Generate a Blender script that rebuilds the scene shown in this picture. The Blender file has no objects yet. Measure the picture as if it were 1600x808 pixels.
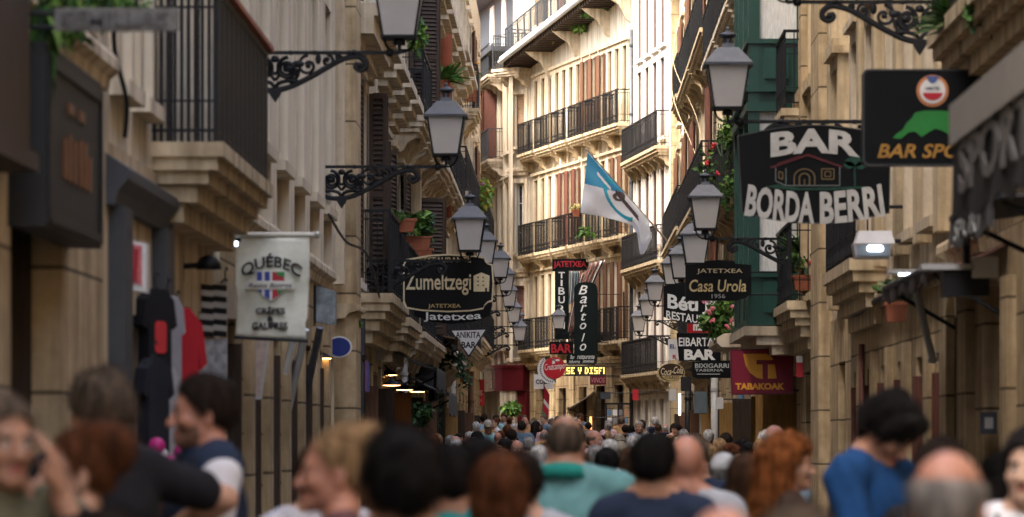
import bpy, math, random
import numpy as np
from mathutils import Vector, Matrix
random.seed(7)
R = math.radians
scn = bpy.context.scene
COL = scn.collection

# ------------------------------------------------------------------ camera
FPX, VX, VY, CAMZ = 6000.0, 880.0, 690.0, 1.62     # focal length and vanishing point in photo pixels (1600 wide)
cam_d = bpy.data.cameras.new("camera")
cam = bpy.data.objects.new("camera", cam_d); COL.objects.link(cam)
cam.location = (0, 0, CAMZ); cam.rotation_euler = (R(90), 0, 0)
cam_d.sensor_width = 36.0; cam_d.lens = 36.0 * FPX / 1600
cam_d.shift_x = (800 - VX) / 1600; cam_d.shift_y = (VY - 404) / 1600
cam_d.clip_start = 0.3; cam_d.clip_end = 2000
cam_d.dof.use_dof = True; cam_d.dof.focus_distance = 72.0; cam_d.dof.aperture_fstop = 3.9
cam_d.dof.aperture_blades = 9
scn.camera = cam

# ------------------------------------------------------------------ sky and sun
SUN_TO = Vector((-0.74, -0.50, 0)).normalized()
SUN_EL = R(55)
world = bpy.data.worlds.new("World"); scn.world = world; world.use_nodes = True
wn = world.node_tree
sky = wn.nodes.new("ShaderNodeTexSky"); sky.sky_type = 'NISHITA'; sky.sun_disc = False
sky.sun_elevation = SUN_EL; sky.sun_rotation = math.atan2(SUN_TO.x, SUN_TO.y)
sky.dust_density = 8.0; sky.air_density = 1.0; sky.ozone_density = 0.3
bg = wn.nodes["Background"]; bg.inputs[1].default_value = 0.15
wn.links.new(sky.outputs[0], bg.inputs[0])
sun_d = bpy.data.lights.new("sun", 'SUN'); sun_d.energy = 0.5; sun_d.angle = R(10); sun_d.color = (1.0, 0.97, 0.92)
sun = bpy.data.objects.new("sun", sun_d); COL.objects.link(sun)
sun.rotation_euler = (SUN_TO * math.cos(SUN_EL) + Vector((0, 0, math.sin(SUN_EL)))).to_track_quat('Z', 'Y').to_euler()
scn.view_settings.view_transform = 'Standard'; scn.view_settings.look = 'None'
scn.view_settings.gamma = 1.0; scn.view_settings.use_curve_mapping = False
scn.view_settings.exposure = 2.7
try:
    scn.cycles.max_bounces = 8; scn.cycles.diffuse_bounces = 5; scn.cycles.glossy_bounces = 3
    scn.cycles.caustics_reflective = False; scn.cycles.caustics_refractive = False
    scn.cycles.use_denoising = True
    scn.cycles.sample_clamp_indirect = 6
except Exception: pass

def P(px, py, d):
    "photo pixel at depth d -> the point in the street"
    return Vector(((px - VX) * d / FPX, d, CAMZ + (VY - py) * d / FPX))
def ground(y):
    return 0.0 if y < 55 else min(0.75, (y - 55) * 0.0135)

# ------------------------------------------------------------------ mesh builder
class MB:
    def __init__(s): s.v = []; s.f = []; s.m = []
    def add(s, vs, fs, m=0):
        o = len(s.v); s.v += [tuple(p) for p in vs]
        for f in fs: s.f.append([i + o for i in f]); s.m.append(m)
        return s
    def quad(s, a, b, c, d, m=0): return s.add([a, b, c, d], [(0, 1, 2, 3)], m)
    def box(s, x0, x1, y0, y1, z0, z1, m=0):
        if x1 < x0: x0, x1 = x1, x0
        if y1 < y0: y0, y1 = y1, y0
        if z1 < z0: z0, z1 = z1, z0
        return s.add([(x0,y0,z0),(x1,y0,z0),(x1,y1,z0),(x0,y1,z0),(x0,y0,z1),(x1,y0,z1),(x1,y1,z1),(x0,y1,z1)],
                     [(0,3,2,1),(4,5,6,7),(0,1,5,4),(1,2,6,5),(2,3,7,6),(3,0,4,7)], m)
    def frustum(s, z0, hx0, hy0, z1, hx1, hy1, m=0, c=(0, 0)):
        x, y = c
        return s.add([(x-hx0,y-hy0,z0),(x+hx0,y-hy0,z0),(x+hx0,y+hy0,z0),(x-hx0,y+hy0,z0),
                      (x-hx1,y-hy1,z1),(x+hx1,y-hy1,z1),(x+hx1,y+hy1,z1),(x-hx1,y+hy1,z1)],
                     [(0,3,2,1),(4,5,6,7),(0,1,5,4),(1,2,6,5),(2,3,7,6),(3,0,4,7)], m)
    def tube(s, pts, r, n=6, m=0, closed=False, flat=1.0):
        pts = [Vector(p) for p in pts]; k = len(pts)
        rs = r if isinstance(r, (list, tuple)) else [r] * k
        o = len(s.v); ref = None
        for i, p in enumerate(pts):
            if closed: t = pts[(i + 1) % k] - pts[i - 1]
            else: t = pts[min(i + 1, k - 1)] - pts[max(i - 1, 0)]
            if t.length < 1e-9: t = Vector((0, 0, 1))
            t.normalize()
            if ref is None:
                ref = Vector((0, 1, 0)) if abs(t.y) < 0.9 else Vector((1, 0, 0))
            a = (ref - t * ref.dot(t))
            if a.length < 1e-6: a = t.orthogonal()
            a.normalize(); ref = a; b = t.cross(a)
            for j in range(n):
                an = 2 * math.pi * (j + 0.5) / n
                s.v.append(tuple(p + a * (math.cos(an) * rs[i]) + b * (math.sin(an) * rs[i] * flat)))
        kk = k if closed else k - 1
        for i in range(kk):
            i2 = (i + 1) % k
            for j in range(n):
                j2 = (j + 1) % n
                s.f.append([o + i*n + j, o + i*n + j2, o + i2*n + j2, o + i2*n + j]); s.m.append(m)
        if not closed:
            s.f.append([o + j for j in range(n)][::-1]); s.m.append(m)
            s.f.append([o + (k-1)*n + j for j in range(n)]); s.m.append(m)
        return s
    def lathe(s, prof, c=(0, 0, 0), n=12, m=0):
        o = len(s.v)
        for r, z in prof:
            for j in range(n):
                a = 2 * math.pi * j / n
                s.v.append((c[0] + r*math.cos(a), c[1] + r*math.sin(a), c[2] + z))
        for i in range(len(prof) - 1):
            for j in range(n):
                j2 = (j + 1) % n
                s.f.append([o+i*n+j, o+i*n+j2, o+(i+1)*n+j2, o+(i+1)*n+j]); s.m.append(m)
        s.f.append([o + j for j in range(n)][::-1]); s.m.append(m)
        s.f.append([o + (len(prof)-1)*n + j for j in range(n)]); s.m.append(m)
        return s
    def ext(s, poly, y0, y1, m=0):
        "polygon in the x-z plane, extruded along y"
        n = len(poly)
        vs = [(x, y0, z) for x, z in poly] + [(x, y1, z) for x, z in poly]
        fs = [tuple(range(n)), tuple(range(2*n - 1, n - 1, -1))] + [(i, i + n, (i + 1) % n + n, (i + 1) % n) for i in range(n)]
        return s.add(vs, fs, m)
    def extx(s, poly, x0, x1, m=0):
        "profile polygon in the y-z plane, extruded along x"
        n = len(poly)
        vs = [(x0, y, z) for y, z in poly] + [(x1, y, z) for y, z in poly]
        fs = [tuple(range(n)), tuple(range(2*n - 1, n - 1, -1))] + [(i, i + n, (i + 1) % n + n, (i + 1) % n) for i in range(n)]
        return s.add(vs, fs, m)
    def ring(s, po, pi, y0, y1, m=0):
        "frame between an outer and an inner polygon of the same count"
        n = len(po)
        vs = [(x, y0, z) for x, z in po] + [(x, y0, z) for x, z in pi] + [(x, y1, z) for x, z in po] + [(x, y1, z) for x, z in pi]
        fs = []
        for i in range(n):
            j = (i + 1) % n
            fs += [(i, j, n + j, n + i), (2*n + i, 3*n + i, 3*n + j, 2*n + j), (i, 2*n + i, 2*n + j, j), (n + i, n + j, 3*n + j, 3*n + i)]
        return s.add(vs, fs, m)
    def ball(s, c, r, nu=12, nv=8, m=0):
        r = r if isinstance(r, (list, tuple)) else (r, r, r)
        o = len(s.v); s.v.append((c[0], c[1], c[2] - r[2]))
        for i in range(1, nv):
            t = math.pi * i / nv - math.pi / 2
            for j in range(nu):
                a = 2 * math.pi * j / nu
                s.v.append((c[0] + r[0]*math.cos(t)*math.cos(a), c[1] + r[1]*math.cos(t)*math.sin(a), c[2] + r[2]*math.sin(t)))
        s.v.append((c[0], c[1], c[2] + r[2])); top = len(s.v) - 1
        for j in range(nu):
            j2 = (j + 1) % nu
            s.f.append([o, o + 1 + j2, o + 1 + j]); s.m.append(m)
            s.f.append([top, o + 1 + (nv-2)*nu + j, o + 1 + (nv-2)*nu + j2]); s.m.append(m)
            for i in range(nv - 2):
                s.f.append([o+1+i*nu+j, o+1+i*nu+j2, o+1+(i+1)*nu+j2, o+1+(i+1)*nu+j]); s.m.append(m)
        return s
    def mesh(s, name, mats, smooth=False):
        me = bpy.data.meshes.new(name)
        me.from_pydata(s.v, [], s.f)
        for mm in (mats if isinstance(mats, (list, tuple)) else [mats]): me.materials.append(mm)
        me.polygons.foreach_set("material_index", s.m)
        if smooth: me.polygons.foreach_set("use_smooth", [True] * len(s.f))
        me.update(); return me
    def build(s, name, mats, parent=None, smooth=False, loc=None):
        return link(name, s.mesh(name, mats, smooth), parent, loc)

def link(name, me, parent=None, loc=None, rz=0):
    o = bpy.data.objects.new(name, me); COL.objects.link(o)
    if parent is not None: o.parent = parent
    if loc is not None: o.location = loc
    if rz: o.rotation_euler = (0, 0, rz)
    return o
def tag(o, label=None, cat=None, group=None, kind=None):
    if label: o["label"] = label
    if cat: o["category"] = cat
    if group: o["group"] = group
    if kind: o["kind"] = kind
    return o
def thing(name, label, cat, loc=(0, 0, 0), rz=0, group=None):
    return tag(link(name, None, None, loc, rz), label, cat, group)
def copy_tree(o, parent=None):
    c = o.copy(); COL.objects.link(c)
    if parent is not None: c.parent = parent
    for ch in list(o.children): copy_tree(ch, c)
    return c
def relabel(o, label, group=None):
    o["label"] = label
    if group: o["group"] = group
    return o

# ------------------------------------------------------------------ materials
_mats = {}
def M(name, col, rough=0.7, metal=0.0, var=0.12, scale=4.0, bump=0.0, bscale=40.0, streak=0.0, col2=None, spec=0.35, stretch=None, grime=0.0):
    if name in _mats: return _mats[name]
    m = bpy.data.materials.new(name); m.use_nodes = True; _mats[name] = m
    nt = m.node_tree; b = nt.nodes["Principled BSDF"]; L = nt.links.new; N = nt.nodes.new
    b.inputs["Roughness"].default_value = rough; b.inputs["Metallic"].default_value = metal
    b.inputs["Specular IOR Level"].default_value = spec
    tc = N("ShaderNodeTexCoord"); src = tc.outputs["Object"]
    if stretch:
        mp = N("ShaderNodeMapping"); mp.inputs["Scale"].default_value = stretch; L(src, mp.inputs[0]); src = mp.outputs[0]
    out = None
    c = (*col, 1)
    if var or col2:
        n = N("ShaderNodeTexNoise"); n.inputs["Scale"].default_value = scale; n.inputs["Detail"].default_value = 7; n.inputs["Roughness"].default_value = 0.62
        L(src, n.inputs["Vector"])
        r = N("ShaderNodeValToRGB"); r.color_ramp.elements[0].position = 0.32; r.color_ramp.elements[1].position = 0.68
        lo = col2 if col2 else tuple(x * (1 - var) for x in col)
        hi = col if col2 else tuple(min(1, x * (1 + var)) for x in col)
        r.color_ramp.elements[0].color = (*lo, 1); r.color_ramp.elements[1].color = (*hi, 1)
        L(n.outputs["Fac"], r.inputs[0]); out = r.outputs[0]
    if streak:
        mp = N("ShaderNodeMapping"); mp.inputs["Scale"].default_value = (3.5, 3.5, 0.28); L(tc.outputs["Object"], mp.inputs[0])
        n2 = N("ShaderNodeTexNoise"); n2.inputs["Scale"].default_value = 1.6; n2.inputs["Detail"].default_value = 6; L(mp.outputs[0], n2.inputs["Vector"])
        r2 = N("ShaderNodeValToRGB"); r2.color_ramp.elements[0].position = 0.38; r2.color_ramp.elements[1].position = 0.6
        k = 1 - streak; r2.color_ramp.elements[0].color = (k * 0.95, k * 0.9, k * 0.82, 1); r2.color_ramp.elements[1].color = (1, 1, 1, 1)
        L(n2.outputs["Fac"], r2.inputs[0])
        mx = N("ShaderNodeMix"); mx.data_type = 'RGBA'; mx.blend_type = 'MULTIPLY'; mx.inputs[0].default_value = 1.0
        if out: L(out, mx.inputs[6])
        else: mx.inputs[6].default_value = c
        L(r2.outputs[0], mx.inputs[7]); out = mx.outputs[2]
    if out: L(out, b.inputs["Base Color"])
    else: b.inputs["Base Color"].default_value = c
    if bump:
        n3 = N("ShaderNodeTexNoise"); n3.inputs["Scale"].default_value = bscale; n3.inputs["Detail"].default_value = 5; L(src, n3.inputs["Vector"])
        bp = N("ShaderNodeBump"); bp.inputs["Strength"].default_value = bump; bp.inputs["Distance"].default_value = 0.02
        L(n3.outputs["Fac"], bp.inputs["Height"]); L(bp.outputs[0], b.inputs["Normal"])
    return m
def stone(name, c1, c2, mortar, bw=0.8, bh=0.42, bump=0.6):
    "coursed masonry: blocks of slightly different stone with joints"
    if name in _mats: return _mats[name]
    m = bpy.data.materials.new(name); m.use_nodes = True; _mats[name] = m
    nt = m.node_tree; b = nt.nodes["Principled BSDF"]; L = nt.links.new; N = nt.nodes.new
    b.inputs["Roughness"].default_value = 0.85; b.inputs["Specular IOR Level"].default_value = 0.25
    tc = N("ShaderNodeTexCoord"); sp = N("ShaderNodeSeparateXYZ"); L(tc.outputs["Object"], sp.inputs[0])
    ad = N("ShaderNodeMath"); L(sp.outputs[0], ad.inputs[0]); L(sp.outputs[1], ad.inputs[1])
    cb = N("ShaderNodeCombineXYZ"); L(ad.outputs[0], cb.inputs[0]); L(sp.outputs[2], cb.inputs[1])
    br = N("ShaderNodeTexBrick"); L(cb.outputs[0], br.inputs["Vector"])
    br.inputs["Scale"].default_value = 1.0; br.inputs["Brick Width"].default_value = bw; br.inputs["Row Height"].default_value = bh
    br.inputs["Mortar Size"].default_value = 0.012; br.inputs["Mortar Smooth"].default_value = 0.3
    br.inputs["Color1"].default_value = (*c1, 1); br.inputs["Color2"].default_value = (*c2, 1); br.inputs["Mortar"].default_value = (*mortar, 1)
    n = N("ShaderNodeTexNoise"); n.inputs["Scale"].default_value = 3.0; n.inputs["Detail"].default_value = 8; n.inputs["Roughness"].default_value = 0.65
    L(tc.outputs["Object"], n.inputs["Vector"])
    r = N("ShaderNodeValToRGB"); r.color_ramp.elements[0].position = 0.3; r.color_ramp.elements[1].position = 0.72
    r.color_ramp.elements[0].color = (0.6, 0.55, 0.47, 1); r.color_ramp.elements[1].color = (1.12, 1.1, 1.05, 1); L(n.outputs["Fac"], r.inputs[0])
    mx = N("ShaderNodeMix"); mx.data_type = 'RGBA'; mx.blend_type = 'MULTIPLY'; mx.inputs[0].default_value = 1
    L(br.outputs["Color"], mx.inputs[6]); L(r.outputs[0], mx.inputs[7])
    mp = N("ShaderNodeMapping"); mp.inputs["Scale"].default_value = (4.5, 4.5, 0.35); L(tc.outputs["Object"], mp.inputs[0])   # rain and soot streaks
    n2 = N("ShaderNodeTexNoise"); n2.inputs["Scale"].default_value = 1.7; n2.inputs["Detail"].default_value = 7; L(mp.outputs[0], n2.inputs["Vector"])
    r2 = N("ShaderNodeValToRGB"); r2.color_ramp.elements[0].position = 0.36; r2.color_ramp.elements[1].position = 0.58; r2.color_ramp.elements[0].color = (0.55, 0.52, 0.48, 1); r2.color_ramp.elements[1].color = (1, 1, 1, 1); L(n2.outputs["Fac"], r2.inputs[0])
    m2 = N("ShaderNodeMix"); m2.data_type = 'RGBA'; m2.blend_type = 'MULTIPLY'; m2.inputs[0].default_value = 0.85
    L(mx.outputs[2], m2.inputs[6]); L(r2.outputs[0], m2.inputs[7]); L(m2.outputs[2], b.inputs["Base Color"])
    inv = N("ShaderNodeMath"); inv.operation = 'MULTIPLY_ADD'; L(br.outputs["Fac"], inv.inputs[0]); inv.inputs[1].default_value = -1.2; L(n.outputs["Fac"], inv.inputs[2])
    bp = N("ShaderNodeBump"); bp.inputs["Strength"].default_value = bump; bp.inputs["Distance"].default_value = 0.02
    L(inv.outputs[0], bp.inputs["Height"]); L(bp.outputs[0], b.inputs["Normal"])
    return m
def emis(name, col, e):
    if name in _mats: return _mats[name]
    m = M(name, col, 0.4, var=0); b = m.node_tree.nodes["Principled BSDF"]
    b.inputs["Emission Color"].default_value = (*col, 1); b.inputs["Emission Strength"].default_value = e
    return m
def frosted(name, col, t=0.45):
    if name in _mats: return _mats[name]
    m = M(name, col, 0.35, var=0.06, scale=6)
    nt = m.node_tree; b = nt.nodes["Principled BSDF"]; out = nt.nodes["Material Output"]
    tr = nt.nodes.new("ShaderNodeBsdfTranslucent"); tr.inputs[0].default_value = (*col, 1)
    mx = nt.nodes.new("ShaderNodeMixShader"); mx.inputs[0].default_value = t
    nt.links.new(b.outputs[0], mx.inputs[1]); nt.links.new(tr.outputs[0], mx.inputs[2]); nt.links.new(mx.outputs[0], out.inputs[0])
    return m

cream = M("cream_stucco", (0.69, 0.61, 0.475), 0.9, var=0.10, scale=1.3, bump=0.25, bscale=30, streak=0.38)
cream2 = M("pale_stucco", (0.74, 0.67, 0.54), 0.9, var=0.10, scale=1.5, bump=0.25, bscale=30, streak=0.38)
ochre = M("ochre_stucco", (0.61, 0.50, 0.345), 0.9, var=0.14, scale=1.3, bump=0.25, bscale=30, streak=0.38)
white_st = M("white_stucco", (0.68, 0.655, 0.61), 0.9, var=0.06, scale=1.0, bump=0.2, bscale=30, streak=0.14)
trimst = M("trim_stone", (0.66, 0.57, 0.43), 0.85, var=0.14, scale=5, bump=0.3, bscale=25, streak=0.38)
trimgold = M("warm_stone", (0.58, 0.475, 0.315), 0.85, var=0.18, scale=4, bump=0.35, bscale=22, streak=0.4)
sand_stone = stone("sandstone_blocks", (0.58, 0.475, 0.315), (0.49, 0.40, 0.265), (0.17, 0.135, 0.09))
sand_big = stone("sandstone_big_blocks", (0.54, 0.445, 0.30), (0.61, 0.495, 0.33), (0.17, 0.135, 0.09), 1.1, 0.62)
iron = M("black_iron", (0.007, 0.008, 0.010), 0.5, 0.0, var=0.3, scale=12, bump=0.2, bscale=60, spec=0.3)
iron_grey = M("grey_iron", (0.05, 0.055, 0.065), 0.45, 0.3, var=0.25, scale=10, spec=0.5)
dark_wood = M("dark_wood", (0.045, 0.028, 0.018), 0.6, var=0.35, scale=7, stretch=(6, 6, 0.6), bump=0.2)
brown_wood = M("brown_wood", (0.13, 0.062, 0.034), 0.6, var=0.25, scale=7, stretch=(6, 6, 0.6), bump=0.2)
red_wood = M("oxblood_wood", (0.13, 0.05, 0.035), 0.6, var=0.25, scale=7, stretch=(6, 6, 0.6), bump=0.2)
gold_wood = M("honey_wood", (0.33, 0.19, 0.06), 0.6, var=0.25, scale=6, stretch=(6, 6, 0.5), bump=0.2)
beige_shutter = M("beige_shutter", (0.50, 0.36, 0.24), 0.7, var=0.1)
pink_shutter = M("mauve_shutter", (0.30, 0.17, 0.14), 0.7, var=0.1)
win_white = M("white_frame", (0.70, 0.67, 0.60), 0.5, var=0.06)
glass_dark = M("window_glass", (0.02, 0.024, 0.026), 0.06, var=0.4, scale=1.2, spec=0.6)
glass_warm = M("shop_glass", (0.06, 0.04, 0.022), 0.08, var=0.6, scale=2.5, spec=0.6)
curtain = M("curtain", (0.55, 0.53, 0.48), 0.9, var=0.2, scale=8, stretch=(9, 9, 0.3))
lace = M("lace_curtain", (0.62, 0.63, 0.62), 0.9, var=0.16, scale=9, bump=0.2, bscale=50, stretch=(5, 5, 0.8))
green_paint = M("dark_green_paint", (0.006, 0.048, 0.036), 0.4, var=0.15, scale=5, spec=0.5)
slate = M("slate_shopfront", (0.05, 0.055, 0.062), 0.6, var=0.2, scale=3, bump=0.1)
black_panel = M("black_panel", (0.006, 0.0065, 0.0075), 0.5, var=0.4, scale=5)
terracotta = M("terracotta", (0.34, 0.11, 0.055), 0.8, var=0.2, scale=8, bump=0.2)
pvc_grey = M("grey_pipe", (0.42, 0.43, 0.43), 0.5, var=0.1)
white_plastic = M("white_plastic", (0.72, 0.72, 0.70), 0.45, var=0.05)
lamp_glass = frosted("lamp_glass", (0.90, 0.88, 0.85), 0.5)
leaf = M("leaf_green", (0.055, 0.13, 0.025), 0.6, var=0.5, scale=9, spec=0.3)
leaf_l = M("leaf_light_green", (0.13, 0.23, 0.04), 0.6, var=0.4, scale=9, spec=0.3)
leaf_d = M("leaf_dark_green", (0.02, 0.055, 0.018), 0.6, var=0.5, scale=9, spec=0.3)
petal_red = M("petal_red", (0.55, 0.04, 0.05), 0.6, var=0.2)
petal_pink = M("petal_pink", (0.62, 0.16, 0.22), 0.6, var=0.2)
sign_black = M("sign_black", (0.0045, 0.005, 0.006), 0.45, var=0.25, scale=3, spec=0.15)
sign_green = M("sign_dark_green", (0.0035, 0.008, 0.0075), 0.45, var=0.2, scale=3, spec=0.15)
ink_white = M("letter_white", (0.74, 0.76, 0.74), 0.5, var=0.06)
ink_grey = M("letter_grey", (0.42, 0.45, 0.45), 0.5, var=0.12, scale=20)
ink_gold = M("letter_gold", (0.50, 0.38, 0.17), 0.45, var=0.12, scale=20)
ink_cream = M("letter_cream", (0.62, 0.53, 0.34), 0.45, var=0.1, scale=20)
ink_red = M("letter_red", (0.42, 0.02, 0.03), 0.45, var=0.1)
ink_black = M("letter_black", (0.02, 0.02, 0.022), 0.6, var=0.2)
# ------------------------------------------------------------------ the ground: one sheet, paving on top
def paving():
    m = stone("paving_slabs", (0.20, 0.18, 0.155), (0.15, 0.14, 0.125), (0.07, 0.06, 0.05), 0.6, 0.4, 0.4)
    nt = m.node_tree
    cb = [n for n in nt.nodes if n.type == 'COMBXYZ'][0]; sp = [n for n in nt.nodes if n.type == 'SEPXYZ'][0]
    for l in list(cb.inputs[0].links) + list(cb.inputs[1].links): nt.links.remove(l)
    nt.links.new(sp.outputs[0], cb.inputs[0]); nt.links.new(sp.outputs[1], cb.inputs[1])
    return m
g = MB()
ys = [-60, -20, 0, 20, 40, 55, 70, 85, 100, 110.6, 130, 200, 700]
for a, b_ in zip(ys[:-1], ys[1:]):
    za, zb = ground(a) - 0.02, ground(b_) - 0.02
    g.quad((-400, a, za), (400, a, za), (400, b_, zb), (-400, b_, zb))
tag(g.build("ground", M("earth_ground", (0.16, 0.14, 0.12), 0.95, var=0.2)), kind="structure")
g = MB()
for a, b_ in zip(ys[1:-1], ys[2:-1] + [200]):
    za, zb = ground(a), ground(b_)
    g.quad((-3.4, a, za), (4.2, a, za), (4.2, b_, zb), (-3.4, b_, zb))
tag(g.build("pavement", paving()), kind="structure")

# ------------------------------------------------------------------ facade builder
_cache = {}
def cached(key, fn):
    if key not in _cache: _cache[key] = fn()
    return _cache[key]

def louver(w, h, mat):
    def mk():
        m = MB(); t = 0.018
        m.box(0, 0.05, -t, t, 0, h); m.box(w - 0.05, w, -t, t, 0, h)
        for z in (0, h * 0.48, h - 0.06): m.box(0.05, w - 0.05, -t, t, z, z + 0.07)
        n = int(h / 0.065)
        for i in range(n):
            z = 0.05 + i * (h - 0.12) / n
            m.extx([(-0.016, z), (-0.010, z - 0.004), (0.016, z + 0.042), (0.010, z + 0.046)], 0.05, w - 0.05)
        m.box(0.05, w - 0.05, 0.017, 0.021, 0.05, h - 0.05)
        return m.mesh("shutter", mat)
    return cached(("louver", round(w, 2), round(h, 2), mat.name), mk)

def rail_mesh(L, pr, h, step, dense, mat):
    def mk():
        m = MB(); b = 0.007 if not dense else 0.011
        y = -pr + 0.05
        for z, t in ((h, 0.018), (h - 0.1, 0.008), (0.07, 0.010), (0.25, 0.007)):
            m.box(0.02, L - 0.02, y - t, y + t, z - t, z + t)
            for x in (0.03, L - 0.03): m.box(x - t * 0.98, x + t * 0.98, y, 0, z - t * 0.97, z + t * 0.97)
        n = max(2, int((L - 0.06) / step))
        for i in range(n + 1):
            x = 0.03 + (L - 0.06) * i / n
            bb = b if i % 8 else 0.016
            m.box(x - bb, x + bb, y - bb, y + bb, 0, h)
        for x in (0.03, L - 0.03):
            k = max(1, int(-y / step))
            for i in range(1, k + 1):
                yy = y + (-y) * i / (k + 0.4)
                m.box(x - b, x + b, yy - b, yy + b, 0, h)
        # lower ornament: small rings between the bars
        for i in range(n):
            x = 0.03 + (L - 0.06) * (i + 0.5) / n
            m.tube([(x + 0.036*math.cos(a), y, 0.16 + 0.07*math.sin(a)) for a in [2*math.pi*q/8 for q in range(8)]], 0.006, 4, closed=True)
        return m.mesh("railing", mat)
    return cached(("rail", round(L, 2), round(pr, 2), h, step, dense, mat.name), mk)

def slab_mesh(L, pr, mat, thick=1.0, corb=True):
    def mk():
        m = MB(); t = thick
        m.box(0, L, -pr, 0.0, -0.09 * t, 0)
        m.box(0.03, L - 0.03, -pr + 0.04, 0.0, -0.17 * t, -0.09 * t)
        m.box(0.07, L - 0.07, -pr + 0.10, 0.0, -0.25 * t, -0.17 * t)
        if not corb: m.box(0.12, L - 0.12, -pr + 0.17, 0.0, -0.36 * t, -0.25 * t); m.box(0.17, L - 0.17, -pr + 0.26, 0.0, -0.48 * t, -0.36 * t)
        if corb:
            n = max(2, int(L / 1.1) + 1)
            for i in range(n):
                x = 0.12 + (L - 0.42) * i / (n - 1)
                q = pr - 0.14; zz = -0.25 * t
                pf = [(0.0, zz), (-q, zz), (-q, zz - 0.07), (-q * 0.85, zz - 0.10), (-q * 0.55, zz - 0.16 * t), (-q * 0.42, zz - 0.26 * t), (0, zz - 0.34 * t)]
                m.extx(pf, x, x + 0.18)
        return m.mesh("balcony", mat)
    return cached(("slab", round(L, 2), round(pr, 2), mat.name, thick, corb), mk)

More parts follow.
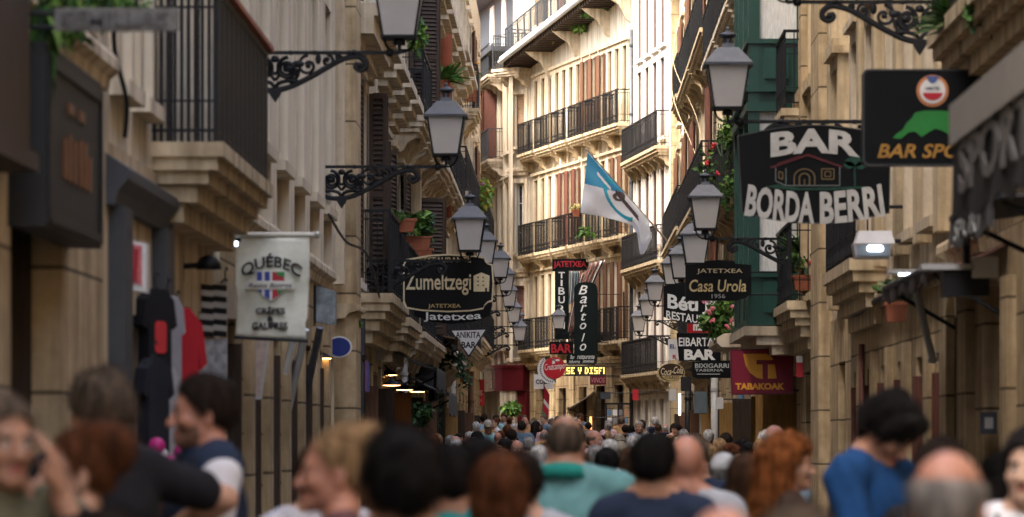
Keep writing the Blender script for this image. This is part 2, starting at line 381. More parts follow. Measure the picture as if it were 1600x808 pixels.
class Bld:
    def __init__(s, name, label, p0, p1, H, mat, ground_mat=None, zg=3.3, group=None, depth=9.0, roof=True):
        s.p0 = Vector((*p0, 0)); s.p1 = Vector((*p1, 0)); d = s.p1 - s.p0; s.L = d.length; s.u = d.normalized()
        s.out = Vector((s.u.y, -s.u.x, 0)); s.H = H; s.mat = mat; s.depth = depth
        s.root = thing(name, label, "building", s.p0, math.atan2(d.y, d.x), group)
        s.holes = []; s.zones = [(-0.6, zg, ground_mat, 0.03), (zg, H, mat, 0.0)] if ground_mat else [(-0.6, H, mat, 0.0)]
        s.roof = roof; s.reveal = None; s.lining = dark_wood; s.far = 1 if p1[1] > p0[1] else -1
    def s_at(s, px, n=0.0):
        k = (px - VX) / FPX       # X = k*Y on the wall plane moved outwards by n
        q = s.p0 + s.out * n
        return (k * q.y - q.x) / (s.u.x - k * s.u.y)
    def z_at(s, px, py, n=0.0):
        q = s.p0 + s.out * n + s.u * s.s_at(px, n)
        return CAMZ + (VY - py) * q.y / FPX
    def world(s, sx, n, z): return s.p0 + s.u * sx + s.out * n + Vector((0, 0, z))
    def part(s, name, mb, mats, loc=None, smooth=False): return mb.build(name, mats, s.root, smooth, loc)
    def win(s, c, z, w, h, style='glass', trim=trimst, shut=brown_wood, sur=0.06, frame=win_white, pane=None, hood=True, name="window"):
        s.holes.append((c - w/2, c + w/2, z, z + h))
        def mk():
            m = MB(); j = 0.14
            if sur:
                m.box(-w/2 - j, -w/2, -sur, 0.0, -0.0, h + j); m.box(w/2, w/2 + j, -sur, 0.0, -0.0, h + j)
                m.box(-w/2, w/2, -sur, 0.0, h, h + j)
                if hood: m.box(-w/2 - j - 0.06, w/2 + j + 0.06, -sur - 0.07, 0.0, h + j, h + j + 0.08)
            m.box(-w/2 - j - 0.03, w/2 + j + 0.03, -sur - 0.06, 0.10, -0.09, -0.001)
            return m.mesh(name, trim)
        o = link(name, cached(("win", round(w, 2), round(h, 2), sur, trim.name, hood, name), mk), s.root, (c, 0, z))
        if style == 'blind':
            def mkb():
                m = MB()
                n = int(h / 0.05)
                for i in range(n): m.extx([(0.14, i*h/n), (0.125, (i+0.5)*h/n), (0.14, (i+0.96)*h/n), (0.16, (i+0.96)*h/n), (0.16, i*h/n)], -w/2, w/2)
                return m.mesh("blind", shut)
            link("blind", cached(("blind", round(w, 2), round(h, 2), shut.name), mkb), o)
            return o
        if style == 'shut':
            me = louver(w/2 - 0.01, h - 0.02, shut)
            for x in (-w/2, 0.01): link("shutter", me, o, (x, 0.05, 0.01))
            return o
        pm = pane or glass_dark
        def mkf():
            m = MB(); f = 0.055; y0, y1 = 0.15, 0.21
            m.box(-w/2, -w/2 + f, y0, y1, 0, h); m.box(w/2 - f, w/2, y0, y1, 0, h)
            m.box(-w/2 + f, w/2 - f, y0, y1, 0, f); m.box(-w/2 + f, w/2 - f, y0, y1, h - f, h)
            m.box(-0.04, 0.04, y0 - 0.01, y1, f, h - f)
            for zz in (h * 0.3, h * 0.72): m.box(-w/2 + f, w/2 - f, y0 + 0.015, y1, zz - 0.015, zz + 0.015)
            return m.mesh("frame", frame)
        link("frame", cached(("frame", round(w, 2), round(h, 2), frame.name), mkf), o)
        def mkp():
            m = MB(); m.quad((-w/2, 0.2, 0), (w/2, 0.2, 0), (w/2, 0.2, h), (-w/2, 0.2, h)); return m.mesh("pane", pm)
        link("pane", cached(("pane", round(w, 2), round(h, 2), pm.name), mkp), o)
        if style in ('open', 'flat', 'ajar'):
            me = louver(w/2 - 0.01, h - 0.02, shut)
            a, b = (R(-90), R(-90)) if style == 'open' else ((R(-160), R(-20)) if style == 'flat' else (R(-70), R(-110)))
            link("shutter", me, o, (-w/2 + 0.02, -sur - 0.03, 0.01), a if style != 'flat' else R(-172))
            link("shutter", me, o, (w/2 - 0.02, -sur - 0.03, 0.01), b if style != 'flat' else R(-8))
        return o
    def balc(s, s0, s1, z, pr=0.5, h=0.95, mat=trimst, rmat=iron, step=0.115, dense=False, thick=1.0, corb=True):
        o = link("balcony", slab_mesh(s1 - s0, pr, mat, thick, corb), s.root, (s0, 0, z))
        link("railing", rail_mesh(s1 - s0, pr, h, step, dense, rmat), o)
        return o
    def pil(s, s0, s1, z0, z1, pr, mat=trimst, name="pilaster"):
        m = MB(); m.box(0, s1 - s0, -pr, 0.0, 0, z1 - z0)
        return s.part(name, m, mat, (s0, 0, z0))
    def band(s, z, h=0.22, pr=0.14, mat=trimst, s0=None, s1=None, name="cornice"):
        m = MB(); a = 0 if s0 is None else s0; b = s.L if s1 is None else s1
        m.extx([(0, 0), (-pr * 0.5, 0), (-pr * 0.6, h * 0.35), (-pr, h * 0.55), (-pr, h * 0.85), (-pr * 0.9, h), (0, h)], 0, b - a)
        return s.part(name, m, mat, (a, 0, z))
    def opening(s, c, w, h, door=dark_wood, z=0.0, pane=None, frame=dark_wood, name="shop_door", leaf=0):
        "ground-floor opening: a deep recess with a framed door or shop window"
        s.holes.append((c - w/2, c + w/2, z - 0.6 if z == 0 else z, z + h))
        m = MB(); y0, y1 = 0.22, 0.28
        m.box(-w/2, -w/2 + 0.09, y0, y1, -0.6, h); m.box(w/2 - 0.09, w/2, y0, y1, -0.6, h)
        m.box(-w/2 + 0.09, w/2 - 0.09, y0, y1, h - 0.1, h); m.box(-w/2 + 0.09, w/2 - 0.09, y0, y1, h * 0.74, h * 0.74 + 0.08)
        m.box(-0.04, 0.04, y0, y1, -0.6, h * 0.74); m.box(-w/2 + 0.09, w/2 - 0.09, y0 + 0.005, y1, -0.6, 0.5)
        o = s.part(name, m, frame, (c, 0, z))
        p = MB(); p.quad((-w/2, 0.27, -0.6), (w/2, 0.27, -0.6), (w/2, 0.27, h), (-w/2, 0.27, h)); p.build("pane", pane or glass_warm, o)
        if leaf:
            m = MB(); f = s.far; x = f * (w/2 - 0.04)
            m.box(x - 0.025, x + 0.025, -leaf, 0.2, -0.6, h * 0.93)
            for zz in (0.1, h * 0.5): m.box(x - 0.035, x + 0.035, -leaf + 0.06, 0.12, zz, zz + h * 0.36)
            m.build("door_leaf", frame, o)
        return o
    def finish(s):
        D = 0.36; nm = 0
        for zi, (z0, z1, mat, pr) in enumerate(s.zones):
            m = MB(); hs = [(max(0, a), min(s.L, b), max(z0, c), min(z1, d)) for a, b, c, d in s.holes if d > z0 + 0.01 and c < z1 - 0.01]
            X = sorted(set([0, s.L] + [round(v, 4) for h in hs for v in h[:2]])); Z = sorted(set([z0, z1] + [round(v, 4) for h in hs for v in h[2:]]))
            y = -pr
            for j in range(len(Z) - 1):
                run = None
                for i in range(len(X) - 1):
                    cx, cz = (X[i] + X[i+1]) / 2, (Z[j] + Z[j+1]) / 2
                    inside = any(h[0] < cx < h[1] and h[2] < cz < h[3] for h in hs)
                    if not inside: m.quad((X[i], y, Z[j]), (X[i+1], y, Z[j]), (X[i+1], y, Z[j+1]), (X[i], y, Z[j+1]))
            for a, b, c, d in hs:
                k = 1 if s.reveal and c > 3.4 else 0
                if c < 1.0 and d < 4:          # shop openings: stone edge, then inner jambs coloured dark to stand for recess shade
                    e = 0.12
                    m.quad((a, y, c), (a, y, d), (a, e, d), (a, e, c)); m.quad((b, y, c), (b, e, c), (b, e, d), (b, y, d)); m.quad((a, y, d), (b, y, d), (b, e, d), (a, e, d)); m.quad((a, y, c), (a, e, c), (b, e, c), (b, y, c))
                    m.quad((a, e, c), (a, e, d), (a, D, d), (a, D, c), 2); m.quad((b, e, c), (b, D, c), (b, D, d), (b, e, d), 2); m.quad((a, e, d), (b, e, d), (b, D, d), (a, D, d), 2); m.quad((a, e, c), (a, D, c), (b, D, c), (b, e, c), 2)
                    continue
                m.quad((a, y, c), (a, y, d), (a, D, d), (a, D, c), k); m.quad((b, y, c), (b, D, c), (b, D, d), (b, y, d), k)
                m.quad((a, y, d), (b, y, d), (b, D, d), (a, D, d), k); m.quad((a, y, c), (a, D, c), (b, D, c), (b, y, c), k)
            m.quad((0, y, z0), (0, y, z1), (0, D, z1), (0, D, z0)); m.quad((s.L, y, z0), (s.L, D, z0), (s.L, D, z1), (s.L, y, z1))
            if pr: m.quad((0, y, z1), (s.L, y, z1), (s.L, 0.05, z1), (0, 0.05, z1))
            s.part("ground_floor_wall" if (zi == 0 and len(s.zones) > 1) else "wall", m, [mat, s.reveal or mat, s.lining])
        m = MB(); m.box(0, s.L, D, s.depth, -0.6, s.H); s.part("house_body", m, s.mat)
        if s.roof:
            m = MB(); m.box(0, s.L, -0.55, s.depth, s.H, s.H + 0.16); m.box(0, s.L, -0.62, -0.52, s.H + 0.02, s.H + 0.2)
            n = int(s.L / 0.5)
            for i in range(n): m.box(0.2 + i * s.L / n, 0.28 + i * s.L / n, -0.5, 0.0, s.H - 0.12, s.H)
            s.part("roof", m, terracotta if s.roof is True else s.roof)
        return s

XL, XR = -2.5, 3.1
def left(name, label, d0, d1, H, mat, gm=None, zg=3.3): return Bld(name, label, (XL, d0), (XL, d1), H, mat, gm, zg, "houses along the left side of the street")
def right(name, label, d0, d1, H, mat, gm=None, zg=3.2): return Bld(name, label, (XR, d1), (XR, d0), H, mat, gm, zg, "houses along the right side of the street")

# ================================================================== THE STREET BEHIND THE VIEWER
for nm, lab, q0, q1, mt, H_ in (("sandstone_house", "sandstone house on the left behind the viewer", (-2.5, -34.0), (-2.5, 10.4), sand_stone, 10.0), ("plain_house", "plain cream house on the right behind the viewer", (3.1, 13.9), (3.1, -34.0), cream, 8.0), ("end_house", "house closing the street behind the viewer", (3.1, -36.0), (-2.5, -36.0), cream, 6.0)):
    b = Bld(nm, lab, q0, q1, H_, mt, sand_big, 3.3)
    n_ = max(1, int(b.L / 3.6))
    for i in range(n_):
        c = b.L * (i + 0.5) / n_
        for z in (3.9,): b.win(c, z, 1.05, 2.2, 'glass')
        b.opening(c, 1.8, 2.6)
    b.finish()

# ================================================================== LEFT ROW (s = depth - d0)
HL = 17.0
# -- nearest house with the dark panelled front
b = left("stone_house", "sandstone house at far left with dark recessed bar front", 10.5, 20.6, HL, sand_stone, sand_big, 3.55); LA = b
b.opening(7.55, 1.75, 2.75, pane=black_panel, frame=black_panel); b.opening(4.6, 2.2, 2.7, pane=black_panel, frame=dark_wood)
for c in (2.5, 5.2, 8.0):
    for z in (4.4, 7.7, 11): b.win(c, z, 1.1, 2.1, 'shut', shut=dark_wood)
m = MB(); m.box(0, 2.6, -0.16, 0, 0, 0.9); m.box(-0.03, 2.63, -0.22, 0, 0.9, 1.0); m.box(0.0, 2.6, -0.2, -0.0, -0.08, 0); b.part("fascia", m, dark_wood, (3.75, 0, 2.88))
b.band(3.5, 0.18, 0.12); b.finish()
# -- slate shopfront with the railed balcony above
b = left("cream_house", "cream house with slate blue shopfront and a long black balcony above it", 20.6, 27.6, HL, cream2, ochre, 3.25); LB = b
b.opening(1.55, 1.5, 2.35, frame=slate); b.opening(3.9, 1.6, 2.5, frame=slate, pane=glass_dark); b.opening(6.0, 1.3, 2.5, frame=dark_wood)
for a, w in ((0.25, 0.4), (2.45, 0.45)): b.pil(a, a + w, -0.5, 2.9, 0.12, slate)
m = MB(); m.extx([(0, 0), (-0.08, 0), (-0.10, 0.08), (-0.15, 0.14), (-0.15, 0.2), (-0.0, 0.3)], 0, 3.0); b.part("shop_cornice", m, slate, (0.12, 0, 2.9))
for c in (0.95, 2.05): b.win(c, 3.62, 0.5, 2.2, 'glass', trim=cream, sur=0.05)
for c in (3.75, 5.6): b.win(c, 3.45, 1.1, 2.4, 'shut', shut=dark_wood, sur=0.05)
for z in (6.7, 9.9, 13.1):
    for c in (1.2, 3.6, 5.7): b.win(c, z, 1.0, 2.2, 'shut', shut=dark_wood)
o = b.balc(2.7, 6.7, 3.44, 0.44, 0.92, mat=trimgold, step=0.042, dense=True, thick=1.0, corb=False)
m = MB(); m.box(0, 4.0, -0.445, -0.38, 0, 0.035); m.box(0, 0.05, -0.38, 0, 0.0, 0.034); m.box(3.95, 4, -0.38, 0, 0.0, 0.034); m.build("coping", terracotta, o, loc=(0, 0, 0.945))
b.finish()
# -- long cream facade with tall narrow windows
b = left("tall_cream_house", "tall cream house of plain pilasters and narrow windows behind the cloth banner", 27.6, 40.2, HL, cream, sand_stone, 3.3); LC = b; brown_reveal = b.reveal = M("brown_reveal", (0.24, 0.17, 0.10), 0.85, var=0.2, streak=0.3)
k = 0
for c in (1.2, 3.3, 5.4, 7.5, 9.6, 11.6):
    for z in (4.0, 7.2, 10.4, 13.6): b.win(c, z, 0.95, 2.05, 'glass', trim=cream, sur=0.10, hood=False)
    b.pil(c + 0.62, c + 1.28, 3.35, 15.5, 0.10, cream)
    k += 1
for c, w in ((1.3, 1.3), (3.3, 1.1), (5.3, 1.3), (7.3, 1.1), (9.3, 1.3), (11.2, 1.1)):
    b.opening(c, w, 2.55, frame=dark_wood, pane=glass_warm if c > 3 else glass_dark, leaf=0.05 if c > 6 else 0.03)
    b.pil(c + w/2 + 0.12, c + w/2 + 0.52, -0.5, 2.75, 0.09, sand_big)
b.band(3.2, 0.2, 0.13, cream); b.finish()
# -- house with the stone quoin pillar
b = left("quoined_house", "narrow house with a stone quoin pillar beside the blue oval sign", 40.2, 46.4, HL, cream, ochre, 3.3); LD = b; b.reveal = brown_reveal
b.pil(1.3, 2.3, -0.5, 16, 0.26, sand_big, "quoin_pillar"); b.pil(0.75, 1.0, 3.3, 16, 0.16, trimst)
b.band(2.95, 0.16, 0.3, trimgold, 1.2, 2.4)
for z in (3.5, 6.7, 9.9, 13.1):
    b.win(3.3, z, 0.9, 2.3, 'flat', shut=dark_wood, trim=white_st, sur=0.09); b.win(5.2, z, 0.95, 2.3, 'glass', trim=white_st, sur=0.09)
b.pil(4.05, 4.35, 3.4, 16, 0.14, white_st)
for c in (0.6, 3.4, 5.2): b.opening(c, 1.0, 2.5)
m = MB(); m.box(0, 3.9, -0.5, 0, 0, 0.14); m.box(0, 3.9, -0.4, 0, -0.2, 0); m.box(0, 3.9, -0.25, 0, -0.32, -0.2); b.part("balcony", m, trimst, (2.4, 0, 6.35))
b.finish()
# -- balconied houses
def row_house(b, cs, zs, styles, bz, shut, gz, w=1.0, h=2.25, pr=0.46, rmat=iron, trim=trimst, bm=trimst, splits=1, only=None):
    for zi, z in enumerate(zs):
        for ci, c in enumerate(cs):
            if only and (ci == 0 or (zi == 0 and ci == 1)): continue
            b.win(c, z + 0.08, w, h, styles[(ci + zi) % len(styles)], shut=shut, trim=trim)
    for z in bz:
        n = splits; a0 = 0.25; a1 = b.L - 0.3
        for i in range(n): 
            q = (a1 - a0) / n
            b.balc(a0 + i*q + 0.15, a0 + (i+1)*q - 0.15, z, pr, mat=bm, rmat=rmat)
    for i, (c, w_) in enumerate(gz):
        b.opening(c, w_, 2.5, pane=glass_warm, frame=[dark_wood, gold_wood, brown_wood][(i + len(b.root['label'])) % 3], leaf=(0.16, 0.26, 0.12, 0.30)[i % 4])
        b.pil(c + w_/2 + 0.1, c + w_/2 + 0.45, -0.5, 2.8, 0.07, sand_big)
b = left("balconied_house", "house with dark iron balcony, terracotta window boxes and black louvred shutters", 46.4, 56.4, HL, ochre, sand_stone, 3.0); LE = b; b.reveal = brown_reveal
row_house(b, (1.5, 4.0, 6.4, 8.8), (3.35, 6.5, 9.7, 12.9), ('glass', 'glass', 'flat', 'glass'), (), dark_wood, ((1.6, 1.3), (4.0, 1.4), (6.4, 1.3), (8.7, 1.2)), splits=2, only=(1, 2, 3))
b.win(1.5, 3.45, 0.46, 2.5, 'open', shut=dark_wood); b.win(4.0, 3.45, 0.9, 2.5, 'shut', shut=dark_wood)
for z in (6.6, 9.8): b.win(1.5, z, 0.9, 2.2, 'glass')
for z in (6.4, 9.6):
    for a in (0.3, 2.9, 5.4, 7.9):
        m = MB(); m.box(0, 1.9, -0.46, 0, 0, 0.12); m.box(0.04, 1.86, -0.36, 0, -0.1, 0); m.box(0.1, 1.8, -0.24, 0, -0.2, -0.1); m.box(0.16, 1.74, -0.12, 0, -0.3, -0.2); b.part("balcony_slab", m, trimst, (a, 0, z))
b.balc(0.15, 4.9, 3.42, 0.44, 1.0, mat=trimgold, thick=1.25, corb=False, step=0.075); b.balc(5.5, 9.7, 3.3, 0.44, 1.0, mat=trimgold, thick=1.25, corb=False, step=0.075)
b.pil(2.6, 2.8, 3.1, 15, 0.12, white_st); b.pil(5.1, 5.35, 3.1, 15, 0.14, cream2); b.finish()
b = left("shuttered_house", "ochre house with closed black louvred shutters and stepped stone balconies", 56.4, 68.0, HL, cream, sand_stone, 3.0); LF = b
row_house(b, (1.4, 4.2, 7.2, 10.0), (3.3, 6.45, 9.6, 12.8), ('flat', 'glass', 'ajar', 'shut'), (3.25, 9.6, 12.8), dark_wood, ((1.6, 1.4), (4.3, 1.4), (7.2, 1.5), (10.0, 1.3)), splits=2)
b.pil(5.6, 5.95, 3.1, 15, 0.2, trimgold)
for a, c in ((0.3, 3.3), (3.7, 6.0), (6.4, 8.8), (9.2, 11.4)): b.balc(a, c, 6.45, 0.48, 0.95, mat=trimst)
b.finish()
b = left("red_pipe_house", "sand coloured house with a red downpipe and spiky balcony plants", 68.0, 82.0, HL - 0.7, ochre, sand_stone, 3.0); LG = b
row_house(b, (1.6, 4.6, 8.0, 11.6), (3.4, 6.6, 9.8, 13.0), ('shut', 'flat', 'glass', 'glass'), (3.3, 6.55), dark_wood, ((1.6, 1.4), (4.6, 1.4), (8.0, 1.5), (11.4, 1.5)), splits=4)
for a in (0.3, 3.6, 7.0, 10.4):
    m = MB(); m.box(0, 2.6, -0.46, 0, 0, 0.12); m.box(0.04, 2.56, -0.36, 0, -0.1, 0); m.box(0.1, 2.5, -0.24, 0, -0.2, -0.1); m.box(0.16, 2.44, -0.12, 0, -0.3, -0.2); b.part("balcony_slab", m, trimst, (a, 0, 9.6))
b.finish()
b = left("brown_house", "brown balconied house far down the left side", 82.0, 98.0, 15.5, cream, sand_stone, 3.2); LH = b; b.roof = slate
row_house(b, (1.6, 4.8, 8.2, 11.6, 14.6), (4.0, 7.1, 10.2), ('glass', 'glass', 'shut'), (3.9, 7.0), dark_wood, ((1.6, 1.4), (4.8, 1.4), (8.2, 1.5), (11.6, 1.5), (14.4, 1.2)), splits=4)
b.balc(11.6, 14.2, 9.75, 0.45, 1.05, mat=trimgold)
for a in (0.3, 3.6, 7.0):
    m = MB(); m.box(0, 2.6, -0.46, 0, 0, 0.12); m.box(0.04, 2.56, -0.36, 0, -0.1, 0); m.box(0.1, 2.5, -0.24, 0, -0.2, -0.1); b.part("balcony_slab", m, trimst, (a, 0, 10.0))
b.finish()
b = left("last_left_house", "last house on the left with a small square balcony", 98.0, 116.0, 14.3, trimgold, sand_stone, 3.4); LI = b; b.roof = False
row_house(b, (1.6, 4.8, 8.2, 11.6), (4.4, 7.4, 10.2), ('flat', 'glass', 'shut'), (4.3, 7.3), brown_wood, ((1.6, 1.4), (4.8, 1.4), (8.2, 1.5), (11.6, 1.5)), splits=2)
b.finish()

# ================================================================== RIGHT ROW (s = d_far - depth)
HR = 11.0
b = right("stone_corner_house", "sandstone house at far right with yellow curtained doorway and black awning", 14.0, 30.5, HR, sand_stone, sand_big, 3.1); RA = b
sa = lambda px: RA.s_at(px)
b.opening(3.25, 1.45, 2.75, frame=gold_wood, pane=M("yellow_curtain", (0.36, 0.22, 0.03), 0.8, var=0.4, scale=4, stretch=(9, 9, 0.2)), name="curtained_door")
b.opening(6.6, 1.6, 2.6); b.opening(11.0, 2.0, 2.6); b.opening(0.75, 0.7, 2.6, pane=black_panel)
for c in (1.2, 3.6, 6.6, 9.8, 13):
    for z in (4.7, 7.9): b.win(c, z, 1.1, 2.2, 'shut' if c > 9 else 'glass', shut=dark_wood, trim=trimst)
for a in (0.02, 1.2, 4.1): b.pil(a, a + 0.38 + 0.3 * (a > 1) * (a < 2), -0.5, 2.75, 0.10, sand_big)
b.balc(2.2, 7.4, 4.62, 0.42, 0.95, mat=trimgold, thick=1.2, corb=False); b.band(3.0, 0.18, 0.14, trimgold, 0, 2.6); b.finish()
b = right("sandstone_house", "sandstone house with corbelled balcony beside the lit floodlight", 30.5, 41.0, HR, cream, sand_stone, 3.05); RB = b; b.reveal = brown_reveal
for c, w in ((1.0, 0.9), (2.7, 0.9), (4.4, 1.0), (6.2, 0.9), (8.2, 1.1), (9.8, 0.8)):
    b.opening(c, w, 2.35, frame=red_wood, pane=black_panel, leaf=0.07); b.pil(c + w/2 + 0.08, c + w/2 + 0.5, -0.5, 2.5, 0.09, sand_big)
for c in (1.3, 3.2, 5.6, 7.6, 9.4):
    for z in (3.45, 6.5): b.win(c, z, 0.95, 2.3, 'shut' if z < 4 and c < 5 else 'glass', shut=dark_wood, trim=trimst, sur=0.09)
    b.pil(c + 0.66, c + 1.02, 3.3, 10.9, 0.12, trimgold if int(c) % 2 else cream)
b.balc(0.4, 4.2, 3.38, 0.36, 0.95, mat=trimgold, thick=1.3, corb=False); b.band(2.9, 0.14, 0.12, trimgold); b.finish()
b = right("pillared_house", "pale house with a stone pillar, whitish drainpipe and geranium balcony", 41.0, 49.6, HR, cream, sand_big, 3.0); RC = b
b.pil(4.0, 5.4, -0.5, 10.9, 0.16, sand_big, "quoin_pillar"); b.pil(2.35, 2.75, 3.1, 10.9, 0.2, sand_big); b.pil(6.2, 6.5, 3.1, 10.9, 0.12, trimgold)
for c in (1.5, 3.3, 7.3):
    for z in (3.4, 6.0): b.win(c, z, 0.9, 2.3, 'glass', shut=dark_wood, trim=trimgold, sur=0.12)
    b.opening(c, 1.0, 2.5, frame=dark_wood)
b.balc(0.15, 3.3, 3.32, 0.4, 0.95, mat=trimgold, thick=1.2, corb=False); b.balc(0.6, 2.4, 5.72, 0.42, 0.95, mat=trimgold); b.finish()
# -- green glazed bay
b = right("bay_window_house", "ochre house carrying the dark green glazed bay window", 49.6, 56.5, HR, cream, sand_stone, 3.0); RD = b
for z in (3.3, 6.4): b.win(1.0, z, 1.0, 2.3, 'open', shut=dark_wood)
for c in (1.2, 3.2, 5.4): b.opening(c, 1.2, 2.5, frame=gold_wood, leaf=0.3)
by0, bw, bl = 3.0, 0.72, 4.2        # bay: starts s=by0, projects bw, length bl
m = MB()
for x in (0, bl - 0.14):
    m.box(x, x + 0.14, -bw, -bw + 0.14, 0, 7.8); m.box(x, x + 0.14, -0.10, 0.0, 0, 7.8)
for x in (1.3, 2.7): m.box(x, x + 0.1, -bw, -bw + 0.1, 0, 7.8)
for z in (0, 3.0):
    m.box(0.02, bl - 0.02, -bw + 0.02, 0, z + 0.06, z + 0.62)               # lower panels
    m.box(0.1, bl - 0.1, -bw + 0.07, -0.05, z + 0.62, z + 0.64)
    for zz, t in ((z, 0.07), (z + 0.62, 0.05), (z + 2.75, 0.1)):
        m.box(-0.03, bl + 0.03, -bw - 0.03, 0.0, zz - 0.01, zz + t)
    m.box(bl - 0.001, bl + 0.02, -bw + 0.2, -0.2, z + 0.16, z + 0.55)
    m.box(0.05, bl - 0.05, -bw + 0.03, -0.0, z + 2.76, z + 3.02)
    m.box(0.03, bl - 0.03, -bw + 0.05, -bw + 0.09, z + 1.9, z + 1.96)
    m.box(bl - 0.09, bl - 0.05, -bw + 0.14, -0.1, z + 1.9, z + 1.96)
bay = b.part("bay_window", m, green_paint, (by0, 0, 3.12))
for z in (0, 3.0):
    p = MB(); p.box(0.16, bl - 0.14, -bw + 0.06, -bw + 0.07, z + 0.67, z + 2.75); p.box(bl - 0.08, bl - 0.07, -bw + 0.12, -0.1, z + 0.67, z + 2.75)
    p.build("lace_blind", lace, bay)
m = MB(); m.box(-0.15, bl + 0.1, -bw - 0.06, 0, -0.12, 0); m.box(-0.1, bl + 0.05, -bw + 0.1, 0, -0.24, -0.12); m.box(0, bl, -bw + 0.3, 0, -0.36, -0.24)
b.part("bay_sill", m, trimst, (by0, 0, 3.1)); b.finish()
b = right("geranium_house", "house behind the green bay with red geraniums along its balcony", 56.5, 74.0, 12.4, cream, sand_stone, 3.0); RE = b; b.reveal = brown_reveal
row_house(b, (1.6, 4.6, 7.8, 11.0, 14.6), (3.3, 5.75, 8.85, 11.9), ('glass', 'glass', 'shut'), (8.8, 11.9), pink_shutter, ((1.6, 1.4), (4.8, 1.3), (8.0, 1.4), (11.2, 1.5), (14.6, 1.5)), splits=3, bm=cream2)
b.balc(7.2, 16.6, 5.72, 0.5, 0.95, mat=trimgold); b.balc(1.0, 6.2, 5.9, 0.45, mat=trimgold); b.finish()
b = right("yellow_balcony_house", "cream house with yellowish balcony corbels under a tangle of cables", 74.0, 90.0, 13.0, cream2, sand_stone, 3.2); RF = b
row_house(b, (1.6, 4.8, 8.2, 11.6, 14.4), (3.6, 6.6, 9.7), ('glass', 'flat', 'shut'), (3.5, 6.5, 9.65), red_wood, ((1.6, 1.4), (4.8, 1.3), (8.2, 1.4), (11.6, 1.5), (14.4, 1.2)), splits=2, bm=trimgold)
b.finish()
b = right("ashlar_house", "pale ashlar fronted house between the white house and the yellow balconies", 90.0, 104.0, 14.0, cream2, ochre, 3.2); RG = b
row_house(b, (3.0, 6.5, 9.8, 12.6), (3.7, 6.8, 9.9), ('glass', 'flat'), (6.7,), brown_wood, ((3.0, 1.4), (6.5, 1.3), (9.8, 1.4), (12.4, 1.2)), bm=trimgold, splits=2)
b.pil(0.0, 1.7, -0.5, 14.4, 0.22, stone("pale_ashlar", (0.60, 0.52, 0.36), (0.54, 0.45, 0.30), (0.3, 0.25, 0.17), 0.9, 0.5), "quoin_pillar")
b.balc(9.4, 13.2, 9.85, 0.45, mat=trimgold); b.finish()

# ================================================================== THE SUNLIT HOUSES AT THE BEND
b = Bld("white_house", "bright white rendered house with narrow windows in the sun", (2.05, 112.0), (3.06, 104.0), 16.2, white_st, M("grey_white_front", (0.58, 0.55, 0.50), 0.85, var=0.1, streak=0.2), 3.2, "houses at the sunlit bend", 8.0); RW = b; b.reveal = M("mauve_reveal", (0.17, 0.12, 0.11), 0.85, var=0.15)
for px in (1001, 1013, 1025, 1037):
    s = b.s_at(px)
    for z, h in ((7.1, 2.2), (10.05, 2.2), (12.6, 2.3)): b.win(s, z, 0.8, h, 'glass' if z > 7.5 or px < 1015 else 'shut', shut=red_wood, trim=white_st, sur=0.05, hood=False, frame=pink_shutter)
    b.win(s, 3.75, 0.8, 2.2, 'shut' if px > 1010 else 'glass', shut=brown_wood, trim=white_st, hood=False)
    b.win(s, 1.05, 0.75, 1.75, 'blind', shut=M("slate_blind", (0.09, 0.09, 0.095), 0.7), trim=white_st, hood=False)
for z in (3.55, 6.6, 9.72): b.balc(0.2, b.L - 1.0, z, 0.42, mat=trimgold, rmat=iron)
m = MB(); m.box(0, b.L, -0.12, 0, 0, 0.25); m.box(0, b.L, -0.2, 0, 0.25, 0.33); b.part("shop_cornice", m, trimgold, (0, 0, 3.0)); b.finish()

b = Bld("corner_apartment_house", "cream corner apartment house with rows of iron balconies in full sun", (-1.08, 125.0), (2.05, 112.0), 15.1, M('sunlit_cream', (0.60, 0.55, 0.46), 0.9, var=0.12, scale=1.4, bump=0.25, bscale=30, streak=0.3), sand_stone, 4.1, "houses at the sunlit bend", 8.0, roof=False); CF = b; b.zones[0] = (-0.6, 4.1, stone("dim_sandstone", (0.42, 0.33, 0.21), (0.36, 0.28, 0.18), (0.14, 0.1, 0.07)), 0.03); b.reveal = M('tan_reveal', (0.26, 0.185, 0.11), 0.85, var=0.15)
tan_trim = M('tan_trim', (0.62, 0.53, 0.38), 0.85, var=0.12, streak=0.2)
sx = lambda px: CF.s_at(px)
for i, px in enumerate((840, 851, 862, 873, 884, 895, 906, 919, 932, 945, 956, 967, 979)):
    s = sx(px)
    b.win(s, 11.0, 0.5, 2.25, 'flat' if px in (919, 932, 945) else 'glass', shut=brown_wood, trim=tan_trim, frame=brown_wood, sur=0.07)
    b.win(s, 7.75, 0.5, 2.3, 'flat' if 880 < px < 912 or px in (967, 979) else 'glass', shut=red_wood if px < 912 else brown_wood, trim=tan_trim, sur=0.07)
    b.win(s, 4.65, 0.5, 2.3, 'flat' if px > 900 else 'glass', shut=brown_wood, trim=tan_trim, sur=0.07)
    if i < 12: b.pil(s + 0.44, s + 0.60, 4.2, 13.4, 0.08, cream2)
for z in (10.93, 7.64, 4.58):
    ends = [(0.05, 2.2), (2.45, 4.5), (4.75, 6.7), (6.95, 8.9), (9.15, 11.1), (11.35, 13.2)]
    for a, c in ends: b.balc(a, c, z, 0.45 + 0.02 * (z > 9), 0.98, mat=trimgold, rmat=iron, step=0.095)
for px, w in ((850, 0.9), (880, 1.0), (912, 1.0), (940, 1.1), (968, 1.1)):
    b.opening(sx(px), w, 2.7, z=0.6, pane=glass_warm if px < 930 else black_panel)
for px in (836, 866, 897, 928, 956, 984):
    s = sx(px); b.pil(max(0, s - 0.3), min(b.L, s + 0.3), -0.5, 3.9, 0.1, sand_big)
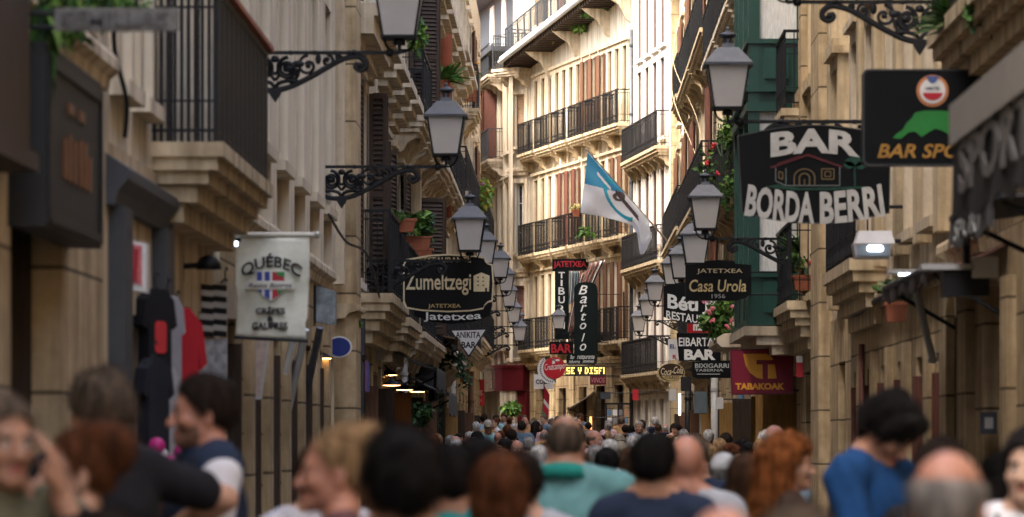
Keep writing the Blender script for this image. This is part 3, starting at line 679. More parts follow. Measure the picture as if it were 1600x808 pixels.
b.band(3.95, 0.2, 0.2, trimgold)
# projecting attic gallery on timber joists
m = MB(); m.box(0, b.L, -0.95, 0, 0.16, 0.24)
for i in range(44): m.box(0.1 + i * b.L / 44, 0.19 + i * b.L / 44, -0.9, 0, 0.0, 0.16)
TILT = -0.075; b.part("eave_joists", m, dark_wood, (0, 0, 13.75)).rotation_euler = (0, TILT, 0)
m = MB(); m.tube([(0, -1.0, 0.2), (b.L, -1.0, 0.2)], 0.08, 8); m.box(0, b.L, -1.02, -0.98, 0.22, 0.36); b.part("gutter", m, pvc_grey, (0, 0, 13.75)).rotation_euler = (0, TILT, 0)
for px in (862, 905, 952, 985):
    s = sx(px); m = MB(); m.extx([(0, 0.1), (-0.85, 0.1), (-0.7, -0.02), (-0.35, -0.25), (-0.15, -0.65), (0, -0.75)], -0.07, 0.07); b.part("bracket", m, trimst, (s, 0, 13.66 - TILT * s))
m = MB(); m.box(0, b.L, 0.6, 8, 0, 2.2); att = b.part("attic", m, cream2, (0, 0, 15.11))
for px in (850, 885, 930, 970):
    f = MB(); f.box(-0.5, 0.5, 0.54, 0.6, 0.05, 1.8); f.build("attic_door", brown_wood, att, loc=(sx(px), 0, 0))
link("railing", rail_mesh(b.L - 0.2, 0.9, 1.0, 0.115, False, iron_grey), att, (0.1, 0, -1.1)).rotation_euler = (0, TILT, 0)
m = MB(); m.box(0, b.L, -0.2, 8, 2.2, 2.35); m.build("attic_roof", slate, att)
b.finish()
# chamfered corner of the same house, and its second front: both parts carried by their own root
b = Bld("corner_turret_house", "cream chamfered corner bay with shuttered windows facing down the street", (-1.75, 125.6), (-1.08, 124.95), 14.1, _mats['sunlit_cream'], None, 3.3, "houses at the sunlit bend", 2.0, roof=False); CC = b
b.win(b.L/2, 11.25, 0.5, 1.7, 'blind', shut=beige_shutter, trim=cream, sur=0.05, hood=False)
b.win(b.L/2, 7.75, 0.5, 2.3, 'glass', trim=cream, sur=0.05, hood=False)
b.win(b.L/2, 5.1, 0.5, 1.6, 'blind', shut=pink_shutter, trim=cream, sur=0.05, hood=False)
for z in (4.1, 7.0, 10.3): b.band(z, 0.25, 0.16, trimst)
o = b.balc(-0.15, b.L + 0.15, 13.75, 0.7, 1.1, mat=trimst, rmat=iron_grey)
m = MB(); m.box(0, b.L, 0.2, 2.0, 0, 3.2); b.part("attic", m, cream, (0, 0, 14.1))
b.finish()
b = Bld("side_street_house", "sunlit cream house with long grey balconies left of the chamfered corner", (-4.2, 142.6), (-1.75, 125.6), 14.4, _mats['sunlit_cream'], sand_stone, 3.9, "houses at the sunlit bend", 8.0, roof=slate); CG = b; b.reveal = _mats['tan_reveal']
for px in (750, 759, 768, 777, 786, 795):
    s = b.s_at(px)
    for z, stl in ((4.7, 'glass'), (7.8, 'glass'), (11.1, 'ajar' if px < 780 else 'glass')): b.win(s, z, 0.8, 2.3, stl, shut=red_wood, trim=cream, sur=0.07)
    b.pil(s + 0.75, s + 1.0, 4.2, 13.6, 0.1, cream2)
    if px < 795: b.opening(s, 1.5, 2.9, z=0.6, frame=M("wine_red_paint", (0.10, 0.008, 0.014), 0.45, var=0.15), pane=glass_dark)
for z in (13.75, 10.95): b.balc(1.0, b.L - 1.2, z, 0.6, 1.0, mat=trimst, rmat=iron_grey)
m = MB(); m.box(0, b.L, 0.4, 8, 0, 2.4); m.extx([(-0.2, 2.4), (0.1, 2.5), (1.6, 3.4), (8, 3.4), (8, 2.4)], 0, b.L); at = b.part("attic", m, slate, (0, 0, 14.5))
for px in (752, 770, 788):
    f = MB(); f.box(-0.5, 0.5, 0.36, 0.4, 0.1, 2.2); f.build("attic_door", win_white, at, loc=(b.s_at(px), 0, 0))
b.finish()
b = Bld("added_shade_house", "plain house set back on the side street behind the last left house", (-4.6, 120.3), (-4.6, 134.0), 15.0, cream, sand_stone, 3.4, "houses at the sunlit bend", 8.0); CJ = b  # added out of view to shade the lower fronts at the bend
for c in (2, 5, 8, 11):
    for z in (4.2, 7.3): b.win(c, z, 1.0, 2.2, 'flat', shut=brown_wood)
b.finish()
# closing house behind everything, in the bend
b = Bld("far_house", "plain shaded house closing the bend behind the last left house", (-16.0, 150.0), (-4.2, 142.7), 13.5, cream, sand_stone, 3.5, "houses at the sunlit bend", 6.0); CH = b
for c in (2, 5, 8, 11):
    for z in (4.5, 7.6, 10.6): b.win(c, z, 1.0, 2.2, 'glass')
b.finish()
# ================================================================== SHOP FRONTS ON THE FAR HOUSES (parts of those houses)
wine = _mats["wine_red_paint"]
m = MB(); s0, s1 = CG.L - 9.6, CG.L
m.box(s0, s1 + 0.05, -0.5, -0.035, 0, 0.75); m.box(s0 - 0.05, s1 + 0.1, -0.56, -0.035, 0.75, 0.83)
fa = CG.part("shop_fascia", m, wine, (0, 0, 3.28))
for i in range(4):
    f = MB(); a = s0 + 0.6 + i * 2.35; f.box(a, a + 1.25, -0.53, -0.49, 0.08, 0.68); f.build("fascia_panel", ink_grey if i < 3 else M("mottled_panel", (0.5, 0.4, 0.36), 0.6, var=0.5, scale=14), fa)
for i in range(6): CG.pil(s0 + 0.2 + i * 1.75, s0 + 0.85 + i * 1.75, -0.5, 3.27, 0.32, cream, "shop_column")
m = MB(); m.box(0, CC.L, -0.32, 0, 0, 0.75); m.box(-0.02, CC.L + 0.02, -0.36, 0, 0.75, 0.83); CC.part("shop_fascia", m, wine, (0, 0, 3.28))
m = MB(); m.box(0.55, 0.95, -0.2, 0, -0.5, 3.27); CC.part("shop_door", m, wine)
CC.pil(0.0, 0.5, -0.5, 3.27, 0.26, cream, "shop_column")

# ================================================================== STREET LAMPS
def cr(pts, n=6):
    "smooth curve through points"
    pts = [Vector(p) for p in pts]; q = [pts[0]] + pts + [pts[-1]]; out = []
    for i in range(1, len(q) - 2):
        p0, p1, p2, p3 = q[i-1:i+3]
        for j in range(n):
            t = j / n
            out.append(0.5 * ((2*p1) + (p2-p0)*t + (2*p0-5*p1+4*p2-p3)*t*t + (3*p1-p0-3*p2+p3)*t**3))
    out.append(pts[-1]); return out
def spiral(cx, cz, r0, r1, a0, a1, n=22):
    return [(cx + (r0 + (r1-r0)*i/n) * math.cos(a0 + (a1-a0)*i/n), 0, cz + (r0 + (r1-r0)*i/n) * math.sin(a0 + (a1-a0)*i/n)) for i in range(n + 1)]
def bracket_mb():
    m = MB(); r = 0.017
    m.box(0, 1.2, -0.014, 0.014, -0.014, 0.014)
    m.box(-0.0, 0.02, -0.03, 0.03, -0.42, 0.12)
    m.tube(cr([(0.0,0,-0.25),(0.09,0,-0.295),(0.2,0,-0.30),(0.32,0,-0.275),(0.45,0,-0.215),(0.6,0,-0.13),(0.74,0,-0.055),(0.86,0,-0.03),(0.925,0,-0.065),(0.93,0,-0.115),(0.885,0,-0.14),(0.85,0,-0.11),(0.87,0,-0.085)]), 0.023, 6)
    m.ball((0.875, 0, -0.105), (0.03, 0.025, 0.03), 8, 6)
    for sg in (-1, 1):
        c = 0.205
        m.tube(spiral(c + sg*0.105, -0.13, 0.095, 0.02, R(90) , R(90) + sg * R(500)), r, 5)
        m.tube(spiral(c + sg*0.095, -0.125, 0.05, 0.05, 0, 2*math.pi), 0.012, 5)
        m.tube(cr([(c,0,-0.29),(c+sg*0.03,0,-0.245),(c+sg*0.10,0,-0.225),(c+sg*0.17,0,-0.20),(c+sg*0.19,0,-0.13)]), r, 5)
        m.tube(cr([(c,0,-0.225),(c+sg*0.035,0,-0.175),(c+sg*0.025,0,-0.15),(c,0,-0.175)]), 0.014, 5)
        m.ball((c + sg*0.105, 0, -0.13), 0.030, 8, 6)
        m.ball((c + sg*0.14, 0, -0.225), (0.05, 0.018, 0.024), 8, 6)
    m.ball((0.205, 0, -0.05), (0.035, 0.02, 0.03), 8, 6)
    m.ext([(0.205, -0.40), (0.165, -0.34), (0.15, -0.30), (0.26, -0.30), (0.245, -0.34)], -0.022, 0.022)
    for cx, cz, rr, d in ((0.47, -0.105, 0.085, 1), (0.625, -0.065, 0.05, -1), (0.72, -0.035, 0.025, 1)):
        m.tube(spiral(cx, cz, rr, rr * 0.25, R(90), R(90) + d * R(420), 18), 0.014, 5)
        m.ball((cx, 0, cz), rr * 0.28, 8, 6)
    m.ball((0.39, 0, -0.09), (0.05, 0.02, 0.03), 8, 6); m.ball((0.55, 0, -0.05), (0.025, 0.015, 0.045), 8, 6)
    for x in (0.33, 0.52, 0.68, 0.8): m.ball((x, 0, 0.0), (0.03, 0.018, 0.02), 8, 6)
    m.ball((1.12, 0, 0.0), 0.036, 10, 8); m.ball((0.84, 0, 0.0), (0.03, 0.03, 0.026), 8, 6)
    return m
_br = bracket_mb().mesh("bracket", iron)
def lantern_meshes():
    roof = MB(); roof.frustum(0.50, 0.225, 0.225, 0.525, 0.225, 0.225); roof.frustum(0.5251, 0.218, 0.218, 0.67, 0.095, 0.095)
    roof.frustum(0.6701, 0.06, 0.06, 0.71, 0.05, 0.05); roof.lathe([(0.045, 0.71), (0.04, 0.755), (0.085, 0.785), (0.08, 0.80), (0.03, 0.815), (0.018, 0.83), (0.02, 0.85), (0.004, 0.87)], n=14)
    fr = MB(); zt, zb, t, bt = 0.50, 0.13, 0.186, 0.128
    for sx_ in (-1, 1):
        for sy in (-1, 1): fr.tube([(sx_*bt, sy*bt, zb), (sx_*t, sy*t, zt)], 0.012, 4)
    fr.frustum(zb - 0.022, bt + 0.012, bt + 0.012, zb, bt + 0.014, bt + 0.014)
    fr.lathe([(0.05, 0.06), (0.05, 0.10), (0.02, 0.108)], n=10)
    for sx_ in (-1, 1):
        fr.tube(cr([(0, 0, 0.0), (sx_*0.05, 0, 0.01), (sx_*0.10, 0, 0.05), (sx_*0.12, 0, 0.115)], 4), 0.010, 5)
    fr.tube([(0, 0, 0), (0, 0, 0.08)], 0.014, 6)
    gl = MB()
    a = [(-bt, -bt, zb), (bt, -bt, zb), (bt, bt, zb), (-bt, bt, zb)]; c = [(-t, -t, zt), (t, -t, zt), (t, t, zt), (-t, t, zt)]
    for i in range(4): gl.quad(a[i], a[(i+1) % 4], c[(i+1) % 4], c[i])
    gl.quad(*a[::-1]); bulb = MB().ball((0, 0, 0.3), (0.035, 0.035, 0.06), 10, 8)
    return roof.mesh("lamp_roof", iron_grey), fr.mesh("lamp_frame", iron), gl.mesh("lamp_glass", lamp_glass), bulb.mesh("bulb", white_plastic, True)
_ln = lantern_meshes()
def lamp_proto():
    o = thing("street_lamp", "", "street lamp"); link("bracket", _br, o)
    ln = link("lantern", _ln[1], o, (1.2, 0, 0))
    link("lamp_roof", _ln[0], ln); link("lamp_glass", _ln[2], ln); link("bulb", _ln[3], ln)
    return o
first = [None]
def lamp(px, pyb, d, side, label, wallx=None, yaw=0.0):
    "lantern whose glass bottom shows at (px, pyb); its bracket runs back to the wall"
    if first[0] is None: o = first[0] = lamp_proto(); first.append(1)
    elif len(first) == 2 and False: o = first[0]
    else: o = copy_tree(first[0])
    q = P(px, pyb, d); z = q.z - 0.13
    wx = wallx if wallx is not None else (XL if side == 'L' else XR)
    ln = abs(q.x - wx); o.location = (wx, d, z); o.rotation_euler = (0, 0, 0 if side == 'L' else math.pi)
    for ch in o.children:
        if ch.name.startswith("bracket"): ch.scale = (ln / 1.2, 1, min(1.15, max(0.75, ln / 1.2)))
        else: ch.location = (ln, 0, 0); ch.rotation_euler = (0, 0, yaw)
    relabel(o, label, "wall lamps along the left side" if side == 'L' else "wall lamps along the right side")
    return o
lamp(624, 57, 30.6, 'L', "lantern cut off by the top edge, on a scrolled iron bracket above the cloth banner")
lamp(697, 241, 39.5, 'L', "large lantern on a scrolled bracket in front of stacked balcony undersides")
lamp(734, 391, 47.6, 'L', "lantern standing just above the oval notched restaurant board")
lamp(758, 411, 67, 'L', "lantern half hidden by the lantern above the notched restaurant board")
lamp(782, 433, 81, 'L', "lantern at the right edge of the notched restaurant board, second after the hidden one")
lamp(791, 454, 92, 'L', "middle lantern of the descending left hand row")
lamp(796, 478, 99, 'L', "left row lantern third from the bottom of the cascade")
lamp(803, 503, 104, 'L', "left row lantern second from the bottom of the cascade")
lamp(808, 513, 113, 'L', "left row lantern farthest away, tucked behind the lowest one")
lamp(812, 532, 108, 'L', "lowest lantern of the left cascade beside the corner house balcony")
lamp(1229, -22, 31, 'R', "iron scroll bracket lamp at the top right whose lantern is above the frame")
lamp(1137, 168, 35, 'R', "big lantern left of the green bay above the carved black bar board")
lamp(1102, 357, 48, 'R', "lantern at the tip of the ornate bracket before the geranium pot")
lamp(1086, 411, 53, 'R', "lantern right above the black board with gold script")
lamp(1064, 434, 65, 'R', "lantern tucked behind the one above the gold script board")
lamp(1050, 444, 74, 'R', "half hidden right row lantern near the foot of the flagpole")
lamp(1023, 469, 85, 'R', "lantern left of the black board with chunky white letters")
lamp(1011, 493, 97, 'R', "second lowest lantern of the right row by the white house")
lamp(998, 517, 103, 'R', "lowest lantern of the right row in front of the white house balcony")
lamp(873, 513, 114.5, 'R', "small far lantern hanging before the vertical shark name board", wallx=1.47)
lamp(926, 543, 115.5, 'R', "small far lantern right of the vertical board with italic letters", wallx=1.23)

# ================================================================== SIGNS
_fc = {}
def glyphs(txt, bold=0.0, shear=0.0, sp=1.0):
    k = (txt, bold, shear, sp)
    if k in _fc: return _fc[k]
    c = bpy.data.curves.new("lettering", 'FONT'); c.body = txt; c.size = 1; c.offset = bold; c.shear = shear; c.resolution_u = 3; c.extrude = 0.5; c.space_character = sp
    o = bpy.data.objects.new("lettering", c); COL.objects.link(o)
    me = bpy.data.meshes.new_from_object(o.evaluated_get(bpy.context.evaluated_depsgraph_get()))
    v = np.array([tuple(p.co) for p in me.vertices]); f = [list(p.vertices) for p in me.polygons]
    COL.objects.unlink(o); bpy.data.objects.remove(o); bpy.data.curves.remove(c); bpy.data.meshes.remove(me)
    v[:, 0] = (v[:, 0] - v[:, 0].min()) / max(1e-6, np.ptp(v[:, 0])); v[:, 1] = (v[:, 1] - v[:, 1].min()) / max(1e-6, np.ptp(v[:, 1]))
    _fc[k] = (v, f); return _fc[k]
def rrect(x0, y0, x1, y1, r, n=4, corners=(1, 1, 1, 1)):
    out = []
    for (cx, cy, a), on in zip(((x0 + r, y0 + r, 180), (x1 - r, y0 + r, 270), (x1 - r, y1 - r, 0), (x0 + r, y1 - r, 90)), corners):
        if not on: out.append((x0 if cx < (x0+x1)/2 else x1, y0 if cy < (y0+y1)/2 else y1)); continue
        for i in range(n + 1):
            t = R(a + 90 * i / n); out.append((cx + r * math.cos(t), cy + r * math.sin(t)))
    return out
def ellip(cx, cy, rx, ry, n=28, a0=0, a1=360): return [(cx + rx * math.cos(R(a0 + (a1-a0) * i / n)), cy + ry * math.sin(R(a0 + (a1-a0) * i / n))) for i in range(n + (0 if abs(a1-a0) >= 360 else 1))]
class Sign:
    "a board facing down the street; its shapes are given in photo pixels and become metres at depth d"
    def __init__(s, label, cx, cy, d, name="hanging_sign", cat="sign", group="signs hung over the street", yaw=0.0, wall=None):
        s.cx, s.cy, s.S = cx, cy, d / FPX
        s.root = thing(name, label, cat, P(cx, cy, d), yaw, group); s.d = d
    def T(s, pts): return [((x - s.cx) * s.S, (s.cy - y) * s.S) for x, y in pts]
    def board(s, pts, mat, th=0.06, name="board", y=0.0, n=None):
        p = s.T(pts); m = MB(); m.ext(p, y, y + th); return m.build(name, mat, s.root)
    def shape(s, polys, mat, name, lay=1, dy=0.0):
        o = None
        if len(polys) > 8 or "painted" in name:
            m = MB()
            for q in polys: m.ext(s.T(q), -0.004 * lay - 0.004 + dy, 0.01 + dy)
            return m.build(name, mat, s.root)
        for q in polys:
            m = MB(); m.ext(s.T(q), -0.004 * lay - 0.004 + dy, 0.01 + dy); o = m.build(name, mat, s.root)
        return o
    def border(s, po, pi, mat, name="border", lay=1):
        m = MB(); m.ring(s.T(po), s.T(pi), -0.006 * lay, 0.01); return m.build(name, mat, s.root)
    def text(s, items, mat, name="lettering", lay=1, dy=0.0):
        "items: (text, x0, y0, x1, y1, bold, shear, warp)"
        o = None
        for it in items:
            m = MB(); tx, x0, y0, x1, y1 = it[:5]; bold = it[5] if len(it) > 5 else 0.0; sh = it[6] if len(it) > 6 else 0.0; wp = it[7] if len(it) > 7 else None
            v, f = glyphs(tx, bold, sh)
            vs = []
            for q in v:
                u, w = float(q[0]), float(q[1]); px = x0 + u * (x1 - x0); py = y1 + w * (y0 - y1)
                if wp: px, py = wp(u, w, px, py)
                y = -0.006 - 0.003 * lay if q[2] < 0 else 0.008
                (X, Z), = s.T([(px, py)]); vs.append((X, y, Z))
            m.add(vs, f); o = m.build(name, mat, s.root)
            for vv in o.data.vertices: vv.co.y += dy
        return o
    def arm(s, side, ys, wallx=None, x_from=None, r=0.012):
        wx = (XL if side == 'L' else XR) if wallx is None else wallx
        q = s.root.location; m = MB(); xf = ((x_from - s.cx) * s.S if x_from is not None else 0)
        for py in ys:
            z = (s.cy - py) * s.S; m.tube([(xf, 0.03, z), (wx - q.x, 0.03, z)], r, 6)
        m.box(wx - q.x - 0.02, wx - q.x + 0.02, -0.02, 0.08, (s.cy - max(ys)) * s.S - 0.08, (s.cy - min(ys)) * s.S + 0.08)
        return m.build("arm", iron, s.root)

# -- left side ------------------------------------------------------
g = Sign("weathered grey plaque with faint letters among leaves at the top left", 181, 30, 17.0)
g.board(rrect(85, 12, 278, 48, 2), M("weathered_grey", (0.17, 0.17, 0.16), 0.9, var=0.3, scale=25), 0.04)
g.text([("SEMILLAS", 96, 18, 262, 42, 0.03)], M("faint_letters", (0.12, 0.12, 0.12), 0.9, var=0.3, scale=30)); g.arm('L', (20, 42), x_from=90)

g = Sign("dark grey wall panel with small copper marks over the recessed bar front", 97, 230, 18.1, "wall_panel", "sign", yaw=0)
g.root.location = (XL + 0.03, 18.1, 0); g.root.rotation_euler = (0, 0, R(90))
m = MB(); m.box(-1.02, 1.02, -0.17, 0, 2.58, 3.40); m.build("board", M("panel_grey", (0.014, 0.015, 0.0155), 0.55, var=0.25, scale=2), g.root)
m = MB()
for z in (2.6, 3.3): m.box(-0.96, 0.96, -0.185, -0.168, z, z + 0.05)
for x in (-0.98, 0.93): m.box(x, x + 0.05, -0.185, -0.168, 2.6, 3.35)
m.build("border", black_panel, g.root)
m = MB(); random.seed(3)
for x in (-0.45, -0.28, -0.1, 0.12, 0.3, 0.47): m.box(x, x + 0.10, -0.18, -0.168, 2.83, 2.83 + random.uniform(0.16, 0.26))
for x in (-0.3, 0.1): m.box(x, x + 0.2, -0.18, -0.168, 3.14, 3.19)
m.build("copper_marks", M("copper", (0.16, 0.06, 0.025), 0.4, 0.5, var=0.3, scale=15), g.root)

g = Sign("small white light box with red figures on the slate shopfront", 205, 412, 21.4, "light_box")
g.board([(180, 372), (228, 380), (228, 457), (180, 448)], white_plastic, 0.16)
g.shape([[(197, 380), (222, 384), (222, 446), (197, 440)]], M("pale_red_panel", (0.55, 0.16, 0.17), 0.5, var=0.4, scale=22), "red_panel")
g.shape([[(201, 392), (206, 392), (206, 436), (201, 435)], [(210, 388), (217, 390), (214, 440), (209, 438)]], ink_red, "red_figures", 2)

# cloth banner
g = Sign("white cloth banner with arched name and quartered shield hanging from a pole", 424, 447, 28.0, "banner", "banner")
S = g.S
def cloth_pt(u, v):
    x = 370 + 112 * u - 4 * v * (1 - u) + (-3 if v > 0.8 else 0) * u + 3.5 * math.sin(v * 6) * (u - 0.5); y = 372 + 158 * v - 5 * (1 - u) * v
    (X, Z), = g.T([(x, y)]); return (X, 0.018 * math.sin(u * 7 + v * 2) + 0.012 * math.sin(v * 9 + u * 3), Z)
m = MB(); n = 24
vs = [cloth_pt(i / n, j / n) for j in range(n + 1) for i in range(n + 1)]
m.add(vs, [(j*(n+1)+i, j*(n+1)+i+1, (j+1)*(n+1)+i+1, (j+1)*(n+1)+i) for j in range(n) for i in range(n)])
cl = m.build("cloth", M("banner_cloth", (0.70, 0.72, 0.62), 0.85, var=0.10, scale=9, bump=0.2, bscale=90), g.root, True)
sol = cl.modifiers.new("thick", 'SOLIDIFY'); sol.thickness = 0.004
(x0, z0), (x1, z1) = g.T([(362, 367), (495, 367)])
m = MB(); m.tube([(x0, 0.01, z0), (x1, 0.01, z1)], 0.02, 8); m.ball((x1, 0.01, z1), 0.026, 8, 6); m.box(x0 - 0.03, x0 + 0.06, -0.01, 0.03, z0 - 0.06, z0 + 0.03); m.tube([(XL - g.root.location.x, 0.03, z0 + 0.01), (x0, 0.02, z0)], 0.02, 8)
m.build("pole", M("steel_pole", (0.55, 0.54, 0.48), 0.35, 0.7, var=0.1), g.root)
m = MB(); (xa, za), (xb, zb) = g.T([(366, 527), (481, 533)]); m.tube([(xa, -0.0, za), (xb, 0.0, zb)], 0.012, 6); m.build("hem_rod", ink_black, g.root)
arch = lambda u, w, px, py: (px + (w - 0.3) * (u - 0.5) * 14, py + 68 * (u - 0.5) ** 2)
def onC(fn):        # keep the print just in front of the rippling cloth
    return fn
g2T = g.T
def banner_text(items, mat, name):
    g.text(items, mat, name, 1, -0.030)
banner_text([("QUÉBEC", 379, 396, 470, 421, 0.02, 0, arch)], ink_black, "arched_name")
banner_text([("CRÊPES", 400, 479, 446, 491, 0.03), ("&", 418, 494, 428, 502, 0.03), ("GAUFRES", 394, 504, 450, 515, 0.03)], ink_black, "lower_words")
def banner_shape(polys, mat, name, k=0.0):
    g.shape(polys, mat, name, 1, -0.026 - k)
shl = [(401, 424), (446, 424), (446, 450), (438, 462), (424, 471), (410, 462), (401, 450)]
banner_shape([shl], M("shield_white", (0.75, 0.75, 0.72), 0.8, var=0.05), "shield")
banner_shape([[(402, 425), (410, 425), (410, 439), (402, 439)], [(414, 425), (422, 425), (422, 439), (414, 439)], [(403, 453), (410, 453), (410, 460)], [(414, 453), (422, 453), (422, 468), (414, 464)]], M("shield_blue", (0.05, 0.08, 0.30), 0.8, var=0.1), "blue_quarters", 0.003)
banner_shape([[(426, 425), (433, 425), (445, 436), (445, 439), (426, 439)], [(426, 453), (444, 453), (438, 461), (426, 468)]], M("shield_red", (0.42, 0.04, 0.05), 0.8, var=0.1), "red_quarters", 0.003)
banner_shape([[(430, 425), (445, 425), (445, 434), (436, 431)], [(434, 453), (444, 453), (436, 462)]], M("shield_green", (0.04, 0.22, 0.07), 0.8, var=0.1), "green_quarters", 0.005)
banner_shape([[(387, 441), (459, 441), (462, 452), (384, 452)]], M("ribbon_white", (0.66, 0.66, 0.6), 0.8, var=0.1), "ribbon", 0.006)
o = g.text([("Resto Bistrot", 389, 443, 457, 450, 0.01, 0.25)], ink_black, "ribbon_lettering", 1)
for v in o.data.vertices: v.co.y += -0.034

g = Sign("tilted black light box with a blue grey picture beside the white banner", 503, 475, 38.0, "light_box")
g.board([(482, 440), (494, 446), (494, 503), (484, 500)], ink_black, 0.25); g.board([(494, 446), (524, 455), (524, 508), (494, 503)], M("picture_print", (0.22, 0.26, 0.28), 0.5, var=0.6, scale=7), 0.2, "picture"); g.arm('L', (462,), x_from=484)
g = Sign("blue oval sign with a white rim by the stone pillar", 530, 542, 41.1, "oval_sign")
g.board(ellip(530, 542, 20, 17), white_plastic, 0.05); g.shape([ellip(530, 542, 17.5, 14.5)], M("royal_blue", (0.012, 0.03, 0.20), 0.4, var=0.1), "blue_field"); g.arm('L', (546,), x_from=515)
g = Sign("narrow white vertical banner with pink and violet edge on the balconied house", 565, 572, 46.9, "banner", "banner")
g.board([(558, 531), (568, 531), (568, 613), (558, 613)], white_plastic, 0.02, "white_strip"); g.board([(568, 545), (572, 545), (572, 612), (568, 612)], M("pink_strip", (0.5, 0.12, 0.2), 0.7), 0.02, "pink_strip"); g.board([(572, 565), (577, 565), (577, 612), (572, 612)], M("violet_strip", (0.12, 0.1, 0.3), 0.7), 0.02, "violet_strip"); g.arm('L', (533,))

# notched restaurant board
g = Sign("black restaurant board with notched corners, gold rim and a little gold house", 700, 442, 48.7)
def notched(i):
    L, Rr, t, b_ = 630 + i, 772 - i, 397 + i, 487 - i
    return [(L, t + 14), (L + 4, t + 8), (L + 40, t + 1.5), (700, t), (740, t + 2), (757 - i*0.3, t + 5), (758, t + 10), (762, t + 14), (Rr - 2, t + 16), (Rr, 442), (Rr - 2, b_ - 16), (762, b_ - 14), (757, b_ - 9), (755, b_ - 4), (735, b_ - 0.5), (700, b_ + 1), (660, b_ - 1), (L + 4, b_ - 5), (L, b_ - 14)]
g.board(notched(0), sign_black, 0.08); g.border(notched(0), notched(2.2), ink_cream)
g.text([("RESTAURANTE", 656, 402, 736, 410, 0.01), ("JATETXEA", 669, 475, 720, 482.5, 0.01)], ink_gold, "small_words")
g.text([("Zumeltzegi", 634, 427, 736, 461, 0.012)], ink_cream, "name"); 
g.shape([[(740, 431), (752, 426), (765, 431), (764, 455.5), (740, 455.5)]], ink_cream, "house_emblem")
g.shape([ellip(747 + 8*i, 433.5 + 6.2*j, 1.3, 1.3, 8) for i in range(2) for j in range(3)] + [[(758, 450), (761, 450), (761, 455.6), (758, 455.6)]], sign_black, "emblem_holes", 2)
g.arm('L', (415, 470), x_from=640)
g = Sign("black board with white rounded letters peeking out below the notched restaurant board", 706, 470, 50.2)
g.board([(645, 440), (768, 440), (769, 478), (765, 494), (740, 503), (706, 507), (672, 503), (647, 493)], sign_black, 0.06)
sm = lambda u, w, px, py: (px, py - 10 * (u - 0.5) ** 2 * (1 if u > 0.5 else 0.5) + 2)
g.text([("Jatetxea", 662, 487, 752, 502, 0.01, 0, sm)], ink_white); g.arm('L', (455,), x_from=650)
g = Sign("white triangular bar sign pointing down among the left lamp brackets", 732, 530, 68.0, "triangular_sign")
tri = [(702, 515), (762, 513), (732.5, 559)]; g.board(tri, ink_black, 0.05)
g.shape([[(706, 517), (758.5, 515.3), (732.5, 555)]], white_plastic, "white_field"); g.text([("ANIKITA", 712, 518.5, 751, 528, 0.02), ("BAR", 721, 534, 744, 544, 0.03)], ink_black, lay=2); g.arm('L', (516,), x_from=706)

# -- far middle ------------------------------------------------------
g = Sign("vertical shark name board under a red lettered black header in mid street", 880, 465, 117.0, "vertical_sign")
g.board([(863, 405), (918.5, 404), (918.5, 422), (863, 424)], sign_black, 0.12, "header"); g.text([("JATETXEA", 865, 408, 916, 420, 0.02)], ink_red, "header_lettering")
g.board([(867, 424), (889, 423), (889, 530), (867, 530)], sign_green, 0.12)
g.text([(c, 872.5 + (3.5 if c == "I" else 0), y0, 882.5 - (3.5 if c == "I" else 0), y1, 0.02) for c, y0, y1 in (("T", 425, 435), ("I", 437.5, 447), ("B", 449, 460.5), ("U", 463, 474), ("R", 477, 488), ("O", 490, 501), ("N", 503, 514))], ink_white)
g.board([(858.5, 534), (896, 534), (896, 554), (858.5, 554)], sign_black, 0.12, "bar_box"); g.text([("BAR", 861, 537.5, 893, 551.5, 0.03)], ink_red, "bar_lettering"); 
m = MB(); m.tube([(-0.05, 0.06, (465-532)*g.S + 0.0), (-0.05, 0.06, (465-540)*g.S)], 0.03, 6); m.build("strut", iron, g.root); g.arm('R', (414, 500), wallx=0.85)
g = Sign("tall dark green board with rounded top and white italic letters", 914, 500, 113.0, "vertical_sign")
g.board(rrect(897, 441, 934, 553, 12, 5, (1, 1, 0, 0)), sign_green, 0.1)
g.text([(c, x0, y0, x1, y1, 0.004, 0.3) for c, x0, x1, y0, y1 in (("B", 904, 918, 446, 460), ("a", 906, 917, 463, 474), ("r", 907, 917, 476.5, 487), ("t", 908, 916, 489, 501), ("o", 906, 916, 504.5, 514.5), ("l", 908.5, 914, 521, 533.5), ("o", 906, 916, 537, 548))], ink_white)
g.board(rrect(885, 552.5, 933, 570, 5), sign_green, 0.1, "foot_board", -0.01)
o = g.text([("Bar", 891, 555, 898, 561, 0.0, 0.3), ("restaurante", 902, 555, 929, 561, 0.0, 0.3), ("taberna", 889, 562, 906, 568, 0.0, 0.3), ("jatetxea", 910, 562, 928, 568, 0.0, 0.3)], ink_white, "foot_lettering", 1, -0.01)
g.arm('R', (460, 535), wallx=1.78, x_from=930)
g = Sign("round red beer sign with a white lettered crescent around its lower left", 866, 576, 111.5, "round_sign")
cres = ellip(864, 577, 24, 23, 24, 80, 235); cin = ellip(866, 575, 17.5, 17.5, 24, 80, 235)
m = MB(); m.ring(g.T(cres + cres[-1:]), g.T(cin + cin[-1:]), 0.0, 0.05); m.build("crescent", white_plastic, g.root)
m = MB()
for i in range(17):
    a = R(95 + i * 8); r0, r1 = 18.9, 21.4; da = R(2.2)
    q = [(864.6 + r * math.cos(t), 576.4 + r * math.sin(t)) for r, t in ((r0, a - da), (r0, a + da), (r1, a + da), (r1, a - da))]
    m.ext(g.T(q), -0.006, 0.01)
m.build("crescent_marks", ink_black, g.root)
g.board(ellip(866, 575, 17.3, 17.3, 32), M("beer_red", (0.42, 0.012, 0.022), 0.3, var=0.15), 0.07, "disc", -0.02)
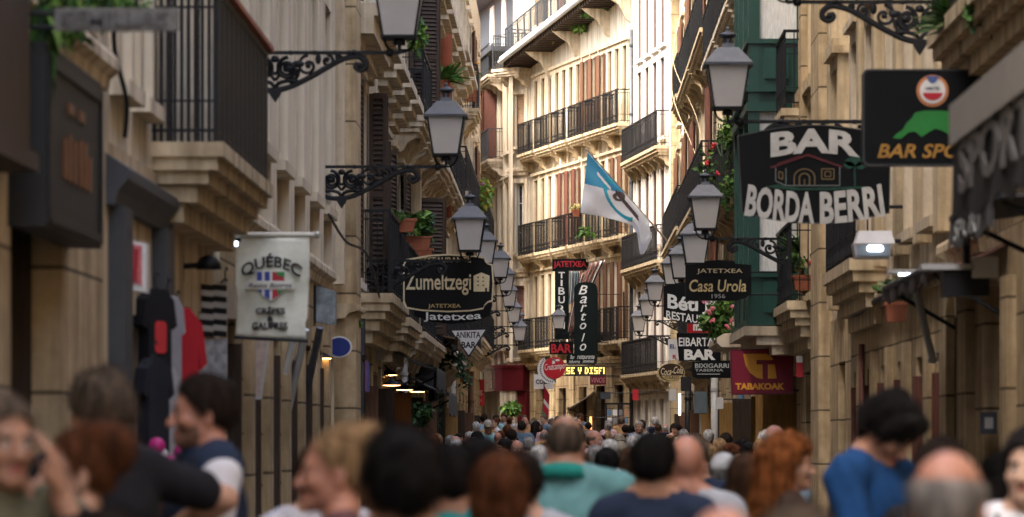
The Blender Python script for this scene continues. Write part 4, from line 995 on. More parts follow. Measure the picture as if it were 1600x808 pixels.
o = g.text([("Cruzcampo", 851, 569, 882, 582, 0.0, 0.1, lambda u, w, px, py: (px, py - 3 * u))], ink_white); 
for v in o.data.vertices: v.co.y -= 0.02
g.shape([[(863, 560), (866, 559), (867, 568), (863, 569)], ellip(871, 563, 3.5, 1.6, 10), ellip(865, 562, 2, 2.4, 10)], ink_white, "jug_mark", 1, -0.02)
g.arm('R', (568,), wallx=2.0, x_from=875)
g = Sign("square white shop sign with black capitals half behind the round red sign", 849, 596, 112.5, "shop_sign")
g.board([(834.5, 585), (864.7, 585), (864.7, 608), (834.5, 608)], white_plastic, 0.1); g.text([("COCO", 837, 593, 862, 600, 0.03)], ink_black); g.arm('R', (587,), wallx=1.9)
g = Sign("black led display with running yellow letters under the vertical boards", 915, 579, 109.5, "led_display", "display")
g.board([(884, 571.5), (946, 571.5), (946, 587), (884, 587)], ink_black, 0.12)
FONT5 = {'S': ("111", "100", "111", "001", "111"), 'E': ("111", "100", "110", "100", "111"), 'Y': ("101", "101", "111", "010", "010"), 'D': ("110", "101", "101", "101", "110"), 'I': ("111", "010", "010", "010", "111"), 'F': ("111", "100", "110", "100", "100"), 'R': ("111", "101", "110", "101", "101")}
m = MB(); cxp = 885.2
for ch in "SE Y DISFR":
    if ch == ' ': cxp += 3.6; continue
    w = 1.9
    for j, row in enumerate(FONT5[ch]):
        for i, bit in enumerate(row):
            if bit == '1' and cxp + i * w < 944: m.ext(g.T(rrect(cxp + i*w, 574 + j*2.15, cxp + i*w + 1.65, 574 + j*2.15 + 1.8, 0.4, 1)), -0.01, 0.01)
    cxp += 7.2
m.build("led_letters", emis("led_yellow", (1.0, 0.70, 0.16), 0.5), g.root); g.arm('R', (573,), wallx=2.6, x_from=940)
g = Sign("small wine red shop plate with pale scribbled letters under the led display", 934, 593, 112.5, "shop_sign")
g.board([(922, 587), (947, 587), (947, 601), (922, 601)], wine, 0.1)
g.text([("VINOS", 924, 590, 945, 598, 0.0, 0.2)], M("faded_pink", (0.5, 0.2, 0.22), 0.6, var=0.2)); g.arm('R', (589,), wallx=1.9)
g = Sign("red poster with white letters at the foot of the left row", 745, 613, 113.5, "poster", "poster")
g.board([(728, 593), (757, 593), (757, 634), (728, 634)], M("poster_red", (0.50, 0.03, 0.03), 0.5, var=0.1), 0.04)
g.text([("LOS", 733, 610, 754, 618, 0.02), ("TAPAS", 733, 624, 753, 628, 0.0)], ink_white); g.arm('L', (597,), wallx=-2.5)

# -- right side ------------------------------------------------------
g = Sign("curved black bar board with chunky white letters and a painted cottage", 1272, 272, 34.0)
def barrel(i):
    o = []
    for k in range(13):
        u = k / 12; o.append((1152 + i + u * (240 - 2*i), 212 + i - 17 * math.sin(math.pi * u)))
    for k in range(13):
        u = 1 - k / 12; o.append((1159 + i + u * (231 - 2*i), 333 - i + 16 * math.sin(math.pi * u)))
    return o
g.board(barrel(0), sign_black, 0.09); g.border(barrel(0), barrel(1.6), M("rim_grey", (0.05, 0.055, 0.055), 0.5))
bow = lambda u, w, px, py: (px, py - 7 * math.sin(math.pi * u) + 3)
g.text([("BAR", 1204, 205, 1343, 243, 0.04, 0, bow)], M("painted_white", (0.50, 0.50, 0.48), 0.6, var=0.15, scale=8), "top_word")
smile = lambda u, w, px, py: (px + (w - 0.5) * (u - 0.5) * -14, py + 17 * math.sin(math.pi * (0.08 + 0.84*u)) - 14 + (0.5 - w) * 4)
g.text([("BORDA", 1166, 299, 1272, 345, 0.035, 0, lambda u, w, px, py: smile(u * 0.49, w, px, py)), ("BERRI", 1281, 299, 1380, 345, 0.035, 0, lambda u, w, px, py: smile(0.51 + u * 0.49, w, px, py))], M("painted_white", (0.50, 0.50, 0.48), 0.6, var=0.15, scale=8), "name")
def stroke(pts, wd):
    out = []
    for (ax, ay), (bx, by) in zip(pts[:-1], pts[1:]):
        l = math.hypot(bx-ax, by-ay) or 1; nx, ny = -(by-ay)/l*wd/2, (bx-ax)/l*wd/2
        out.append([(ax+nx, ay+ny), (bx+nx, by+ny), (bx-nx, by-ny), (ax-nx, ay-ny)])
    return out
g.shape(stroke([(1204, 262), (1262, 242), (1316, 261)], 3.2) + stroke([(1215, 256), (1250, 244)], 2), M("roof_red", (0.09, 0.012, 0.016), 0.5, var=0.2), "painted_roof")
g.shape(stroke([(1212, 262), (1212, 283), (1228, 290), (1228, 263)], 1.4) + stroke([(1228, 290), (1312, 290), (1312, 262)], 1.4), M("painted_grey", (0.15, 0.17, 0.17), 0.6), "painted_walls")
dr = [(1241, 290)] + [(1257 + 16 * math.cos(R(180 - 18*k)), 277 - 13 * math.sin(R(18*k))) for k in range(11)] + [(1273, 290)]
dr2 = [(1249, 290)] + [(1257 + 8 * math.cos(R(180 - 18*k)), 278 - 7 * math.sin(R(18*k))) for k in range(11)] + [(1265, 290)]
sq = [(1284, 264), (1303, 264), (1303, 280), (1284, 280), (1284, 264)]; sq2 = [(1289, 268), (1298, 268), (1298, 276), (1289, 276), (1289, 268)]
pg = M("painted_gold", (0.16, 0.115, 0.05), 0.5, var=0.2)
for nm, st in (("painted_door", stroke(dr, 1.8)), ("painted_door", stroke(dr2, 1.8)), ("painted_door", stroke([(1257, 280), (1257, 290)], 1.4)), ("painted_window", stroke(sq, 1.6)), ("painted_window", stroke(sq2, 1.4)), ("painted_window", stroke([(1217, 268), (1223, 270), (1223, 280), (1217, 278), (1217, 268)], 1.5))): g.shape(st, pg, nm)
g.shape([ellip(1335, 253, 15, 8, 14), ellip(1326, 258, 8, 6, 12), ellip(1345, 259, 8, 6, 12)] + stroke([(1335, 255), (1336, 291)], 2.6) + [[(1195, 292), (1215, 288), (1250, 294), (1300, 293), (1350, 291), (1352, 294), (1300, 297), (1240, 297)]], M("painted_green", (0.008, 0.055, 0.035), 0.5, var=0.3, scale=20), "painted_tree")
g.arm('R', (206, 323), x_from=1350, r=0.016)

g = Sign("black rounded bar sign with a green bear silhouette and beer badge", 1455, 183, 27.0)
g.board(rrect(1348, 108, 1564, 259, 9), sign_black, 0.12); g.border(rrect(1348, 108, 1564, 259, 9), rrect(1351, 111, 1561, 256, 8), M("rim_grey2", (0.03, 0.033, 0.036), 0.4))
g.shape([ellip(1457, 142, 25, 25, 30)], M("badge_orange", (0.50, 0.20, 0.08), 0.5, var=0.15), "badge_rim"); g.shape([ellip(1457, 142, 20, 20, 30)], white_plastic, "badge_field", 2)
g.shape([ellip(1457, 143, 16, 14, 16, 10, 170)], M("badge_red", (0.45, 0.02, 0.03), 0.5), "badge_half", 3); g.text([("AMSTEL", 1445, 136, 1469, 141, 0.01)], ink_black, "badge_lettering", 3)
g.shape([[(1447, 119), (1467, 119), (1462, 128), (1457, 131), (1452, 128)]], M("badge_blue", (0.08, 0.12, 0.3), 0.5), "badge_ribbon", 3)
bear = [(1395, 216), (1401, 209), (1410, 203), (1416, 193), (1425, 184), (1430, 176), (1445, 173), (1470, 173), (1500, 176), (1515, 184), (1518, 214), (1508, 214), (1500, 205), (1485, 213), (1476, 206), (1462, 201), (1452, 206), (1440, 214), (1430, 206), (1420, 207), (1408, 217)]
g.shape([bear], M("bear_green", (0.02, 0.20, 0.035), 0.5, var=0.15), "bear_silhouette")
g.text([("BAR SPORT", 1371, 225, 1545, 247, 0.02, 0.25)], M("letter_amber", (0.42, 0.22, 0.04), 0.45, var=0.25, scale=15)); g.arm('R', (120, 250), x_from=1550)

g = Sign("maroon square tobacco sign with orange leaf emblem", 1188, 581, 50.0, "shop_sign")
g.board([(1141, 546), (1240, 544), (1240, 616), (1143, 617)], M("maroon", (0.27, 0.016, 0.045), 0.45, var=0.08), 0.14); g.border([(1141, 546), (1240, 544), (1240, 616), (1143, 617)], [(1143, 548), (1238, 546), (1238, 614), (1145, 615)], M("maroon_rim", (0.13, 0.02, 0.035), 0.4))
c5 = lambda pts: [(980 + x / 3.366, 420 + y / 3.366) for x, y in pts]
am = M("tobacco_orange", (0.95, 0.45, 0.05), 0.45, var=0.05)
g.shape([c5([(610, 448), (735, 447), (762, 468), (770, 480), (680, 480), (680, 503), (712, 503), (712, 580), (680, 573), (645, 547), (622, 505)]), c5([(740, 503), (776, 503), (786, 577), (740, 578)])], am, "leaf_emblem")
g.text([("TABAKOAK", 1149, 598.5, 1226, 609, 0.05)], am); g.arm('R', (550, 610), x_from=1236)

g = Sign("black board with gold script under an arched small header", 1122, 440, 48.8)
g.board([(1071, 414), (1100, 412), (1102, 408), (1124, 406), (1147, 408), (1149, 412), (1174, 414), (1174, 458), (1165, 466), (1150, 470), (1071, 470)], sign_black, 0.07)
g.text([("JATETXEA", 1089, 420, 1160, 428.5, 0.0)], ink_cream, "header"); g.text([("Casa Urola", 1077, 437, 1166, 456, 0.01, 0.15)], M("script_gold", (0.62, 0.50, 0.26), 0.45), "name"); g.text([("1956", 1112, 459.5, 1133, 466, 0.0)], ink_grey, "year"); g.arm('R', (425, 460), x_from=1165)
g = Sign("black board with chunky pale letters behind the gold script board", 1085, 475, 63.0)
g.board([(1037, 447), (1060, 442), (1085, 440), (1138, 441), (1138, 502), (1112, 506), (1080, 505), (1055, 502), (1037, 495)], sign_black, 0.07)
g.text([("Béti Jai", 1043, 460, 1128, 489, 0.03, 0, lambda u, w, px, py: (px, py + 5 * math.sin(u * math.pi) - 1))], ink_white, "name"); g.text([("RESTAURANTE", 1041, 485, 1136, 498, 0.02, 0, lambda u, w, px, py: (px, py + 8 * math.sin(min(1, u * 1.1) * math.pi * 0.6)))], ink_white, "second_line"); g.arm('R', (455,), x_from=1130)
g = Sign("small red sign with bold white letters under the chunky lettered board", 1092, 513, 66.5, "shop_sign")
g.board([(1074, 506), (1118, 506), (1118, 520), (1074, 520)], M("sign_red", (0.42, 0.012, 0.02), 0.4, var=0.1), 0.08); g.text([("mar", 1083, 506.5, 1106, 517, 0.05)], ink_white); g.arm('R', (510,), x_from=1115)
g = Sign("black bar board with bold white words in two rows above the coke oval", 1091, 543, 69.0)
g.board([(1057, 521), (1126, 520), (1126, 565), (1061, 564)], sign_black, 0.07); g.text([("EIBARTAR", 1060.5, 527.5, 1124, 541, 0.02)], ink_white, "top_line"); g.text([("BAR", 1069, 546, 1118, 562.5, 0.05)], ink_white, "bottom_line"); g.arm('R', (530,), x_from=1120)
g = Sign("black tavern board with grey slab letters left of the maroon sign", 1112, 577, 62.0)
g.board([(1082, 565), (1143, 563), (1143, 591), (1082, 590)], sign_black, 0.08); g.text([("BIXIGARRI", 1086, 568, 1139, 575, 0.02), ("TABERNA", 1086, 576.5, 1130, 580.5, 0.01)], ink_grey); g.shape([[(1089, 584), (1125, 584), (1125, 585.3), (1089, 585.3)]], ink_grey, "rule"); g.arm('R', (570,), x_from=1140)
g = Sign("small white sign with a blue word over a red letter", 1054, 546, 75.0, "shop_sign")
g.board([(1044, 530), (1066, 530), (1066, 562), (1044, 562)], white_plastic, 0.06); g.text([("EL", 1046.5, 538, 1055.5, 544.5, 0.02)], M("letter_blue", (0.03, 0.05, 0.25), 0.5), "blue_word"); g.text([("R", 1051, 554.5, 1057.5, 561, 0.03)], ink_red, "red_letter"); g.arm('R', (532,))
g = Sign("brown oval soda sign with cream script and a gold lower band", 1049, 582, 82.0, "oval_sign")
g.board(ellip(1049, 582, 21, 15, 32), M("coke_brown", (0.035, 0.016, 0.01), 0.4, var=0.2), 0.08); g.border(ellip(1049, 582, 21, 15, 32), ellip(1049, 582, 19.8, 13.8, 32), ink_gold)
g.shape([ellip(1050, 584, 17, 11, 16, 15, 165)], ink_gold, "gold_band"); g.text([("Coca-Cola", 1032.5, 574, 1067, 585, 0.012, 0.35, lambda u, w, px, py: (px, py + 1.5 * math.sin(u * 6)))], ink_cream, "script", 2); g.text([("ITXASO", 1039, 587.5, 1061, 592, 0.01)], ink_black, "band_lettering", 3); g.arm('R', (578,), x_from=1066)

# ================================================================== AWNINGS, FLOODLIGHT, BOXES, PIPES
def awning(label, y0, y1, xw, xo, zw, zo, val, mat, vmat, letters=None, group="awnings over the shop fronts"):
    o = thing("awning", label, "awning", (0, 0, 0), 0, group)
    t = 0.025
    m = MB(); n = 10
    vs = []
    for k in (0, t):
        for i in range(n + 1):
            u = i / n; zz = zw + (zo - zw) * u - 0.03 * math.sin(math.pi * u)
            vs += [(xw + (xo - xw) * u, y0, zz - k), (xw + (xo - xw) * u, y1, zz - k)]
    q = 2 * (n + 1); fs = []
    for i in range(n):
        a = 2 * i; fs += [(a, a+1, a+3, a+2), (q+a, q+a+2, q+a+3, q+a+1), (a, a+2, q+a+2, q+a), (a+1, q+a+1, q+a+3, a+3)]
    fs += [(0, q, q+1, 1), (2*n, 2*n+1, q+2*n+1, q+2*n)]
    m.add(vs, fs); m.build("canopy", mat, o)
    sg = 1 if xo > xw else -1
    m = MB(); k = 24
    pts = [(y0 + (y1 - y0) * i / k, zo - t - val + 0.03 * math.sin(i * 1.7)) for i in range(k + 1)]
    vs = [(xo + sg * 0.02, y, zo) for y, z in pts] + [(xo + sg * (0.02 + 0.015 * math.sin(i * 1.1)), y, z) for i, (y, z) in enumerate(pts)] 
    m.add(vs, [(i, i+1, k+2+i, k+1+i) for i in range(k)]); ob = m.build("valance", vmat, o)
    so = ob.modifiers.new("thick", 'SOLIDIFY'); so.thickness = 0.008
    m = MB(); m.tube([(xo, y0 - 0.03, zo - 0.01), (xo, y1 + 0.03, zo - 0.01)], 0.03, 8)
    for y in (y0 + 0.15, y1 - 0.15): m.tube([(xw, y, zo - 0.35), (xo - sg * 0.05, y, zo - 0.04)], 0.016, 6)
    m.build("arms", iron, o)
    return o
o = awning("black awning at right edge with pale letters on its valance", 14.8, 18.75, XR, 1.93, 3.62, 3.17, 0.46, M("awning_grey", (0.30, 0.29, 0.27), 0.85, var=0.1), M("awning_black", (0.016, 0.016, 0.018), 0.8, var=0.3))
m = MB(); v, f = glyphs("SPORT", 0.03); vs = [(1.897 + 0.0 * q[2], 18.45 - q[0] * 2.9, 2.80 + q[1] * 0.27) if q[2] < 0 else (1.905, 18.45 - q[0] * 2.9, 2.80 + q[1] * 0.27) for q in v]; m.add(vs, f); MB().box(1.885, 1.925, 14.8, 18.76, 3.06, 3.26).build("cassette", M("awning_grey", (0.3, 0.29, 0.27)), o); m.build("lettering", M("dim_white", (0.13, 0.13, 0.13), 0.7, var=0.3, scale=12), o)
o = awning("small grey awning with pale script behind the black awning", 21.3, 23.6, XR, 2.40, 3.10, 3.00, 0.17, M("awning_slate", (0.06, 0.06, 0.062), 0.85, var=0.2), M("awning_slate_val", (0.075, 0.075, 0.08), 0.8, var=0.2))
m = MB(); v, f = glyphs("SPORT", 0.0, 0.3); vs = [(2.367 if q[2] < 0 else 2.376, 23.3 - q[0] * 1.6, 2.83 + q[1] * 0.12) for q in v]; m.add(vs, f); m.build("lettering", ink_grey, o)
awning("tiled reddish canopy edge jutting out over a dark doorway", 26.5, 30.0, XR, 2.52, 3.02, 2.82, 0.1, M("canopy_brown", (0.12, 0.06, 0.045), 0.8, var=0.3), M("canopy_dark", (0.03, 0.02, 0.018), 0.8))
awning("cream sloping awning folded out at the sunlit corner house", 113.6, 119.5, 0.95, 0.15, 3.15, 2.62, 0.12, M("awning_cream", (0.60, 0.55, 0.46), 0.8, var=0.08), M("awning_cream_val", (0.5, 0.46, 0.38), 0.8))
awning("dark grey shop awning on left below the lamp cascade", 52.5, 56.0, XL, -1.75, 2.98, 2.62, 0.25, M("awning_dark", (0.035, 0.036, 0.038), 0.85, var=0.2), M("awning_dark_val", (0.045, 0.046, 0.05), 0.85, var=0.2))
awning("second dark awning on left with a slanting grey flap", 59.0, 63.5, XL, -1.78, 2.72, 2.36, 0.3, M("awning_dark2", (0.06, 0.06, 0.062), 0.85, var=0.2), M("awning_dark_val2", (0.09, 0.09, 0.09), 0.85, var=0.2))
awning("brown wooden canopy under the white triangular sign", 66.6, 72.0, XL, -1.85, 3.62, 3.42, 0.18, M("canopy_wood", (0.17, 0.10, 0.055), 0.7, var=0.2), M("canopy_wood2", (0.14, 0.08, 0.045), 0.7, var=0.2))
# stone canopy under the geranium shrubs
t = thing("stone_canopy", "pale rounded stone canopy under the flowering shrub right of the black boards", "canopy", (XR, 58.5, 0))
m = MB(); m.extx([(0, 3.02), (-0.75, 3.02), (-0.82, 3.08), (-0.82, 3.16), (-0.72, 3.22), (0, 3.28)], -1.6, 1.6); 
o = m.build("hood", trimst, t); o.rotation_euler = (0, 0, R(-90))
m = MB(); m.extx([(0, 2.4), (-0.12, 2.4), (-0.5, 3.0), (0, 3.0)], -1.4, -1.2); m.extx([(0, 2.4), (-0.12, 2.4), (-0.5, 3.0), (0, 3.0)], 1.2, 1.4); o = m.build("corbels", trimst, t); o.rotation_euler = (0, 0, R(-90))
# awning poles folded against the cream wall
for i, (xa, ya, xb, yb, d, mt) in enumerate(((463, 512, 428, 655, 33.5, white_plastic), (478, 515, 447, 655, 34.5, pvc_grey), (500, 512, 470, 660, 36, iron_grey))):
    a, c = P(xa, ya, d), P(xb, yb, d + 0.4); t = thing("slanting_pole", ["long white folded awning arm slanting down the cream wall", "second pale awning arm slanting beside the white one", "dark slanting awning arm nearest the blue oval sign"][i], "awning arm", c)
    m = MB(); m.tube([a - c, (a - c) * 0.5, Vector((0, 0, 0))], 0.034, 6); m.build("tube", mt, t)
    m = MB(); m.ball((0, 0, 0), 0.05, 8, 6); m.box(-0.12, 0.02, -0.03, 0.03, -0.04, 0.03); m.build("hinge", mt, t)
a, c = P(1426, 432, 29.5), P(1457, 560, 30.2); t = thing("slanting_pole", "pale awning arm slanting down right of the hanging basket", "awning arm", c)
m = MB(); m.tube([a - c, Vector((0, 0, 0))], 0.03, 6); m.build("tube", pvc_grey, t); m = MB(); m.ball((0, 0, 0), 0.045, 8, 6); m.build("hinge", pvc_grey, t)

# floodlight, lit
q = P(1362, 385, 33.5); t = thing("floodlight", "lit silver floodlight box jutting out above a corbelled balcony", "floodlight", q)
m = MB(); m.frustum(-0.11, 0.15, 0.10, 0.02, 0.17, 0.13); m.frustum(0.0201, 0.175, 0.135, 0.13, 0.14, 0.11, c=(0.02, 0)); m.build("housing", M("silver_housing", (0.6, 0.6, 0.62), 0.4, 0.2, var=0.1), t)
m = MB(); m.box(-0.14, 0.14, -0.128, -0.122, -0.09, 0.005); m.build("lens", M("lens_blue", (0.25, 0.32, 0.4), 0.15, var=0.2), t)
m = MB(); m.ext(rrect(-0.05, -0.05, 0.09, 0.0, 0.02, 3), -0.134, -0.13); m.build("lit_element", emis("lamp_white", (0.92, 0.96, 1.0), 1.6), t)
m = MB(); m.tube([(0.1, 0.05, 0.05), (XR - q.x, 0.05, 0.05)], 0.02, 6); m.build("arm", iron, t)
# strip light under a shade at right
q = P(1422, 427, 30.2); t = thing("strip_light", "lit bluish strip light under a pale shade by the hanging basket", "light", q)
m = MB(); m.box(-0.17, 0.30, -0.06, 0.2, 0.0, 0.03); m.build("shade", pvc_grey, t); m = MB(); m.box(-0.09, 0.04, -0.055, 0.0, -0.02, 0.0); m.build("tube", emis("tube_blue", (0.75, 0.85, 1.0), 1.6), t); m = MB(); m.tube([(0.2, 0.05, 0.03), (0.45, 0.05, 0.1)], 0.015, 6); m.build("arm", iron, t)
q = P(365, 381, 27.5); t = thing("strip_light", "small lit tube light on the wall at the banner's top left corner", "light", q)
m = MB(); m.box(-0.10, 0.05, -0.03, 0.05, 0.015, 0.04); m.build("shade", iron, t); m = MB(); m.box(-0.07, 0.03, -0.03, 0.0, -0.015, 0.015); m.build("tube", emis("tube_blue", (0.75, 0.85, 1.0), 1.6), t); m = MB(); m.tube([(-0.08, 0.03, 0.03), (XL - q.x, 0.03, 0.03)], 0.02, 6); m.build("arm", iron, t)
q = P(1475, 432, 23.5); t = thing("wall_speaker", "dark slanted box with a white end mounted on the stone wall under the grey awning", "wall box", q)
m = MB(); m.box(0.0, 0.28, 0, 0.25, -0.12, 0.04); m.build("housing", black_panel, t); m = MB(); m.box(0.17, 0.33, -0.03, 0.0, -0.01, 0.12); m.build("front_plate", white_plastic, t); m = MB(); m.box(-0.14, 0.18, -0.05, 0.2, 0.041, 0.075); m.build("lid", pvc_grey, t); m = MB(); m.tube([(0.15, 0.1, 0.075), (0.15, 0.1, 0.5)], 0.025, 6); m.build("pole", iron, t)
# warm shop lamps under the left canopies
wl = None
for px, py, d, lab in ((612, 602, 52, "leftmost warm lit dish lamp under the dark awning"), (632, 609, 55, "middle warm lit dish lamp under the dark awning"), (652, 612, 60, "right warm lit dish lamp near the slanting flap"), (607, 586, 53, "upper warm lit dish lamp by the dark awning"), (500, 560, 39.5, "small warm lit lamp left of the blue oval sign"), (535, 563, 43, "small warm lit lamp below the blue oval sign")):
    q = P(px, py, d)
    if wl is None:
        wl = thing("dish_lamp", lab, "shop lamp", q, 0, "warm shop lamps on the left")
        m = MB(); m.lathe([(0.13, 0.0), (0.11, 0.03), (0.05, 0.06), (0.02, 0.09)], n=12); m.build("lamp_shade", iron, wl)
        m = MB(); m.lathe([(0.02, -0.012), (0.11, -0.006), (0.12, 0.0)], n=12); m.build("lit_glass", emis("warm_glow", (1.0, 0.55, 0.2), 1.6), wl)
        m = MB(); m.tube([(0, 0, 0.08), (-0.06, 0, 0.14), (-0.25, 0, 0.12)], 0.01, 5); m.build("arm", iron, wl)
    else:
        o = copy_tree(wl); o.location = q; relabel(o, lab)
# dome lamp at left
q = P(326, 421, 25.0); t = thing("dome_lamp", "dark dome shaped wall lamp on a long arm before the stone pillars", "wall lamp", q)
m = MB(); m.lathe([(0.085, 0), (0.08, 0.04), (0.055, 0.075), (0.02, 0.09)], n=14); m.build("lamp_shade", iron, t, True); m = MB(); m.tube([(-0.03, 0, 0.03), (-0.3, 0, 0.01), (XL - q.x, 0, 0.0)], 0.018, 6); m.box(XL - q.x, XL - q.x + 0.03, -0.04, 0.04, -0.08, 0.1); m.build("arm", iron, t)
# clothes hanging outside the shop
def shirt(label, px, py, d, w, h, mat, extra=None):
    w *= 0.62; q = P(px, py, d); t = thing("hanging_shirt", label, "shirt", q, R(random.uniform(58, 72)), "clothes hung outside the slate shop")
    m = MB()
    m.ext([(-w*0.18, 0), (w*0.18, 0), (w*0.5, -h*0.10), (w*0.62, -h*0.34), (w*0.46, -h*0.38), (w*0.40, -h*0.22), (w*0.42, -h), (-w*0.42, -h), (-w*0.40, -h*0.22), (-w*0.46, -h*0.38), (-w*0.62, -h*0.34), (-w*0.5, -h*0.10)], -0.04, 0.04)
    m.build("fabric", mat, t)
    m = MB(); m.tube([(-w*0.35, 0, -h*0.05), (0, 0, 0.02), (w*0.35, 0, -h*0.05)], 0.008, 5); m.tube(cr([(0, 0, 0.02), (0, 0, 0.07), (0.02, 0, 0.1), (0.035, 0, 0.08)], 4), 0.005, 5); m.build("hanger", iron, t)
    if extra: m = MB(); m.ext(rrect(-w*0.2, -h*0.6, w*0.2, -h*0.3, 0.03), -0.046, -0.03); m.build("print", extra, t)
shirt("black printed t shirt hanging first on the slate shopfront", 242, 452, 22.3, 0.42, 0.62, M("black_cotton", (0.006, 0.006, 0.008), 0.9, var=0.3), petal_red)
shirt("grey t shirt hanging behind the black one", 262, 462, 22.9, 0.42, 0.62, M("grey_cotton", (0.30, 0.30, 0.34), 0.9, var=0.15))
shirt("long red jersey hanging at the right end of the clothes", 276, 480, 23.4, 0.72, 1.0, M("red_cotton", (0.38, 0.012, 0.022), 0.9, var=0.15))
shirt("dark t shirt in the lower row under the black one", 240, 560, 22.0, 0.4, 0.6, M("navy_cotton", (0.012, 0.013, 0.02), 0.9, var=0.4))
shirt("pale grey t shirt in the lower row of clothes", 258, 575, 22.6, 0.4, 0.6, M("pale_cotton", (0.36, 0.37, 0.40), 0.9, var=0.12))
shirt("cream jacket hanging left of the white banner", 352, 440, 27.0, 0.26, 0.26, M("cream_cotton", (0.42, 0.38, 0.32), 0.9, var=0.15))
# drainpipes, boxes, alarm
def pipe(label, x, y, z0, z1, mat, r=0.055):
    t = thing("drainpipe", label, "drainpipe", (x, y, z0)); m = MB(); m.tube([(0, 0, 0), (0, 0, z1 - z0)], r, 10); m.build("pipe", mat, t, True)
    z = 0.6
    while z < z1 - z0: MB().lathe([(r + 0.012, z), (r + 0.012, z + 0.06)], n=10).build("collar", mat, t); z += 2.0
pipe("whitish drainpipe full of stickers beside the stone pillar", 3.02, 45.6, 0, 3.0, M("stickered_pipe", (0.55, 0.54, 0.53), 0.6, var=0.45, scale=6))
pipe("grey upper drainpipe next to the green bay", 3.0, 47.4, 3.9, 10.8, pvc_grey)
pipe("brick red downpipe among the left balconies", -2.3, 75.0, 6.0, 16, M("red_pipe", (0.33, 0.10, 0.06), 0.6, var=0.1), 0.13)
pipe("white drainpipe on edge of the white house", 2.92, 103.6, 0.5, 13.8, white_plastic)
pipe("dark grey drainpipe between the white house and the corner house", 1.98, 111.6, 0.5, 13.6, iron_grey)
q = P(1095, 629, 70); t = thing("meter_cabinet", "blue grey metal cabinet on the wall under the tavern board", "cabinet", q); m = MB(); m.box(-0.12, 0.12, 0, 0.25, -0.2, 0.2); m.build("box", M("cabinet_blue", (0.13, 0.17, 0.20), 0.5, var=0.1), t); m = MB(); m.box(-0.11, 0.11, -0.008, 0, -0.19, 0.19); m.build("door", M("cabinet_blue2", (0.15, 0.19, 0.22), 0.5, var=0.1), t); m = MB(); m.tube([(0, 0.1, -0.2), (0, 0.1, -1.4)], 0.02, 6); m.build("conduit", pvc_grey, t)
q = P(1051, 617, 100); t = thing("meter_box", "small grey box high on the pale shop wall", "box", q); m = MB(); m.box(-0.1, 0.1, 0, 0.2, -0.16, 0.16); m.build("box", M("box_grey", (0.25, 0.27, 0.26), 0.6, var=0.15), t); m = MB(); m.box(-0.09, 0.09, -0.008, 0, -0.15, 0.15); m.build("lid", pvc_grey, t)
q = P(1249, 574, 47); t = thing("alarm_box", "small red and white alarm box beside the maroon sign", "alarm", q); m = MB(); m.box(-0.035, 0.05, 0, 0.1, -0.12, 0.06); m.build("box", ink_red, t); m = MB(); m.box(-0.03, 0.04, 0, 0.1, 0.06, 0.14); m.build("cap", white_plastic, t)
q = P(454, 594, 44.0); t = thing("notice_frame", "small framed notice on the ochre wall under the blue oval", "notice", P(530, 594, 42.4)); m = MB(); m.box(-0.05, 0.05, 0, 0.03, -0.1, 0.1); m.build("frame", pvc_grey, t); m = MB(); m.box(-0.04, 0.04, -0.006, 0, -0.085, 0.085); m.build("paper", white_plastic, t)
# cables
def cable(label, pts, r=0.012, mat=iron):
    o = MB().tube(cr(pts, 8), r, 5).build("cable", mat); tag(o, label, "cable", "cables along the walls"); return o
cable("black cable sagging along the cream wall above the banner", [P(440, 330, 34), P(490, 372, 39), P(520, 408, 43), P(560, 470, 47)], 0.010)
cable("loose cable running down beside the near window on the left", [(-2.44, 20.8, 4.6), (-2.42, 20.9, 4.2), (-2.45, 20.95, 3.8), (-2.40, 21.1, 3.5), (-2.42, 21.2, 3.3)], 0.014)
cable("cable bundle along the ledge of the sandstone house", [(3.0, 30.6, 2.98), (2.98, 33, 2.93), (2.99, 36, 2.97), (2.98, 39, 2.92), (3.0, 41, 2.97)], 0.03)
cable("cable hooked across the stone pillar at left", [(-2.2, 36, 3.75), (-2.15, 38, 3.6), (-2.1, 41, 3.62), (-2.2, 46, 3.35)], 0.014)
for i, (x, y) in enumerate(((2.65, 88), (2.7, 91))):
    cable(["pale cable looping down in front of the yellow balconies", "pale cable from the roof edge past the ashlar pillar", "thin cable swooping between the white house and ashlar house", "pale cable hanging by the yellowish corbels"][i], [(3.0, y + 8, 12.5), (x, y + 3, 11.2), (x - 0.1, y, 10.2 - i * 0.4), (x + 0.3, y - 4, 8.6 - i * 0.5), (3.0, y - 6, 7.2)], 0.009, M("pale_cable", (0.45, 0.38, 0.25), 0.7))

# ================================================================== FLAG AND STRIPED CLOTH
base = Vector((3.08, 100.0, CAMZ + (VY - 402) * 100 / FPX)); tipp = P(917, 234, 95.5)
t = thing("flag", "white rowing flag with pale blue corner and ring on a slanting pole", "flag", base)
m = MB(); m.tube([Vector((0, 0, 0)), tipp - base], [0.028, 0.018], 8); m.ball(tipp - base, 0.035, 8, 6); m.build("flagpole", M("pole_grey", (0.30, 0.28, 0.26), 0.4, 0.3), t)
A, Bp, C_, D_ = (918, 238), (1014, 345), (1002, 400), (907, 332)
n = 70; vs = []; cent = []
def flag_px(u, v):
    tx = A[0] + (Bp[0]-A[0])*u; ty = A[1] + (Bp[1]-A[1])*u
    us = (0, 0.3, 0.55, 0.78, 0.86, 0.92, 0.96, 1.0); bx = float(np.interp(u, us, (907, 935, 962, 988, 996, 1000, 1007, 1018))); by = float(np.interp(u, us, (333, 337, 344, 352, 366, 399, 396, 372)))
    return tx + (bx - tx) * v + 3 * math.sin(v * 5 + u * 3) * v * (1 - v), ty + (by - ty) * v + 5 * math.sin(math.pi * u) * v * (1 - v)
